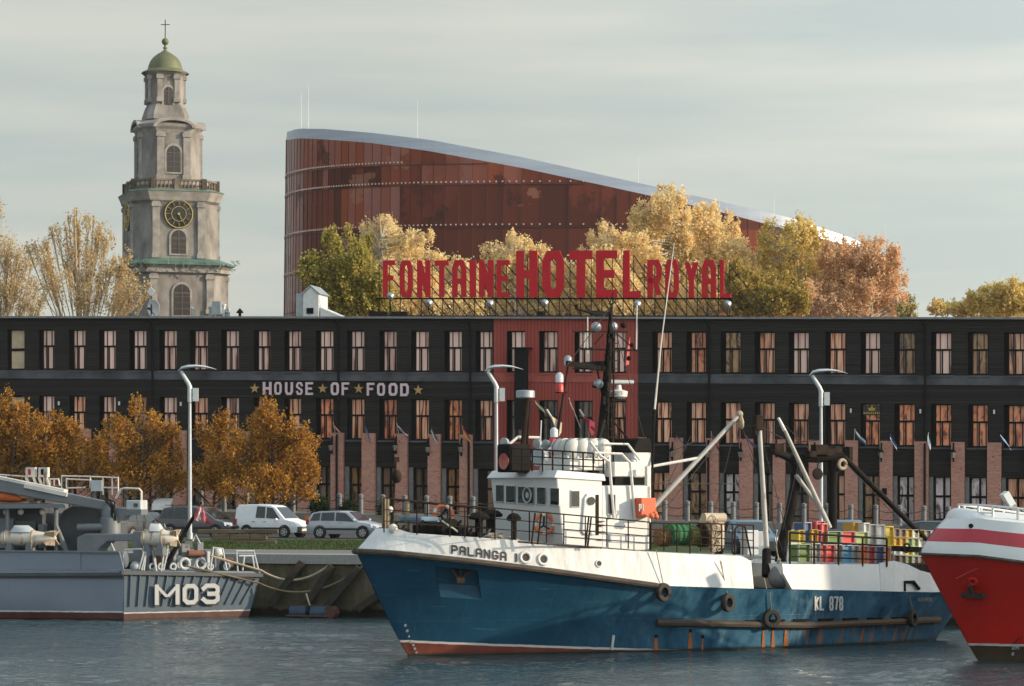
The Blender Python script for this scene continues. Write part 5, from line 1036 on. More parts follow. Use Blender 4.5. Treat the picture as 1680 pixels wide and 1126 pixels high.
# aft deck gear along the transom
def Tb(mb, x0, x1, ya, yb, y=.4, dep=.3): return mb.prism([T_f(px, py, y) for px, py in ((x0, yb), (x1, yb), (x1, ya), (x0, ya))], TF.b*dep)
for (x0, x1, ya, yb, mt, nm) in ((286, 300, 912, 936, M_wlt, 'fairlead_post'), (310, 322, 916, 936, M_wlt, 'fairlead_post'), (300, 334, 912, 916, M_wg2, 'fairlead_plate'), (298, 312, 892, 918, M_wg2, 'winch_frame'), (324, 334, 890, 936, M_wg2, 'winch_frame'), (250, 270, 911, 933, M_wg3, 'grating_box'), (368, 385, 913, 931, M_wg3, 'grating_box'), (284, 292, 900, 936, M_wg2, 'bitt'), (340, 345, 905, 936, M_wlt, 'bitt'), (352, 360, 900, 936, M_wg2, 'bitt'), (303, 316, 888, 900, M_wg3, 'motor_box')):
    s = MB(); Tb(s, x0, x1, ya, yb, .5, .35); o = s.build(nm, mt, war, bevel=.02)
    if nm == 'grating_box': s = MB(); Tb(s, x0+3, x1-3, ya+2, yb-2, .47, .02); s.build('grating', M_rope if False else mat('grating_brown', (.12, .06, .04), .8), o)
s = MB(); s.tube([T_f(308, 908, .3), T_f(336, 908, .3)], .13, 10); s.build('rope_drum', mat('rusty_drum', (.16, .07, .04), .8), war, smooth=1)
for px in (303, 329): s = MB(); s.torus(T_f(px, 925, .35), .2, .07, tuple(TF.b), 16, 8); s.build('fairlead_ring', M_wlt, war, smooth=1)
for px in (284, 345, 372, 250, 264): s = MB(); s.torus(T_f(px, 930, .3), .12, .05, tuple(TF.b), 12, 6); s.build('roller', M_wlt, war, smooth=1)
s = MB()
for pts in ([(232, 936), (240, 905), (250, 904), (256, 936)], [(390, 938), (388, 904), (416, 904), (424, 936)], [(392, 912), (417, 912)], [(401, 912), (398, 936)], [(414, 912), (418, 936)], [(268, 936), (275, 905)], [(240, 905), (236, 936)], [(345, 936), (350, 898), (365, 900), (372, 936)], [(316, 888), (321, 878), (328, 892)], [(254, 912), (258, 950), (256, 965)], [(268, 912), (262, 955)], [(380, 945), (377, 962)], [(391, 945), (373, 968)]): s.tube([T_f(px, py, .0) for px, py in pts], .04, 6)
s.split('stern_rail', M_wlt, war)
s = MB(); rg = random.Random(4)
for k in range(9): c_ = T_f(236+k*3.5, 896+rg.uniform(-3, 3), .8); s.torus(c_, rg.uniform(.18, .3), .035, (rg.uniform(-.4, .4), 1, rg.uniform(-.5, .5)), 14, 5)
s.build('rope_coil', M_ww, war)
s = MB(); c_ = T_f(222, 930, .8); s.ball(c_, .22, 12, 8); s.build('dome_cover', M_wlt, war, smooth=1); s = MB(); s.ball(T_f(206, 918, .8), .2, 8, 6, (.7, .7, 1.7)); s.build('canvas_bag', M_ww, war, smooth=1); s = MB(); s.ball(T_f(358, 908, .6), .22, 10, 8, (1, 1, 1.1)); s.build('canvas_cover', M_ww, war, smooth=1)
# ensign staff
s = MB(); fa, fb = T_f(276, 922, .2), T_f(331, 824, -.6); s.tube([fa, fa.lerp(fb, .75)], [.10, .07], 8); s.tube([fa.lerp(fb, .75), fb], [.06, .04], 8); fs_ = s.build('ensign_staff', M_pipe, war, smooth=1)
s = MB(); cl = [(330, 828), (338, 840), (346, 855), (345, 863), (333, 865), (321, 860), (316, 852), (320, 842), (325, 834)]
n = 7; rows = []
for i in range(n+1):
    f = i/n; a = T_f(330-12*f-3*math.sin(f*3), 827+26*f, -.6-.1*math.sin(f*6)); b_ = T_f(331+17*f, 829+33*f, -.75+.15*math.sin(f*5)); rows.append([a.lerp(b_, j/9)+TF.b*(.12*math.sin(j*1.5+f*4)*f) for j in range(10)])
for i in range(n):
    for j in range(9):
        s.mat(1 if (3 <= j+ i//3 <= 4) else 0); s.add([rows[i][j], rows[i][j+1], rows[i+1][j+1], rows[i+1][j]], [(0, 1, 2, 3)])
s.build('ensign', [mat('ensign_maroon', (.32, .09, .11), .8), mat('ensign_white', (.6, .55, .55), .8)], fs_, smooth=80)
# sweep floats with fins
M_fl = mat('float_rusty_cream', (.56, .50, .42), .55, 0, .15, 1.2, rust=.22)
def sweep(x0, x1, yc, rpx, lb):
    a, b_ = SF.at(x0, yc, .9), SF.at(x1, yc, .9); L_ = b_.x-a.x; r = rpx*109/F; t_ = thing('sweep_float', lb, 'sweep float', SF.w(a.x, .9, a.z), SF.deg, 'cream torpedo shaped sweep floats on the warship deck')
    s = MB(); s.lathe([(r*.2, 0), (r*.75, L_*.03), (r, L_*.10), (r, L_*.62), (r*.85, L_*.75), (r*.5, L_*.93), (r*.2, L_)], 18, axis=(1, 0, 0)); s.build('float_body', M_fl, t_, smooth=1)
    s = MB(); s.ring([[Vector((x, w_*math.cos(q*math.pi/5), r*.8+h_*math.sin(q*math.pi/5))) for q in range(6)] for x, w_, h_ in ((L_*.22, .2, .12), (L_*.27, .28, r*.95), (L_*.50, .28, r*.95), (L_*.58, .2, .15))]); s.build('fairing', M_wlt, t_, smooth=1)
    s = MB()
    for q in (45, 135, 225, 315): dq = Vector((0, math.cos(R(q)), math.sin(R(q)))); s.prism([Vector((L_*.78, 0, 0))+dq*r*.4, Vector((L_*.85, 0, 0))+dq*r*1.25, Vector((L_*1.02, 0, 0))+dq*r*1.35, Vector((L_*.98, 0, 0))+dq*r*.2], Vector((0, -dq.z, dq.y))*.04)
    s.build('fin', mat('fin_'+str(x0), (.5, .38, .25), .6, rust=.3, scale=3), t_)
    s = MB()
    for f in (.12, .6): s.torus((L_*f, 0, 0), r*1.03, .035, (1, 0, 0), 18, 6)
    s.build('strap', M_rope, t_)
    s = MB()
    for f in (.2, .55): s.prism([(L_*f-.15, -.3, -r-.35), (L_*f+.15, -.3, -r-.35), (L_*f+.1, -.3, -r*.6), (L_*f-.1, -.3, -r*.6)], (0, .6, 0))
    s.build('cradle', M_wg2, t_); return t_
sweep(0, 92, 883, 12.5, 'cream and rusty sweep float with fins at the left photo edge'); sweep(232, 292, 883, 14, 'cream and rusty sweep float beside the slanted ensign staff')
# orange workboat on deck
wb = thing('workboat', 'orange inflatable workboat stowed under the warship crane boom', 'inflatable boat', SF.w(*SF.at(-10, 815, 2.2)), SF.deg); k = 112/F
s = MB(); s.tube([(-2, 0, .12), (0, 0, .1), (.7, 0, .0), (1.2, 0, -.1)], [.28, .28, .24, .12], 12); s.tube([(-2, 1.3, .12), (0, 1.3, .1), (.7, 1.0, .0), (1.2, .3, -.1)], [.28, .28, .24, .12], 12); s.build('tube', mat('boat_orange', (.55, .12, .03), .5), wb, smooth=1)
s = MB(); s.ring([[Vector((x, y_, z_-h_)) for y_, z_ in ((-.1, .2), (.5, .35), (1.2, .2), (1.2, -.05), (-.1, -.05))] for x, h_ in ((.7, 0), (1.6, .02), (2.6, .1), (2.75, .15))]); s.build('cover', mat('boat_cover_peach', (.72, .36, .18), .7), wb, smooth=1)
s = MB(); s.b2(-2, 1.5, .1, 1.2, -.35, -.2); s.build('hull', M_ww, wb)
# mooring lines
def rope(pts, r, lb, m=M_rope, name='mooring_rope'):
    s = MB(); s.tube(pts, r, 6); tag(s.build(name, m, smooth=1), lb, 'rope', 'mooring ropes')
def cat(a, b_, sag, n=16): a = Vector(a); b_ = Vector(b_); return [a.lerp(b_, i/n)+Vector((0, 0, -sag*4*(i/n)*(1-i/n))) for i in range(n+1)]
ra = TF.w(*TF.at(345, 912, 0)); rb = TF.w(*TF.at(428, 936, -.1)); rc = QF.w(*QF.at(547, 922, -.1)); rope([ra, rb]+cat(rb, rc, .55)[1:], .05, 'pale thick mooring rope from the warship stern to the quay, upper one')
ra = TF.w(*TF.at(312, 930, -.1)); rb = TF.w(*TF.at(425, 957, -.3)); rc = QF.w(*QF.at(600, 925, -.1)); rope([ra, rb]+cat(rb, rc, .7)[1:], .04, 'tarred mooring rope sagging low before the quay wall, lower one', mat('old_rope', (.16, .12, .07), .9))
rope(cat(TF.w(*TF.at(300, 927, -.1)), TF.w(*TF.at(420, 950, -.2)), .1), .03, 'thin dark line crossing the warship transom above the numbers', M_dkrope)
# floating drums
dr = thing('floating_fender', 'two blue plastic drums lashed in a rusty frame, floating by the quay wall', 'floating fender', QF.w(*QF.at(508, 1004, -.9)), QF.deg); dr.location.z = .12
for x in (-.45, .45): s = MB(); s.lathe([(.24, -.36), (.28, -.33), (.28, .33), (.24, .36)], 14, (x, 0, .1), axis=(1, 0, 0)); s.build('drum', mat('drum_blue', (.03, .06, .10), .6) if x < 0 else bpy.data.materials['drum_blue'], dr, smooth=1)
s = MB(); s.tube([(-.8, -.3, .38), (.8, -.3, .38), (1.1, -.1, .2)], .03, 6); s.tube([(-.9, .3, .0), (-.9, -.3, -.05), (.9, -.3, -.05)], .05, 6); s.tube([(.95, .25, .1), (.95, -.25, .1)], .26, 10); s.build('frame', mat('rusty_frame', (.07, .028, .02), .8), dr)
s = MB(); s.tube([(.1, -.2, .35), (-.15, 0, .85)], .04, 6); s.build('pole', M_rope, dr)
# ================================================================ BLUE TRAWLER
PF = Frame(-3.2, 85.1, 31)
pal = thing('trawler', 'blue and white fishing trawler PALANGA with rust streaked hull, numbered KL 878', 'trawler', PF.w(0, 0, 0), PF.deg)
BDx = [-1.85, -1.7, -1.3, -.7, 0, 1.2, 3, 5, 8, 12, 17, 19, 20.6, 21.4]; BDy = [.02, .35, .8, 1.25, 1.65, 2.15, 2.6, 2.85, 3.0, 3.0, 2.9, 2.6, 2.1, 1.5]
BWx = [0, .5, 1, 2, 4, 6, 9, 13, 17, 19, 20.2]; BWy = [0.02, .22, .42, .78, 1.3, 1.7, 2.15, 2.4, 2.2, 1.7, 1.0]
BD = lambda u: float(np.interp(u, BDx, BDy)); BW = lambda u: float(np.interp(u, BWx, BWy))
def fixpt(px, py, off=0.0):
    y = -2.8
    for _ in range(25): q = PF.at(px, py, y); y = .5*y-.5*(BD(q.x)-off)
    return PF.at(px, py, y)
ZS = sorted([(-1.85, 3.33)]+[(q.x, q.z) for q in [fixpt(*k) for k in ((640, 906), (700, 912), (800, 923), (900, 935), (1000, 949), (1085, 961), (1235, 966), (1300, 967), (1440, 970), (1530, 972))]])
zs = lambda u: float(np.interp(u, [k[0] for k in ZS], [k[1] for k in ZS]))
ZB = sorted([(-1.2, 3.98)]+[(q.x, q.z) for q in [fixpt(*k, .12) for k in ((660, 876), (740, 880), (850, 887), (950, 897), (1050, 905), (1150, 910), (1228, 913))]])
zb_ = lambda u: float(np.interp(u, [k[0] for k in ZB], [k[1] for k in ZB]))
def hp(t, w, side=-1):      # point on the hull side: t along, w 0 waterline .. 1 strake
    ww = max(0, w); us = -1.85*ww**.92; ue = 20.2+1.2*ww; u = us+(ue-us)*t; g_ = ww**1.5
    hb = (1-g_)*BW(20.2*t)+g_*BD(-1.85+23.25*t)
    if w < 0: hb *= 1+w*.35*3
    return Vector((u, side*hb, w*zs(-1.85+23.25*t) if w > 0 else w*4))
ts = [((i/56)**1.35) for i in range(57)]; wsl = [-.15, 0, .12, .25, .4, .55, .7, .85, 1.0]
def onhull(px, py, f=hp, a0=0, a1=1, b0=0, b1=1):
    ca, cb = (a0+a1)/2, (b0+b1)/2; ra_, rb__ = (a1-a0)/2, (b1-b0)/2; best = (1e9, ca, cb)
    for it in range(9):
        for i in range(-4, 5):
            for j in range(-4, 5):
                A = min(a1, max(a0, ca+ra_*i/4)); B = min(b1, max(b0, cb+rb__*j/4)); x, y = PF.pr(f(A, B)); e = (x-px)**2+(y-py)**2
                if e < best[0]: best = (e, A, B)
        ca, cb = best[1], best[2]; ra_ *= .45; rb__ *= .45
    return best[1], best[2]
T1, W2 = onhull(712, 929); T2, _w = onhull(784, 937); _t, W1 = onhull(740, 981)
ts = sorted([x for x in ts if min(abs(x-T1), abs(x-T2)) > .004]+[T1, T2]); wsl_p = sorted([x for x in wsl if min(abs(x-W1), abs(x-W2)) > .03]+[W1, W2])
s = MB()
for sd_ in (-1, 1):
    rr = [[hp(t_, w_, sd_) for w_ in wsl_p] for t_ in ts]
    if sd_ == 1: rr = rr[::-1]
    if sd_ == 1: s.ring(rr, False, False)
    else:
        b_i = len(s.v); nw_ = len(wsl_p)
        for r_q in rr: s.v += [tuple(p) for p in r_q]
        for i in range(len(ts)-1):
            for j in range(nw_-1):
                if T1-1e-6 <= ts[i] < T2-1e-6 and W1-1e-6 <= wsl_p[j] < W2-1e-6: continue
                s.f.append((b_i+i*nw_+j, b_i+i*nw_+j+1, b_i+(i+1)*nw_+j+1, b_i+(i+1)*nw_+j)); s.m.append(0)
a = [hp(1, w_, -1) for w_ in wsl]; b_ = [hp(1, w_, 1) for w_ in wsl]; s.ring([a, b_], False, False)
m, t, b, c = newmat('trawler_blue_hull', .38, 0, .4); o = c.outputs['Object']; sp = nd(t, 'ShaderNodeSeparateXYZ'); t.links.new(o, sp.inputs[0])
X, Z = sp.outputs[0], sp.outputs[2]
k = ramp(t, noise(t, o, .45, 5, .6, (1, 1, .6)), [(.3, (.008, .048, .096)), (.7, (.013, .070, .13))])
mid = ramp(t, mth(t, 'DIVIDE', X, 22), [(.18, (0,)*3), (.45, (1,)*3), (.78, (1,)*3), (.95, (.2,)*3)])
fd = mixc(t, 1.0, ramp(t, noise(t, o, .9, 6, .7, (1, 1, .5)), [(.38, (0,)*3), (.62, (.8,)*3)]), mid, 'MULTIPLY'); k = mixc(t, fd, k, (.075, .20, .30))  # paler faded blue amidships, its sunlit look painted into the colour
st = noise(t, o, 2.6, 4, .6, (1, 1, .10)); k = mixc(t, mixc(t, 1.0, ramp(t, st, [(.54, (0,)*3), (.66, (.55,)*3)]), mid, 'MULTIPLY'), k, (.14, .26, .33))
# scrape lines
sc_ = noise(t, o, 1.6, 4, .6, (.14, 1, 5)); k = mixc(t, ramp(t, sc_, [(.64, (0,)*3), (.70, (.35,)*3)]), k, (.10, .22, .30))
# rust runs near the waterline and below the strake
rz = ramp(t, mth(t, 'MULTIPLY', Z, 1), [(0, (1,)*3), (.55, (1,)*3), (.95, (0,)*3)]); rx = ramp(t, mth(t, 'DIVIDE', X, 22), [(.58, (0,)*3), (.64, (1,)*3), (.80, (1,)*3), (.9, (0,)*3)])
rn = ramp(t, noise(t, o, 2.1, 4, .65, (1.6, 1, .09)), [(.55, (0,)*3), (.63, (1,)*3)]); k = mixc(t, mixc(t, 1, mixc(t, 1, rz, rx, 'MULTIPLY'), rn, 'MULTIPLY'), k, (.30, .11, .035))
zz = mth(t, 'ADD', mth(t, 'ADD', Z, mth(t, 'MULTIPLY', X, .052)), mth(t, 'MULTIPLY', mth(t, 'SUBTRACT', noise(t, o, 2.5, 4), .5), .05))
k = mixc(t, mth(t, 'LESS_THAN', zz, .52), k, (.62, .58, .55)); k = mixc(t, mth(t, 'LESS_THAN', zz, .45), k, ramp(t, noise(t, o, 1.2, 5, .7), [(.3, (.13, .03, .022)), (.7, (.22, .065, .045))]))
k = mixc(t, ramp(t, Z, [(.0, (1,)*3), (.06, (1,)*3), (.14, (0,)*3)]), k, (.02, .03, .025))
t.links.new(k, b.inputs['Base Color']); bump(t, b, mth(t, 'ADD', mth(t, 'ADD', noise(t, o, .7, 3, .5), mth(t, 'MULTIPLY', noise(t, o, 3, 3, .5), .15)), mth(t, 'MULTIPLY', seams(t, o, 2.6, 1.1), .07)), .6, .1); M_pblue = m
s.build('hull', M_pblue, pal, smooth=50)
m, t, b, c = newmat('trawler_white_plating', .42, 0, .4); o = c.outputs['Object']
k = ramp(t, noise(t, o, .8, 5, .65, (1, 1, .7)), [(.3, (.52, .525, .52)), (.7, (.66, .66, .645))]); k = mixc(t, ramp(t, noise(t, o, 2.4, 5, .7, (1.3, 1, .13)), [(.60, (0,)*3), (.74, (.28,)*3)]), k, (.34, .27, .2)); k = mixc(t, ramp(t, noise(t, o, 3, 6, .75), [(.68, (0,)*3), (.75, (.7,)*3)]), k, (.2, .08, .035))
t.links.new(k, b.inputs['Base Color']); bump(t, b, mth(t, 'ADD', noise(t, o, .9, 3, .5), mth(t, 'MULTIPLY', noise(t, o, 2.2, 3, .5, (1.4, 1, .45)), .5)), .5, .12); M_pw = m
M_pw2 = mat('wheelhouse_white', (.64, .645, .64), .4, 0, .05, 1.2, .05); M_rustd = mat('dark_rusty_steel', (.026, .017, .013), .9, 0, .5, 3, .3, spec=.15); M_blk = mat('trawler_black', (.011, .0095, .009), .85, 0, .3, 3, spec=.15); M_wsteel = mat('white_painted_steel', (.62, .61, .58), .45, 0, .12, 4, rust=.1)
M_stk = mat('rubbing_strake_worn', (.06, .047, .036), .85, 0, .5, 2, .5, sc3=(.5, 3, 3))
# white forward bulwark
u1 = fixpt(1233, 913, .12).x; uu_ = [-1.85+(u1+1.85)*(i/50)**1.25 for i in range(51)]
def bp(u, f, side=-1):      # bulwark surface, f 0 strake .. 1 top
    f_ = f; uf = u+ (.65*max(0, 1-(u+1.85)/2.2))*f_; hb = BD(u)-.14*f_; hb = max(.02, hb)
    e = max(0, (u-(u1-.5))/.5); top = zb_(max(u, -1.2))-(.16*e*e)
    return Vector((uf, side*hb, zs(u)+(top-zs(u))*f_))
s = MB()
for sd_ in (-1, 1):
    rr = [[bp(u, f, sd_) for f in (0, .25, .5, .75, .93, 1)]+[bp(u, 1, sd_)+Vector((0, -sd_*min(.14, BD(u)*.5), .02))] for u in uu_]
    if sd_ == 1: rr = rr[::-1]
    s.ring(rr, False, False)
e1 = [bp(u1, f, -1) for f in (0, .5, 1)]; e2 = [bp(u1, f, 1) for f in (0, .5, 1)]; s.ring([e1, e2], False, False)
s.build('bulwark', M_pw, pal, smooth=40)
s = MB(); rr = [[bp(u, 1, -1)+Vector((0, .05, -.05)), bp(u, 1, 1)+Vector((0, -.05, -.05))] for u in uu_]; s.ring(rr, False, False); s.build('foredeck', mat('deck_brown', (.12, .09, .07), .85, 0, .3, 2), pal)
s = MB(); pts = [hp(t_, 1.0)+Vector((0, -.05, -.03)) for t_ in ts if hp(t_, 1).x < fixpt(1088, 961).x]; pts2 = [Vector((p.x, -p.y, p.z)) for p in pts]
s.tube(pts, .095, 8); s.build('rubbing_strake', M_stk, pal, smooth=1); s = MB(); s.tube(pts2, .095, 8); s.build('rubbing_strake', M_stk, pal, smooth=1)
# main deck and aft superstructure block
s = MB(); rr = [[Vector((u, -BD(u)+.03, zs(u)-.02)), Vector((u, BD(u)-.03, zs(u)-.02))] for u in np.linspace(u1-.3, 21.2, 24)]; s.ring(rr, False, False); s.build('main_deck', M_rustd, pal)
s = MB(); s.b2(u1-1.4, u1-1.3, -2.7, 2.7, zs(u1), zb_(u1)-.1); s.b2(u1+.2, u1+1.2, -1.0, 1.2, zs(u1), zs(u1)+1.0); s.build('well_bulkhead', M_wsteel, pal)
ua = fixpt(1300, 967).x; ub = fixpt(1445, 970).x; zt_a = PF.at(1300, 926, -2.9).z; zt_b = PF.at(1440, 926, -2.9).z; uc_ = fixpt(1535, 972).x
s = MB(); rr = []
for u, top in [(ua-.35, zt_a+.02), (ua, zt_a)]+[(ua+(ub-ua)*i/6, zt_a+(zt_b-zt_a)*i/6) for i in range(1, 7)]:
    y_ = BD(u)-.02; rr.append([Vector((u, -y_, zs(u) if u >= ua else zs(u)+.5)), Vector((u, -y_+.06, top)), Vector((u, y_-.06, top)), Vector((u, y_, zs(u)))])
s.ring(rr); s.build('aft_bulwark', M_pw2, pal)
s = MB(); rr = []
for i in range(9):
    u = ub+.02+(21.3-ub)*i/8; y_ = BD(u)-.03; h_ = [.93, 1.02, .92, .72, .62, .58, .6, .7, .75][i]; rr.append([Vector((u, -y_, zs(u))), Vector((u, -y_+.05, zs(u)+h_)), Vector((u, -y_+.12, zs(u)+h_)), Vector((u, -y_+.08, zs(u)))])
s.ring(rr); rr = [[Vector((p.x, -p.y, p.z)) for p in r_][::-1] for r_ in rr]; s.ring(rr)
s.build('stern_bulwark', M_pw, pal)
s = MB(); q = [PF.at(px, py, -2.96) for px, py in ((1482, 955), (1486, 955), (1500, 955), (1508, 968))]; s.tube([PF.at(1484, 970, -2.8), PF.at(1484, 955, -2.8), PF.at(1499, 955, -2.8), PF.at(1508, 967, -2.8)], .06, 6); s.build('fairlead', M_blk, pal)
# long low fender strake aft
s = MB(); p_ = []
for px in range(1076, 1560, 22):
    py = 1020+ (px-1076)*(.022) if px < 1320 else 1025.4+(px-1320)*-.045
    best = None
    for ti in range(120):
        for wi in range(20):
            pass
    p_.append((px, py))
def onhull(px, py, f=hp, a0=0, a1=1, b0=0, b1=1):
    ca, cb = (a0+a1)/2, (b0+b1)/2; ra_, rb__ = (a1-a0)/2, (b1-b0)/2; best = (1e9, ca, cb)
    for it in range(9):
        for i in range(-4, 5):
            for j in range(-4, 5):
                A = min(a1, max(a0, ca+ra_*i/4)); B = min(b1, max(b0, cb+rb__*j/4)); x, y = PF.pr(f(A, B)); e = (x-px)**2+(y-py)**2
                if e < best[0]: best = (e, A, B)
        ca, cb = best[1], best[2]; ra_ *= .45; rb__ *= .45
    return best[1], best[2]
def hn(px, py, off=.0, f=hp, a0=0, a1=1):
    A, B = onhull(px, py, f, a0, a1); p = f(A, B); ta = (f(min(a1, A+.004*(a1-a0)), B)-f(max(a0, A-.004*(a1-a0)), B)).normalized(); tb = (f(A, min(1, B+.02))-f(A, max(0, B-.02))).normalized(); n_ = ta.cross(tb).normalized()
    if n_.y > 0: n_ = -n_
    return p+n_*off, ta, tb, n_
s = MB(); s.tube([hn(px, py, .06)[0] for px, py in p_[:13]], .12, 8); s.build('side_fender', M_stk, pal, smooth=1)
s = MB(); s.tube([hn(px, py, .06)[0] for px, py in p_[12:]], .12, 8); s.build('side_fender', mat('side_fender_rusty', (.09, .055, .033), .85, 0, .4, 2, .4, sc3=(.5, 3, 3)), pal, smooth=1)
for px in range(1222, 1480, 40):
    s = MB(); a = hn(px, 1018.5-(px-1222)*.02, .03); b_ = hn(px+24, 1018-(px-1222)*.02, .03); s.bar(a[0], b_[0], .1, .06); s.build('fender_bracket', M_blk, pal)
# scuppers with rust tears
M_tear = mat('rust_tear', (.36, .12, .03), .9, 0, .3, 5)
for px, ya, yb, w_ in ((1076, 1044, 1066, 4), (1132, 1035, 1064, 4), (1152, 1045, 1066, 1.5), (1252, 1032, 1062, 2.5), (1268, 1032, 1062, 3), (1289, 1030, 1060, 4)):
    s = MB(); a = [hn(px-w_/3, ya, .012)[0], hn(px+w_/3, ya, .012)[0], hn(px+w_, yb, .012)[0], hn(px-w_, yb, .012)[0]]; s.add(a, [(0, 1, 2, 3)]); s.build('rust_streak', M_tear, pal)
    s = MB(); h_ = hn(px, ya-1, .03); s.lathe([(.01, 0), (.055, 0), (.055, .03), (.01, .03)], 10, h_[0], axis=h_[3]); s.build('scupper', M_blk, pal)
s = MB(); a = hn(1006, 1042, .03)[0]; b_ = hn(1003, 1066, .03)[0]; s.bar(a, b_, .08, .05); s.build('discharge_pipe', M_wsteel, pal)
# lettering
def hletter(txt, x0, y0, x1, y1, hpx, mat_, name, f=hp, a0=0, a1=1, tk=.06, gap=.22, dep=.015, par=None):
    n = len(txt)
    for i, chh in enumerate(txt):
        if chh == ' ': continue
        fa = i/n; fb = (i+1-gap)/n; pa = (x0+(x1-x0)*fa, y0+(y1-y0)*fa); pb = (x0+(x1-x0)*fb, y0+(y1-y0)*fb)
        A = hn(pa[0], pa[1], .012, f, a0, a1); B = hn(pb[0], pb[1], .012, f, a0, a1); T = hn(pa[0], pa[1]-hpx, .012, f, a0, a1)
        ex = (B[0]-A[0]); w_ = ex.length; ex.normalize(); ey = T[0]-A[0]; h_ = ey.length; ey.normalize(); ez = ex.cross(ey).normalized()
        if ez.y > 0: ez = -ez
        s = MB(); glyph(s, chh, A[0], ex, ey, ez, w_, h_, tk, dep); s.build(name, mat_, par or pal)
M_num2 = mat('painted_white_letter', (.7, .7, .68), .5, 0, .05); M_ltr = mat('letter_brown_black', (.035, .018, .016), .6)
bf = lambda A, B: bp(A, B); hletter('PALANGA', 740.5, 908.5, 834, 921, 14.5, M_ltr, 'name_letter', bf, -1.85, 6, tk=.048)
hletter('1', 842, 922, 854, 923, 14, M_ltr, 'name_letter', bf, -1.85, 6, tk=.06)
hletter('KL 878', 1336, 1001.5, 1384, 1001.5, 23, M_num2, 'registration_letter', tk=.068, gap=.13)
hletter('KLAIPEDA', 1505.5, 986.5, 1529, 986.5, 6, M_num, 'port_letter', tk=.02, gap=.2)
for i, chh in enumerate('8642'): hletter(chh, 663+i*3.0, 1028+i*9, 667+i*3.0, 1028+i*9, 4, M_num, 'draught_mark', tk=.018, gap=0)
for i, chh in enumerate('864'): hletter(chh, 676+i*2.5, 1060+i*6, 680+i*2.5, 1060+i*6, 3.6, M_num, 'draught_mark', tk=.018, gap=0)
# hawse openings, porthole
for px, py, r in ((862, 915, .16), (891, 918, .16), (982, 925, .1)):
    h_ = hn(px, py, .0, bf, -1.85, 11); s = MB(); s.torus(h_[0]+h_[3]*.02, r, .045 if r > .12 else .02, tuple(h_[3]), 20, 8); s.build('fairlead_ring', M_pw2, pal, smooth=1)
    s = MB(); s.lathe([(.01, 0), (r*.9, 0), (r*.9, .015), (.01, .015)], 18, h_[0], axis=h_[3]); s.build('fairlead_opening', mat('opening_brown', (.06, .04, .035), .8) if px == 862 else bpy.data.materials['opening_brown'], pal)
# anchor pocket and anchor
tp = [hp(T1, W2), hp(T2, W2)]; bt = [hp(T1, W1), hp(T2, W1)]; n_ = hn(745, 955, 0)[3]; s = MB(); ba = bt[0].lerp(tp[0], .35)-n_*.18; bb = bt[1].lerp(tp[1], .35)-n_*.18; ta2 = tp[0]-n_*.26; tb2 = tp[1]-n_*.26
s.add([bt[0], bt[1], bb, ba, tb2, ta2, tp[0], tp[1]], [(0, 1, 2, 3), (3, 2, 4, 5), (5, 4, 7, 6), (0, 3, 5, 6), (1, 7, 4, 2)]); s.build('anchor_pocket', M_pblue, pal)
s = MB(); ac = hn(755, 944, .0)[0]-n_*.06; ta_ = hn(752, 948)[1]; upv = Vector((0, 0, 1)); s.bar(ac+upv*.22, ac-upv*.22, .09, .1); s.bar(ac-upv*.2, ac+ta_*-.24+upv*.06, .11, .1); s.bar(ac-upv*.2, ac+ta_*.28+upv*.10, .11, .1); s.bar(ac-upv*.22-ta_*.13, ac-upv*.22+ta_*.13, .15, .13); s.prism([ac+ta_*-.29+upv*.14, ac+ta_*-.18, ac+ta_*-.19+upv*.15], n_*.08); s.prism([ac+ta_*.34+upv*.18, ac+ta_*.22, ac+ta_*.20+upv*.16], n_*.08); s.build('anchor', mat('anchor_rust', (.024, .013, .010), .9, 0, .4, 5), pal, bevel=.02)
# ---------------- wheelhouse
def A_(px, py, y): return PF.at(px, py, y)
HWH = 2.02; uf = A_(925, 890, -HWH).x; zd = A_(925, 892, -HWH).z-.25; ztop = A_(930, 781, -HWH).z; lean = -.28
uaft = A_(988, 850, -HWH).x; uend = A_(1068, 850, -HWH).x; zaf = A_(1020, 797, -HWH).z
s = MB(); s.hexa([(uf, -HWH, zd), (uaft, -HWH, zd), (uaft, HWH, zd), (uf, HWH, zd), (uf+lean, -HWH, ztop), (uaft, -HWH, ztop-.1), (uaft, HWH, ztop-.1), (uf+lean, HWH, ztop)]); s.build('wheelhouse', M_pw2, pal, bevel=.04)
s = MB(); s.hexa([(uf+lean-.12, -HWH-.07, ztop-.06), (uaft+.1, -HWH-.07, ztop-.16), (uaft+.1, HWH+.07, ztop-.16), (uf+lean-.12, HWH+.07, ztop-.06), (uf+lean+.05, -HWH+.02, ztop+.18), (uaft+.1, -HWH+.02, ztop+.06), (uaft+.1, HWH-.02, ztop+.06), (uf+lean+.05, HWH-.02, ztop+.18)]); s.build('wheelhouse_roof', M_pw2, pal, bevel=.03)
s = MB(); s.b2(uaft+.002, uend, -HWH+.02, HWH-.02, zd, zaf); s.build('deckhouse', M_pw2, pal, bevel=.03)
def fwp(px, py, off):       # point on the leaning front face
    u = uf
    for _ in range(6): q = PF.atu(px, py, u); u = uf+lean*(q.z-zd)/(ztop-zd)-off
    return PF.atu(px, py, u)
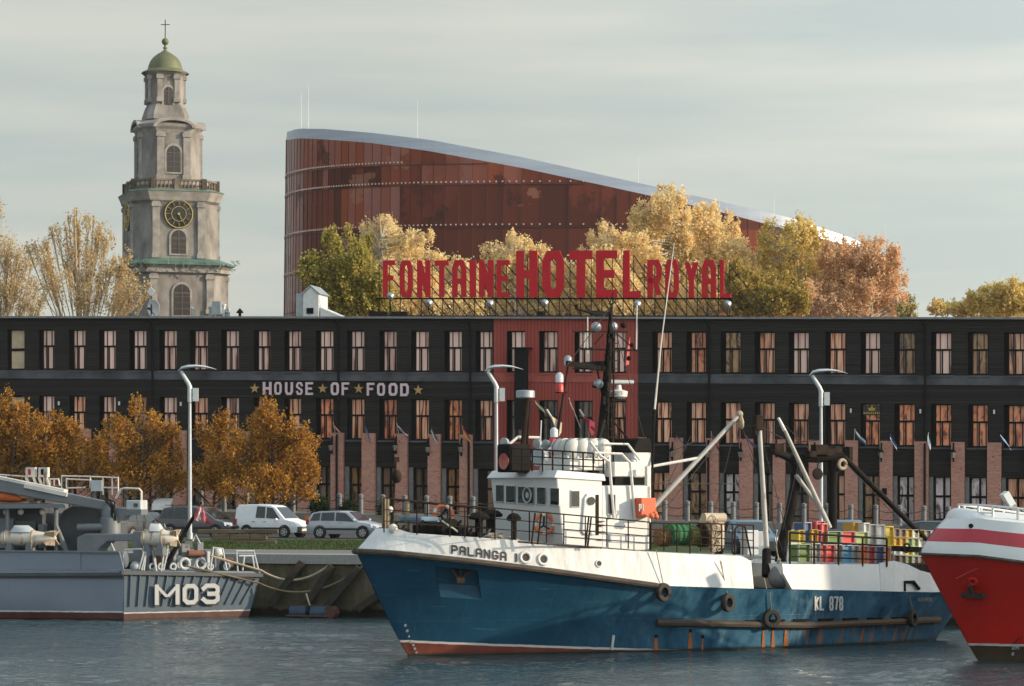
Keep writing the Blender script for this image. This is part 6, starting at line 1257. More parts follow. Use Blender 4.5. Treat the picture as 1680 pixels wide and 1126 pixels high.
for i, (x0, x1) in enumerate(((65, 118), (143, 208), (235, 352), (382, 440), (484, 550))):
    ya = 545+i*6; yb = 668+i*6.5
    def quad(x0, x1, ya, yb, off): return [fwp(800+x0/4.693, 680+yb/4.693, off), fwp(800+x1/4.693, 680+(yb+ (x1-x0)*.05)/4.693, off), fwp(800+x1/4.693, 680+(ya+(x1-x0)*.05)/4.693, off), fwp(800+x0/4.693, 680+ya/4.693, off)]
    s = MB(); s.prism(quad(x0-7, x1+5, ya-8, yb+8, .0), (-.05, 0, 0)); fr_ = s.build('bridge_window', M_pw, pal, bevel=.015); s = MB(); s.prism(quad(x0, x1, ya, yb, .052), (-.006, 0, 0)); s.build('pane', M_glass, fr_)
    if i == 2: s = MB(); c_ = sum(quad(x0+20, x1, ya, yb, .07), Vector())/4; s.torus(c_, .24, .03, (1, 0, 0), 20, 6); s.lathe([(.01, 0), (.1, 0), (.1, .04), (.01, .04)], 10, c_, axis=(1, 0, 0)); s.build('clear_view_screen', M_wlt, fr_)
def sidebox(name, x0, x1, ya, yb, y, th, mt, bev=0, par=None, sl=0):
    q = [PF.at(px, py, y) for px, py in ((x0, yb), (x1, yb+sl), (x1, ya+sl), (x0, ya))]; s = MB(); s.prism(q, (0, -th, 0)); return s.build(name, mt, par or pal, bevel=bev)
w0 = sidebox('side_window', 936, 952, 804, 833, -HWH-.001, .04, M_pw, .01); sidebox('pane', 937.5, 950.5, 806, 831.5, -HWH-.042, .005, M_glass, 0, w0)
w0 = sidebox('side_window', 996, 1011, 810, 845, -HWH+.019, .04, M_pw, .01); sidebox('pane', 997.5, 1009.5, 812, 843, -HWH-.022, .005, M_glass, 0, w0)
dq = [(957, 878), (953, 872), (957, 818), (962, 810), (975, 810), (975, 878)]
s = MB(); s.prism([PF.at(px, py, -HWH-.001) for px, py in dq], (0, -.07, 0)); dr_ = s.build('door', M_pw2, pal, bevel=.03); sidebox('door_gap', 977, 982, 812, 878, -HWH-.003, .02, M_rustd)
s = MB(); c_ = PF.at(970, 822, -HWH-.09); s.lathe([(.01, 0), (.13, 0), (.13, .03), (.01, .03)], 14, c_, axis=(0, -1, 0)); s.build('porthole', M_glass, dr_)
for yy_ in (855, 862, 872, 885): sidebox('door_hinge', 981, 991, yy_, yy_+1.4, -HWH-.02, .05, M_rustd)
for x0 in (998, 1027): sidebox('vent_slot', x0, x0+5, 876, 888, -HWH+.018, .03, M_wlt)
w0 = sidebox('locker_box', 1040, 1064, 817, 848, -HWH-.02, .42, mat('orange_box', (.62, .10, .03), .5, 0, .06), .02); a = PF.at(1048, 839, -HWH-.445); s = MB(); b_ = PF.at(1055, 827, -HWH-.445); glyph(s, 'P', a, (1, 0, 0), (0, 0, 1), (0, -1, 0), (b_.x-a.x)*.7, b_.z-a.z, .045, .01); glyph(s, '1', a+Vector(((b_.x-a.x)*.75, 0, 0)), (1, 0, 0), (0, 0, 1), (0, -1, 0), .08, b_.z-a.z, .04, .01); s.build('letter', M_num, w0)
# funnel, boxes, upper deck gear
uq = A_(1040, 720, -.8).x; ur = A_(1069, 720, -.8).x
s = MB(); zf0, zf1, zf2 = A_(1050, 765, -.8).z, A_(1050, 742, -.8).z, A_(1050, 719, -.8).z; s.b2(uq, ur, -.8, .8, zaf, zf1); s.build('funnel', M_wsteel, pal, bevel=.05); s = MB(); s.hexa([(uq-.1, -.85, zf1+.002), (ur+.02, -.85, zf1+.002), (ur+.02, .85, zf1+.002), (uq-.1, .85, zf1+.002), (uq+.2, -.75, zf2), (ur, -.75, zf2), (ur, .75, zf2), (uq+.2, .75, zf2)]); s.build('funnel_cap', M_blk, pal, bevel=.05)
sidebox('upper_locker', 1008, 1062, 758, 782, -1.6, -.9, M_wsteel, .03); sidebox('machinery_gap', 1009, 1060, 783, 796, -1.5, -.8, M_blk)
sidebox('side_pillar', 1062, 1068, 765, 880, -2.0, -.15, M_wsteel)
s = MB(); s.ball(A_(1037, 757, -1.2), .16, 12, 8, (1, 1, .8)); s.build('dome_light', M_zinc, pal, smooth=1)
def tb(name, pts, y, r, mt=M_wsteel, n=6): s = MB(); s.tube([PF.at(px, py, y) for px, py in pts], r, n); return s.build(name, mt, pal, smooth=1)
tb('grab_rail', [(968, 725), (985, 748), (1000, 758), (1001, 775), (1007, 850)], -2.1, .045); tb('grab_rail', [(990, 756), (990, 728), (1030, 729), (1050, 755)], -1.4, .04); tb('grab_rail', [(975, 743), (1020, 745), (1034, 760), (1042, 852)], -2.1, .045)
tb('grab_rail', [(832, 732), (850, 717), (886, 718), (888, 740)], .6, .045); tb('grab_rail', [(890, 748), (904, 735)], -.2, .045)
# life ring on side, vent posts
M_or = mat('lifebuoy_orange', (.60, .14, .05), .55, 0, .12); M_lbw = mat('lifebuoy_white', (.62, .58, .52), .6)
lb0 = thing('lifebuoy', 'orange and white lifebuoy on the front rail below the wheelhouse windows', 'lifebuoy', PF.w(*A_(893, 860, -1.4)), PF.deg-30, 'lifebuoys on the blue trawler')
s = MB()
for q in range(4): s.mat(0); s.torus((0, 0, 0), .29, .062, (0, 1, 0), 28, 10, 90*q+12, 90*q+78); s.mat(1); s.torus((0, 0, 0), .29, .064, (0, 1, 0), 28, 10, 90*q-12, 90*q+12)
s.build('ring', [M_or, M_lbw], lb0, smooth=1); s = MB(); s.torus((0, -.02, 0), .35, .012, (0, 1, 0), 24, 5); s.build('grab_line', M_rope, lb0); s = MB(); s.bar((0, .1, .3), (-.02, .1, -.05), .12, .06); s.bar((-.02, .1, -.05), (-.25, .1, -.22), .1, .05); s.bar((-.02, .1, -.05), (.25, .1, -.22), .1, .05); s.build('bracket', M_blk, lb0)
lb1 = copytree(lb0); lb1.location = PF.w(*A_(727, 845, .8)); lb1.rotation_euler = (0, R(30), R(PF.deg-20)); lb1['label'] = 'red and white lifebuoy hung on the far rail of the trawler foredeck'
def ventpost(px, y0_, y1_, y, r, lbn='mushroom_vent'):
    a = A_(px, y1_, y); b_ = A_(px, y0_, y); s = MB(); s.tube([a, b_], r, 10); s.lathe([(r, 0), (r*2.4, .02), (r*2.6, .1), (r*1.6, .22), (.02, .26)], 12, b_-Vector((0, 0, .14))); s.build(lbn, M_blk, pal, smooth=1)
ventpost(843, 848, 885, -2.2, .09); ventpost(786, 846, 880, -.6, .13); ventpost(805, 842, 880, .3, .15)
# railings
def rails(px0, px1, toff, boff, y, nposts, nw, mt=M_rustd, name='railing', r=.016, b0=None):
    s = MB(); k = nw
    for i in range(nposts):
        f = i/(nposts-1); px = px0+(px1-px0)*f; t0 = toff[0]+(toff[1]-toff[0])*f; b0_ = boff[0]+(boff[1]-boff[0])*f; s.tube([PF.at(px, b0_, y), PF.at(px, t0, y)], r*1.3, 6)
    for j in range(nw):
        f = j/nw; s.tube([PF.at(px0, toff[0]+(boff[0]-toff[0])*f, y), PF.at((px0+px1)/2, (toff[0]+toff[1])/2+((boff[0]+boff[1])/2-(toff[0]+toff[1])/2)*f, y), PF.at(px1, toff[1]+(boff[1]-toff[1])*f, y)], r if j else r*1.4, 5)
    s.build(name, mt, pal)
s = MB(); s.tube([A_(630, 817, .2), A_(630, 876, .2)], .075, 8); s.tube([A_(668, 820, 1.4), A_(668, 874, 1.4)], .075, 8); s.tube([A_(636, 817, -.3), A_(636, 876, -.3)], .05, 6); s.split('rail_post', mat('weathered_post', (.22, .17, .10), .85), pal)
rails(630, 738, (817, 828), (874, 881), -1.2, 3, 3); rails(738, 812, (828, 834), (881, 885), -2.2, 4, 3); rails(812, 925, (834, 844), (885, 893), -2.75, 5, 3); rails(925, 1066, (844, 857), (893, 903), -2.85, 5, 4); rails(636, 800, (820, 836), (872, 880), 2.2, 6, 3)
rails(1068, 1132, (858, 860), (902, 909), -2.88, 4, 4); rails(1132, 1236, (858, 862), (903, 912), -2.9, 7, 4); 
tb('rail_hoop', [(1205, 911), (1206, 868), (1212, 862), (1222, 864), (1232, 912)], -2.9, .03, M_rustd)
rails(1296, 1455, (874, 884), (926, 930), -2.85, 5, 4, r=.026)
s = MB(); 
for px in (888, 970, 878, 966): s.tube([PF.at(px, 842+(px-880)*.07, -2.85), PF.at(px-6, 893+(px-880)*.07, -2.85)], .028, 6)
s.split('rail_stay', M_rustd, pal)
rails(840, 990, (735, 745), (772, 778), -1.7, 10, 3, M_blk, 'roof_railing', .02); rails(870, 1000, (738, 744), (768, 775), 1.0, 6, 3, M_blk, 'roof_railing', .02)
# chain along the deck edge, net remains
s = MB(); s.tube([PF.at(px, 889+(px-850)*.078, -2.7) for px in range(850, 1050, 12)], .035, 5); s.build('deck_chain', M_stk, pal)
# windlass and foredeck clutter
s = MB(); c_ = A_(716, 868, 0); s.tube([c_-Vector((0, .9, 0)), c_+Vector((0, .9, 0))], .22, 12); s.b2(c_.x-.5, c_.x+.5, -.5, .5, c_.z-.5, c_.z+.1); s.tube([c_-Vector((0, .95, 0)), c_-Vector((0, .6, 0))], .34, 14); s.build('windlass', M_blk, pal, smooth=1)
rgx = random.Random(21)
for k, (px, py, w_, h_) in enumerate(((752, 872, 20, 18), (770, 878, 14, 10), (800, 880, 22, 12), (690, 868, 16, 14), (660, 872, 18, 10), (820, 884, 14, 8), (648, 868, 10, 12), (735, 868, 10, 20))):
    a = A_(px, py, -.6+rgx.uniform(-.6, .8)); s = MB(); s.box(a, (w_/52, .5, h_/52), deg=rgx.uniform(-20, 20)); s.tube([a+Vector((0, 0, h_/104)), a+Vector((.1, 0, h_/52))], .05, 6); s.build('deck_fitting', [M_blk, M_rustd, M_wg3][k % 3], pal, bevel=.03)
s = MB(); 
for k in range(8): s.torus(A_(800+k*6, 880+k*.8+rgx.uniform(-2, 2), -1.9), .14+.04*(k % 3), .022, (rgx.uniform(-.3, .3), rgx.uniform(-.3, .3), 1), 14, 5)
s.build('rope_coil', M_rope, pal)
tb('hose', [(725, 855), (735, 862), (745, 868), (757, 878)], -1.2, .03, mat('pale_green_hose', (.30, .36, .30), .7)); sidebox('blue_tarpaulin', 690, 720, 848, 856, .4, -1.4, mat('tarpaulin_blue', (.10, .18, .26), .7), .04)
# jack staff at the bow
s = MB(); s.tube([A_(642, 878, -.2), A_(650, 750, -.2)], [.05, .03], 6); s.ball(A_(651, 782, -.2), .16, 10, 8, (1, 1, 1.3)); s.b2(A_(646, 756, -.2).x, A_(654, 756, -.2).x, -.25, -.15, A_(650, 758, -.2).z, A_(650, 750, -.2).z); s.build('jackstaff', M_rustd, pal, smooth=1)
s = MB(); c_ = A_(645, 868, -.6); s.ball(c_, .16, 8, 6); s.ball(A_(640, 836, -.3), .1, 8, 6); s.split('bow_light', M_ww, pal, smooth=1)
# liferafts on the wheelhouse roof
raft = None; M_raft = mat('liferaft_white', (.50, .49, .46), .4, 0, .05)
for i in range(4):
    a = A_(928+i*16.5, 737, -.4-.1*i); 
    if raft is None:
        raft = thing('liferaft', '', 'liferaft', (0, 0, 0), PF.deg, 'white liferaft canisters on the wheelhouse roof'); s = MB(); s.lathe([(.12, -.62), (.27, -.58), (.34, -.5), (.34, -.03), (.37, -.03), (.37, .03), (.34, .03), (.34, .5), (.27, .58), (.12, .62)], 18, axis=(0, 1, 0)); s.build('canister', M_raft, raft, smooth=1)
        s = MB(); 
        for y_ in (-.35, 0, .35): s.torus((0, y_, 0), .355, .02, (0, 1, 0), 20, 5)
        s.build('strap', M_wg2, raft); s = MB(); s.b2(-.3, -.22, -.5, .5, -.6, -.2); s.b2(.22, .3, -.5, .5, -.6, -.2); s.build('cradle', M_wsteel, raft); r_ = raft
    else: r_ = copytree(raft)
    r_.location = PF.w(*a); r_['label'] = 'white liferaft canister on the wheelhouse roof, %s of four' % ['foremost', 'second from the front', 'third from the front', 'closest to the mast'][i]; r_.scale = (.8, 1.0, .95)
s = MB(); s.b2(A_(915, 760, -.5).x, A_(975, 760, -.5).x, -1.2, .6, A_(940, 772, -.5).z, A_(940, 752, -.5).z); s.build('roof_locker', M_wsteel, pal, bevel=.03)
# searchlight, horn, lamps
s = MB(); c_ = A_(887, 751, -1.2); s.lathe([(.02, -.2), (.24, -.12), (.29, .02), (.29, .14), (.02, .15)], 16, c_, axis=(-.9, -.3, .1)); s.tube([c_, c_-Vector((0, 0, .5))], .05); s.build('searchlight', M_zinc, pal, smooth=1)
s = MB(); c_ = A_(826, 757, -.2); s.lathe([(.06, -.5), (.1, -.2), (.22, -.02), (.26, 0), (.02, -.05)], 18, c_, axis=(-1, -.1, 0)); s.build('horn', mat('horn_red', (.42, .10, .08), .5), pal, smooth=1); s = MB(); s.box(A_(843, 752, 0), (.8, .8, .9)); s.build('lamp_housing', M_blk, pal, bevel=.06)
for px, py in ((829, 726), (883, 728), (897, 729)): s = MB(); c_ = A_(px, py, .3); s.lathe([(.02, -.12), (.13, -.05), (.15, .1), (.02, .11)], 12, c_, axis=(-.9, -.3, 0)); s.build('deck_lamp', M_zinc, pal, smooth=1)
s = MB(); s.tube([A_(854, 776, -.3), A_(865, 655, -.3)], [.09, .08], 8); s.tube([A_(862, 776, -.3), A_(869, 658, -.3)], [.04, .04], 6); s.build('lamp_post', M_rustd, pal, smooth=1)
s = MB(); c_ = A_(862, 647, -.3); s.lathe([(.28, -.10), (.30, -.08), (.30, .12), (.27, .14), (.1, .15)], 20, c_-Vector((0, 0, .02))); s.lathe([(.02, -.11), (.29, -.102)], 16, c_); s.build('direction_finder', M_zinc, pal, smooth=1)
# signal mast with lanterns
s = MB(); s.tube([A_(905, 768, .5), A_(918, 690, .5), A_(932, 598, .5)], [.07, .05, .025], 7); s.build('signal_mast', M_rustd, pal, smooth=1)
M_rl = mat('red_lantern', (.45, .03, .025), .4)
for px, py, mt in ((932, 592, M_zinc), (918, 620, M_lamp), (918, 636, M_rl), (909, 710, M_lamp), (907, 726, M_rl)): s = MB(); c_ = A_(px, py, .4); s.lathe([(.13, -.15), (.13, .08), (.1, .12), (.05, .17)], 12, c_); s.build('signal_lamp', mt, pal, smooth=1)
s = MB(); s.bar(A_(912, 644, .5), A_(930, 644, .5), .07, .04); s.bar(A_(904, 735, .5), A_(918, 735, .5), .07, .04); s.build('lamp_bracket', M_blk, pal)
# main mast
s = MB(); s.tube([A_(983, 775, .1), A_(990, 700, .1), A_(997, 600, .1), A_(1002, 520, .1), A_(1004, 498, .1)], [.24, .18, .12, .07, .035], 10); s.tube([A_(1001, 775, .9), A_(1000, 650, .4)], [.12, .09], 6); s.tube([A_(968, 775, -.8), A_(990, 690, -.2)], [.11, .1], 6); s.build('mast', M_blk, pal, smooth=1)
s = MB()
for k in range(16): s.bar(A_(992+k*.55, 760-k*14, .0)+Vector((0, -.2, 0)), A_(1003+k*.3, 760-k*14, .0)+Vector((0, -.2, 0)), .03)
s.tube([A_(1006, 770, -.2), A_(1007, 560, -.2)], .03, 5); s.build('mast_ladder', M_rustd, pal)
s = MB(); s.prism([A_(945, 507, .1), A_(1003, 512, .1), A_(1003, 520, .1), A_(985, 519, .1)], (0, .12, 0)); s.tube([A_(946, 508, .1), A_(946, 500, .1)], .05, 6); s.bar(A_(940, 544, .1), A_(1030, 545, .1), .04, .05); s.bar(A_(955, 573, .1), A_(1048, 575, .1), .06, .06); s.bar(A_(930, 596, .1), A_(997, 606, .1), .12, .16); s.prism([A_(960, 604, .1), A_(997, 606, .1), A_(997, 592, .1), A_(975, 593, .1)], (0, .8, 0)); s.bar(A_(994, 657, .1), A_(1024, 657, .1), .3, .05); s.bar(A_(972, 634, .1), A_(997, 640, .1), .06, .06)
s.tube([A_(978, 597, .1), A_(996, 690, .1)], .03, 5); s.tube([A_(1012, 548, .1), A_(1042, 574, .1)], .02, 5); s.tube([A_(975, 565, .1), A_(990, 548, .1)], .02, 5); s.tube([A_(1000, 500, .1), A_(1006, 480, .1)], .02, 5); s.tube([A_(1003, 502, .1), A_(996, 488, .1)], .02, 5); s.tube([A_(1003, 502, .1), A_(1012, 490, .1)], .02, 5); s.tube([A_(1005, 690, .1), A_(1034, 725, .1)], .03, 5)
s.build('crosstree', M_blk, pal)
s = MB(); c_ = A_(1015, 640, .1); s.lathe([(.1, -.32), (.28, -.22), (.3, -.05), (.1, .02), (.08, .16)], 16, c_); s.build('radar_motor', M_wsteel, pal, smooth=1); s = MB(); s.box(c_+Vector((.0, 0, .26)), (1.1, .12, .14), deg=-6); s.build('radar_scanner', M_zinc, pal, bevel=.04)
for px, py, r in ((978, 537, .17), (1006, 536, .15), (1023, 534, .1), (982, 630, .16), (1032, 588, .08), (1037, 566, .07)): s = MB(); s.ball(A_(px, py, .1), r, 10, 8); s.build('mast_lamp', M_zinc if r > .12 else M_blk, pal, smooth=1)
for k in range(26):     # cable and fittings clutter on the mast
    f = rgx.random(); px = 988+14*f+rgx.uniform(-7, 8)*(1-f*.5); py = 745-210*f; s_ = MB() if k == 0 else s_; s_.box(A_(px, py, rgx.uniform(-.3, .3)), (rgx.uniform(.05, .22), .1, rgx.uniform(.06, .3)), deg=rgx.uniform(0, 90))
s_.build('mast_fitting', M_blk, pal)
for pts, r in (([(964, 520), (964, 580)], .018), ([(1045, 500), (1044, 574)], .022), ([(886, 735), (888, 690)], .02), ([(961, 545), (958, 573)], .012)): tb('whip_aerial', pts, .1, r)
s = MB(); s.tube([A_(1106, 400, -.5), A_(1085, 560, -.5), A_(1074, 672, -.5)], [.012, .022, .035], 6); s.build('long_whip_aerial', M_ww, pal, smooth=1); s = MB(); s.tube([A_(1074, 672, -.5), A_(1066, 885, -1.4)], .04, 6); s.build('aerial_base', M_blk, pal)
s = MB(); s.prism([A_(1034, 552, .1), A_(1032, 598, .1), A_(1027, 600, .1), A_(1029, 575, .1)], (0, .05, 0)); s.build('signal_pennant', M_rl, pal)
for i_, (px, py) in enumerate(((897, 672), (951, 672))):
    s = MB(); a = A_(px, py, .6); b_ = A_(px+22, py+36, .6); s.tube([a, b_], .03, 6); st_ = s.build('flag_gaff', M_ww, pal)
    s = MB(); s.prism([A_(px+7, py+10, .55), A_(px+25, py+22, .55), A_(px+24, py+38, .55), A_(px+20, py+44, .55), A_(px+13, py+26, .55)], (0, .04, 0)); s.build('flag', FC['cream'] if i_ == 0 else FC['maroon'], st_)
# cargo boom, struts, goalpost arch and aft booms
def spar(name, a, b_, r0, r1, mt, y0=0., y1=0.): s = MB(); A = PF.at(*a, y0); B = PF.at(*b_, y1); s.tube([A, B], [r0, r1], 10); return s.build(name, mt, pal, smooth=1)
M_spar = mat('grey_white_spar', (.33, .32, .30), .5, 0, .15, 2, rust=.1, sc3=(1, 1, 1))
spar('cargo_boom', (1062, 843), (1210, 684), .085, .065, M_spar, -.6, -.6); spar('boom_strut', (1066, 766), (1144, 752), .05, .05, M_wsteel, -.4, -.6)
s = MB(); c_ = A_(1213, 680, -.6); s.ball(c_, .13, 8, 6); s.tube([c_, A_(1217, 695, -.6)], .09, 6); s.ball(A_(1216, 697, -.6), .12, 8, 6, (.7, 1, 1.3)); s.build('pulley_block', M_rope, pal, smooth=1)
spar('derrick_post', (1246, 702), (1258, 905), .075, .095, M_spar, -1.2, -1.8); s = MB(); s.box(A_(1243, 694, -1.2), (.28, .25, .5)); s.box(A_(1238, 706, -1.2), (.12, .2, .35)); s.tube([A_(1243, 690, -1.2), A_(1243, 682, -1.2)], .08, 6); s.build('pulley_head', M_rustd, pal, bevel=.03)
spar('derrick_post_foot', (1258, 903), (1257, 945), .15, .15, M_blk, -1.8, -2.2)
spar('aft_boom', (1287, 705), (1361, 866), .065, .095, M_spar, -.4, -.4); spar('boom_tip', (1277, 686), (1287, 706), .05, .07, M_wsteel, -.4, -.4)
spar('black_boom', (1384, 750), (1522, 888), .10, .09, M_blk, .0, -.6); spar('brace', (1306, 780), (1362, 856), .07, .07, M_spar, .3, .3)
s = MB(); p = [(1276, 950), (1284, 890), (1297, 840), (1306, 790), (1308, 765), (1298, 752), (1282, 746), (1268, 742)]; s.tube([A_(x, y_, .6) for x, y_ in p], [.20, .19, .18, .19, .20, .15, .12, .08], 10); s.tube([A_(1296, 750, .6), A_(1345, 752, .3), A_(1385, 748, .0)], [.16, .16, .11], 8); s.tube([A_(1367, 752, .2), A_(1366, 800, .2), A_(1366, 868, .2)], [.2, .16, .16], 10); s.tube([A_(1375, 758, .2), A_(1368, 775, .2)], .15, 8)
s.build('goalpost_arch', M_blk, pal, smooth=1)
s = MB()
for x, y_, w_, h_ in ((1275, 735, .4, .3), (1344, 738, .5, .35), (1360, 742, .4, .25), (1372, 740, .3, .25), (1392, 745, .16, .5), (1330, 745, .3, .2)): s.box(A_(x, y_, .2), (w_, .3, h_))
s.tube([A_(1282, 728, .2), A_(1345, 722, .2)], .02, 5); s.build('arch_fitting', M_rustd, pal, bevel=.02)
s = MB(); s.torus(A_(1382, 762, -.1), .15, .06, tuple(Vector((0, 1, 0))), 16, 8); s.build('sheave', M_rope, pal, smooth=1)
s = MB(); s.lathe([(.02, 0), (.2, .02), (.2, .08), (.02, .1)], 14, A_(1340, 778, -.2), axis=(0, -1, .1)); s.tube([A_(1340, 778, -.2), A_(1343, 752, -.2)], .02, 5); s.build('hanging_block', M_blk, pal, smooth=1)
s = MB()
for a, b_ in (((1213, 684), (1070, 862)), ((1133, 716), (1070, 848)), ((1068, 795), (1100, 788)), ((1068, 794), (1210, 794)), ((1203, 715), (1170, 850)), ((1215, 695), (1240, 760)), ((1247, 700), (1285, 720)), ((1290, 700), (1330, 740)), ((1230, 745), (1298, 945)), ((1250, 720), (1300, 910)), ((1310, 760), (1284, 870)), ((1384, 756), (1500, 880)), ((1240, 690), (1258, 900)), ((1145, 722), (1100, 742)), ((1000, 505), (1068, 760)), ((1004, 500), (930, 600))):
    s.tube([A_(*a, -.5), A_(*b_, -.5)], .014, 4)
s.split('rigging_wire', M_dkrope, pal)
# net drum, winch, deck stores amidships
M_netg = mat('green_net', (.02, .12, .045), .85, 0, .5, 9, .9); M_nety = mat('olive_net', (.13, .14, .035), .9, 0, .4, 9, .9); M_netb = mat('brown_net', (.13, .075, .03), .95, 0, .5, 9, .9)
def drum(px0, px1, py, rpx, mt, nm, y=-1.4):
    a, b_ = A_(px0, py, y), A_(px1, py, y); r = rpx/50; s = MB(); n = 12; s.lathe([(.1, 0)]+[(r*(.93+.07*math.sin(i*2.3)), (b_-a).length*(.04+.92*i/n)) for i in range(n+1)]+[(.1, (b_-a).length)], 22, a, axis=(1, 0, 0)); s.build(nm, mt, pal, smooth=1)
drum(1096, 1132, 877, 19, M_netg, 'net_drum'); drum(1130, 1146, 880, 16, M_nety, 'net_roll', -1.6); drum(1145, 1160, 884, 14, M_netb, 'net_roll', -1.5); drum(1078, 1095, 882, 15, M_netb, 'net_roll', -1.3); drum(1150, 1166, 879, 15, M_rustd, 'winch_drum', -.6)
s = MB(); s.lathe([(.02, 0), (.36, 0), (.4, .04), (.4, .1), (.3, .14)], 18, A_(1148, 878, -1.8), axis=(1, 0, 0)); s.build('drum_flange', M_rustd, pal, smooth=1)
s = MB(); a = A_(1159, 902, -1.2); b_ = A_(1185, 848, -1.2); s.b2(a.x, b_.x, -1.4, -.7, a.z, b_.z); s.build('winch_casing', mat('winch_beige', (.42, .35, .27), .7, 0, .15, 2, rust=.1), pal, bevel=.12); s = MB(); s.tube([A_(1154, 850, -1.3), A_(1188, 850, -1.3)], .17, 10); s.build('warping_head', bpy.data.materials['winch_beige'], pal, smooth=1)
s = MB(); 
for k in range(22): a = A_(1174+rgx.uniform(-7, 7), 850+k*2.6, -1.75); s.torus(a, rgx.uniform(.06, .14), .022, (rgx.uniform(-1, 1), 1, rgx.uniform(-1, 1)), 10, 5)
s.build('hanging_rope', M_rope, pal)
s = MB(); s.b2(A_(1198, 0+905, -1).x, A_(1250, 905, -1).x, -1.6, 1.2, zb_(u1)-.12, zb_(u1)-.04); s.build('hatch_cover', M_pw2, pal)
sidebox('well_locker', 1226, 1245, 870, 912, -1.8, -.4, M_wlt, .03); sidebox('well_panel', 1240, 1258, 872, 962, .5, -.2, M_wsteel, .02)
s = MB(); 
for k in range(5): c_ = A_(1072+rgx.uniform(-3, 5), 845+rgx.uniform(-4, 6), -2.7); s.ball(c_, .09, 8, 6)
s.build('marker_ribbon', M_or, pal, smooth=1)
# tyre fenders
tyre0 = None
TY = [(1085, 967, 895, 'first from the bow, under the strake end'), (1190, 985, 912, 'second from the bow, below the white bulwark'), (1262, 1012, 968, 'third from the bow, resting on the low strake'), (1492, 1011, 975, 'hanging near the stern below the port name')]
for px, py, ptop, lb in TY:
    h_ = hn(px, py, .16)
    if tyre0 is None:
        tyre0 = thing('tyre_fender', '', 'tyre', (0, 0, 0), 0, 'tyre fenders hung along the trawler hull'); s = MB(); s.lathe([(.17, -.085), (.26, -.10), (.315, -.085), (.33, -.04), (.33, .04), (.315, .085), (.26, .10), (.17, .085), (.18, .05), (.24, .03), (.24, -.03), (.18, -.05), (.17, -.085)], 28, axis=(0, 1, 0), caps=False); s.build('tyre', mat('tyre_worn', (.03, .025, .02), .85, 0, .3, 6), tyre0, smooth=1); ty = tyre0
    else: ty = copytree(tyre0)
    ty.location = PF.w(*h_[0]); n2 = h_[3]; ty.rotation_euler = (0, 0, R(PF.deg)+math.atan2(n2.x, -n2.y)+R(18 if px != 1262 else -12)); ty.scale = (.9, .9, .9); ty['label'] = 'black tyre on the blue hull, '+lb
    tp_ = fixpt(px-9, ptop); s = MB(); bq_ = Vector(h_[0])+Vector((0, 0, .27)); tq = PF.at(px-(10 if px < 1250 else 0), ptop, -BD(tp_.x)+.02-.04)
    inv_ = ty.matrix_basis.copy(); s.tube([PF.w(*bq_)-ty.location, PF.w(*tq)-ty.location], .018, 5); o = s.build('rope', M_rope, ty); o.rotation_euler = (0, 0, -ty.rotation_euler.z)
# large grey buoy
by = thing('mooring_buoy', 'grey teardrop inflatable buoy lashed in the trawler well', 'buoy', PF.w(*A_(1278, 948, -2.5)), PF.deg)
s = MB(); s.lathe([(.02, -.36), (.2, -.32), (.33, -.18), (.37, -.02), (.33, .15), (.22, .32), (.12, .43), (.07, .48), (.06, .55)], 22); s.build('balloon', mat('buoy_grey', (.13, .14, .15), .5, 0, .2, 3), by, smooth=1); s = MB(); s.torus((0, 0, .56), .06, .02, (0, 1, 0), 12, 6); s.tube([(0, 0, .55), (-.1, 0, .95), (-.1, 0, 1.5)], .02, 5); s.build('eye', M_rope, by)
for k, (dx_, dz) in enumerate(((.42, -.1), (.34, .3))):
    f2 = thing('float', 'small %s float beside the grey teardrop buoy' % ('pink and white striped' if k == 0 else 'pale cream'), 'float', PF.w(*(A_(1278, 948, -2.5)+Vector((dx_, -.05, dz)))), PF.deg); s = MB(); s.ball((0, 0, 0), .11, 12, 8, (1.3, 1, 1)); s.build('ball', mat('float_%d' % k, (.55, .30, .28) if k == 0 else (.55, .48, .38), .6), f2, smooth=1); s = MB(); s.torus((0, 0, 0), .115, .02, (1, 0, 0), 14, 5); s.build('band', M_ww, f2)
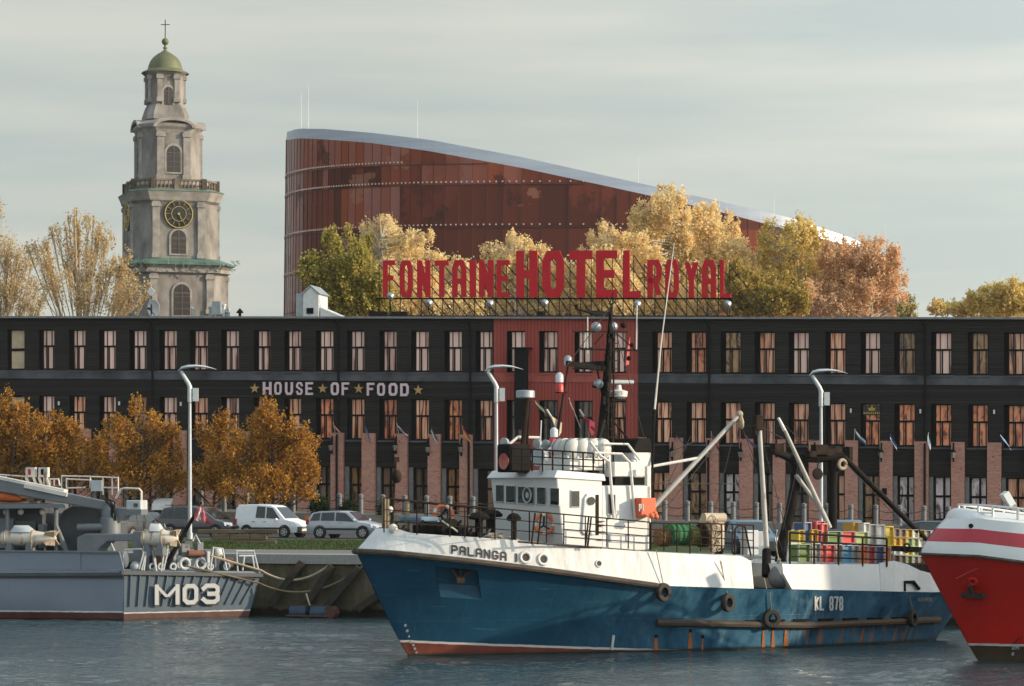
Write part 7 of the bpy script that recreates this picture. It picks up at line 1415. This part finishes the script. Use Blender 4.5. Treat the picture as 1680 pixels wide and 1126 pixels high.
# fish boxes
proto = {}
CR = {'blue': (.03, .07, .2), 'navy': (.02, .04, .13), 'yellow': (.50, .36, .03), 'gold': (.42, .24, .02), 'red': (.55, .025, .03), 'scarlet': (.62, .05, .03), 'green': (.08, .16, .025), 'pale green': (.27, .36, .12), 'grey': (.20, .20, .18), 'white': (.55, .55, .52), 'sky blue': (.08, .28, .45), 'orange': (.60, .16, .04), 'dark red': (.35, .02, .02), 'brown': (.14, .08, .04), 'teal': (.05, .22, .25)}
def crate(col, x0, x1, ya, yb, y, lb, rot=0):
    if col not in proto:
        mm = mat('fish_box_'+col, CR[col], .5, 0, .1, 2); m2 = mat('fish_box_rim_'+col, tuple(min(.6, .28+.6*v) for v in CR[col]) if col not in ('yellow', 'gold') else sub(CR[col], 1.3), .55, 0, .08); r = thing('fish_box', '', 'fish box', (0, 0, 0)); s = MB()
        s.b2(-.46, .46, -.1, .30, -.45, .45); s.build('box', mm, r); s = MB(); s.b2(-.5, .5, -.16, -.1, .455, .5); s.b2(-.5, .5, -.16, -.1, -.5, -.455); s.b2(-.5, -.455, -.16, -.1, -.455, .455); s.b2(.455, .5, -.16, -.1, -.455, .455); s.build('rim', m2, r)
        s = MB(); s.b2(-.36, .36, -.125, -.101, -.02, .02); s.build('rib', mm, r); proto[col] = r; c_ = r; 
    else: c_ = copytree(proto[col])
    q0, q1 = A_(x0, yb, y), A_(x1, ya, y); c_.location = PF.w((q0.x+q1.x)/2, y, (q0.z+q1.z)/2); c_.rotation_euler = (0, 0, R(PF.deg)); c_.scale = ((q1.x-q0.x)*.98, 1.3, (q1.z-q0.z)*.98); c_['label'] = lb; c_['group'] = 'coloured plastic fish boxes on the trawler stern'
def c5(x): return 1260+x/4.02
def r5(y): return 760+y/4.02
for col, x0, x1, ya, yb, y, lb in (
    ('yellow', 178, 214, 440, 528, -2.0, 'narrow yellow fish box at the left end of the upper row'), ('blue', 218, 264, 388, 522, -1.9, 'tall dark blue fish box standing out at the upper left'), ('gold', 264, 304, 436, 522, -2.0, 'gold fish box between the tall blue and the red boxes'), ('red', 297, 352, 382, 440, -1.8, 'red fish box tipped on top, highest in the pile'), ('dark red', 304, 330, 442, 524, -2.0, 'narrow dark red fish box beside the gold one'),
    ('scarlet', 332, 370, 396, 530, -1.95, 'tall scarlet fish box leaning by the green one'), ('green', 371, 460, 448, 528, -2.1, 'wide dark green fish box with pale rim in the upper row'), ('red', 465, 552, 450, 530, -2.1, 'wide red fish box with pale rim in the upper row'), ('pale green', 557, 638, 452, 540, -2.1, 'pale green fish box in the upper row, right of the wide red'), ('gold', 540, 576, 390, 450, -1.6, 'gold fish box on top, beside the dark green top one'), ('green', 576, 606, 392, 450, -1.6, 'dark green fish box on top, left of the white ones'),
    ('white', 608, 646, 392, 535, -1.9, 'tall white fish box, leftmost of the white ones'), ('grey', 648, 690, 402, 540, -1.9, 'tall grey fish box between two white ones'), ('white', 692, 746, 404, 545, -1.9, 'broad white fish box left of the bright yellow one'), ('yellow', 748, 803, 415, 548, -1.9, 'bright yellow fish box at the right end of the railed pile'),
    ('green', 178, 256, 530, 658, -2.3, 'dark green fish box in the lower left corner of the pile'), ('grey', 264, 322, 526, 658, -2.3, 'grey fish box with pale rim, second in the lower row'), ('scarlet', 326, 362, 534, 660, -2.3, 'narrow scarlet fish box in the lower row'), ('red', 364, 418, 534, 660, -2.3, 'red fish box with pale rim in the lower row'), ('grey', 422, 466, 534, 662, -2.3, 'narrow grey fish box left of the sky blue one'), ('sky blue', 470, 532, 538, 664, -2.3, 'sky blue fish box in the middle of the lower row'), ('grey', 535, 574, 540, 664, -2.3, 'narrow grey fish box right of the sky blue one'),
    ('orange', 578, 636, 542, 668, -2.3, 'orange fish box with pale rim in the lower row'), ('dark red', 640, 684, 546, 670, -2.3, 'dark red fish box between orange and navy ones'), ('navy', 688, 742, 546, 672, -2.3, 'navy blue fish box in the lower row'), ('orange', 744, 786, 550, 674, -2.3, 'orange fish box at the right end of the lower row')):
    crate(col, c5(x0), c5(x1), r5(ya), r5(yb), y, lb)
rgx = random.Random(33); n_ = 0
for row in range(4):
    for cc in range(7):
        col = ['yellow', 'green', 'white', 'gold', 'grey', 'yellow', 'brown', 'white', 'pale green', 'gold'][rgx.randrange(10)] if cc > 1 else ['brown', 'gold', 'white', 'brown'][row]
        x0 = 806+cc*41; ya = 432+row*58+cc*2
        crate(col, c5(x0), c5(x0+39), r5(ya), r5(ya+55), -.4, '%s fish box in the far stern stack, %s row down, %s column' % (col, ['first', 'second', 'third', 'fourth'][row], ['first', 'second', 'third', 'fourth', 'fifth', 'sixth', 'seventh'][cc]))
s = MB(); s.bar(A_(c5(790), r5(560), -1.6), A_(c5(1020), r5(575), -1.6), .3, .18); s.torus(A_(c5(915), r5(560), -1.8), .14, .035, (0, 1, 0), 16, 6); s.build('stern_beam', M_rustd, pal); s = MB(); s.b2(A_(c5(790), r5(670), -1).x, 20.6, -2.2, 2.2, zs(19), A_(c5(900), r5(668), -1.8).z); s.build('stern_platform', M_rustd, pal)
s = MB(); s.prism([A_(1296, 870, .8), A_(1290, 935, .8), A_(1312, 935, .8), A_(1316, 868, .8)], (0, .1, 0)); s.build('aft_screen', M_wlt, pal)
# ================================================================ RED SHIP (right)
RF = Frame((1605-CX)/F*83.1, 83.1, 8)
rs = thing('red_ship', 'red hulled ship bow with white and red bands, cut by the right photo edge', 'ship', RF.w(0, 0, 0), RF.deg)
def rbd(u): return float(np.interp(u, [-1.8, -1.7, -1.45, -1.0, -.4, .5, 2, 4, 8, 16, 33], [.03, .42, .95, 1.5, 1.95, 2.4, 2.85, 3.1, 3.3, 3.3, 2.8]))
def rbw(u): return float(np.interp(u, [0, .6, 1.5, 3, 6, 10, 24, 31], [.03, .35, .75, 1.4, 2.3, 2.8, 2.8, 2.0]))
def rz(u): return float(np.interp(u, [-1.8, -.6, 1.0, 4, 10, 24], [3.25, 3.22, 3.0, 2.65, 2.35, 2.4]))
def rhp(t, w, side=-1):
    ww = max(0, w); us = -1.8*ww**.95; ue = 31+2*ww; u = us+(ue-us)*t; g_ = ww**1.3; hb = (1-g_)*rbw(31*t)+g_*rbd(-1.8+34.8*t)
    return Vector((u, side*hb, w*rz(-1.8+34.8*t) if w > 0 else w*4))
s = MB(); ts2 = [(i/60)**1.6 for i in range(61)]
for sd_ in (-1, 1):
    rr = [[rhp(t_, w_, sd_) for w_ in wsl] for t_ in ts2]
    s.ring(rr if sd_ < 0 else rr[::-1], False, False)
s.ring([[rhp(1, w_, -1) for w_ in wsl], [rhp(1, w_, 1) for w_ in wsl]], False, False)
M_red = hullmat('red_hull', (.52, .020, .014), [(.10, (.05, .045, .03)), (.48, (.07, .045, .03)), (.55, (.6, .58, .52))], .14, rough=.35)
s.build('hull', M_red, rs, smooth=50)
def rbp(u, f, side=-1):
    uf = u+.8*max(0, 1-(u+1.8)/1.6)*f**1.5; hb = max(.02, rbd(u)-.35*f**1.4*min(1, rbd(u))); return Vector((uf, side*hb, rz(u)+f*float(np.interp(u, [-1.8, 1, 4, 24], [1.08, 1.18, 1.1, 1.0]))))
us_ = [-1.8+34.6*(i/50)**1.7 for i in range(51)]
for f0, f1, mt, nm in ((0, .36, M_pw2, 'lower_white_band'), (.36, .72, mat('red_band_paint', (.42, .03, .045), .4, 0, .08), 'red_band'), (.72, 1.0, M_pw2, 'upper_white_band')):
    s = MB()
    for sd_ in (-1, 1):
        rr = [[rbp(u, f0+(f1-f0)*k/3, sd_) for k in range(4)] for u in us_]
        s.ring(rr if sd_ < 0 else rr[::-1], False, False)
    s.build(nm, mt, rs, smooth=50)
s = MB(); rr = [[rbp(u, 1, -1), rbp(u, 1, -1)*.0+Vector((rbp(u, 1).x, rbp(u, 1, -1).y*.6, rbp(u, 1).z+.22*min(1, rbd(u)))), Vector((rbp(u, 1).x, 0, rbp(u, 1).z+.30*min(1, rbd(u)))), Vector((rbp(u, 1).x, -rbp(u, 1, -1).y*.6, rbp(u, 1).z+.22*min(1, rbd(u)))), rbp(u, 1, 1)] for u in us_]; s.ring(rr, False, False); s.build('whaleback_deck', M_pw2, rs, smooth=60)
s = MB(); 
for sd_ in (-1, 1): s.tube([rbp(u, 0, sd_)+Vector((0, sd_*.03, 0)) for u in us_[:34]], .055, 6)
s.build('rubbing_strake', M_stk, rs, smooth=1)
s = MB(); 
top = []
for sd_ in (-1, 1):
    pts = [rbp(u, .98, sd_)+Vector((.25, -sd_*.25, .42)) for u in (-.9, -.3, .4, 1.2, 2.2, 3.4, 5, 7)]; s.tube(pts, .035, 6); s.tube([p-Vector((0, 0, .22)) for p in pts[:2]], .025, 6); top.append(pts[0])
    for p in pts: s.tube([p, p-Vector((0, 0, .5))], .04, 6)
s.tube([top[0], Vector((top[0].x-.15, 0, top[0].z)), top[1]], .035, 6); s.build('bow_rail', M_pw2, rs)
# anchor
def rh(px, py, off=.0):
    best = (1e9, 0, 0); ca, cb, ra_, rb__ = .12, .5, .12, .5
    for it in range(9):
        for i in range(-4, 5):
            for j in range(-4, 5):
                A = min(1, max(0, ca+ra_*i/4)); B = min(1, max(0, cb+rb__*j/4)); x, y = RF.pr(rhp(A, B)); e = (x-px)**2+(y-py)**2
                if e < best[0]: best = (e, A, B)
        ca, cb = best[1], best[2]; ra_ *= .45; rb__ *= .45
    A, B = ca, cb; p = rhp(A, B); ta = (rhp(A+.003, B)-rhp(max(0, A-.003), B)).normalized(); tb_ = (rhp(A, min(1, B+.02))-rhp(A, B-.02)).normalized(); n_ = ta.cross(tb_).normalized()
    if n_.y > 0: n_ = -n_
    return p+n_*off, ta, tb_, n_
c_, ta_, tb_, n_ = rh(1597, 968, .14); s = MB(); s.bar(c_+tb_*.25, c_-tb_*.12, .12, .14); s.bar(c_-tb_*.12-ta_*.26, c_-tb_*.12+ta_*.26, .17, .14); s.ball(c_-tb_*.12-ta_*.28, .1, 8, 6); s.ball(c_-tb_*.12+ta_*.3, .1, 8, 6); s.prism([c_-tb_*.1-ta_*.33, c_-tb_*.02-ta_*.2, c_+tb_*.04-ta_*.32], n_*.1); s.prism([c_-tb_*.1+ta_*.36, c_-tb_*.02+ta_*.22, c_+tb_*.04+ta_*.34], n_*.1); s.build('anchor', mat('anchor_black', (.03, .02, .018), .8, 0, .4, 5), rs, bevel=.02)
s = MB(); h_ = rh(1597, 953, .05); s.torus(h_[0], .11, .045, tuple(h_[3]), 16, 8); s.build('hawse_pipe', M_red, rs, smooth=1)
s = MB(); s.bar(rh(1569, 949, .02)[0], rh(1604, 932, .02)[0], .06, .02); s.build('weld_bead', mat('pale_red', (.5, .1, .09), .5), rs)
s = MB(); s.lathe([(.01, 0), (.07, 0), (.07, .05), (.01, .05)], 10, rbp(-.9, .8)+Vector((0, -.02, 0)), axis=(-.5, -1, 0)); s.build('fairlead', M_blk, rs)
def rlet(chh, px, py, w, h):
    A = rh(px, py, .015); B = rh(px+w, py, .015); T = rh(px, py-h, .015); ex = B[0]-A[0]; wl2 = ex.length; ex.normalize(); ey = T[0]-A[0]; hl = ey.length; ey.normalize(); ez = ex.cross(ey); ez = -ez if ez.y > 0 else ez
    s = MB(); glyph(s, chh, A[0], ex, ey, ez, wl2, hl, .03, .012); s.build('draught_mark', M_num, rs)
rlet('2', 1660, 1065.5, 4.5, 6.5); rlet('M', 1666, 1065.5, 6, 6.5); rlet('8', 1659.5, 1075.5, 4.5, 5.5)
s = MB(); s.bar(rh(1662, 1056, .012)[0], rh(1672, 1045, .012)[0], .1, .015); s.bar(rh(1668, 1056, .012)[0], rh(1678, 1045, .012)[0], .08, .015); s.build('waterline_mark', mat('mark_red', (.36, .012, .012), .5), rs)
# unseen superstructure, added here to cast shade on the trawler stern
s = MB(); s.b2(27, 32, -2.5, 2.5, 2.3, 9.6); s.b2(27.4, 31, -2.1, 2.1, 9.6, 12); s.build('deckhouse', M_pw2, rs, bevel=.06)
for i in range(5):
    s = MB(); s.b2(27.6+i*.65, 28.1+i*.65, -2.14, -2.09, 10.5, 11.3); s.build('window', M_glass, rs)
s = MB(); s.tube([(29, 0, 12), (29, 0, 15)], [.2, .08], 10); s.bar((29, -1.2, 14), (29, 1.2, 14), .08); s.build('mast', M_wsteel, rs)
# slanted white boards on its deck
s = MB(); p = [RF.at(px, py, 2.5) for px, py in ((1646, 812), (1655, 806), (1668, 828), (1658, 832))]; s.prism(p, RF.b*.3); s.build('canopy_frame', M_pw2, rs)
s = MB(); s.bar(RF.at(1660, 830, 2.6), RF.at(1684, 862, 2.6), .2, .2); s.bar(RF.at(1648, 822, 2.7), RF.at(1656, 850, 2.7), .12, .12); s.build('davit', mat('davit_grey', (.28, .26, .24), .7), rs)
# ================================================================ HAZE
m = bpy.data.materials.new('haze'); m.use_nodes = True; t = m.node_tree; t.nodes.clear(); ho_ = nd(t, 'ShaderNodeOutputMaterial'); pv = nd(t, 'ShaderNodeVolumePrincipled')
pv.inputs['Color'].default_value = (.86, .9, .92, 1); pv.inputs['Density'].default_value = .00006; pv.inputs['Anisotropy'].default_value = .0; t.links.new(pv.outputs[0], ho_.inputs['Volume'])
s = MB(); s.b2(-700, 700, -90, 900, -5, 90); tag(s.build('haze', m), 'thin even haze over the harbour', 'haze', kind='stuff')
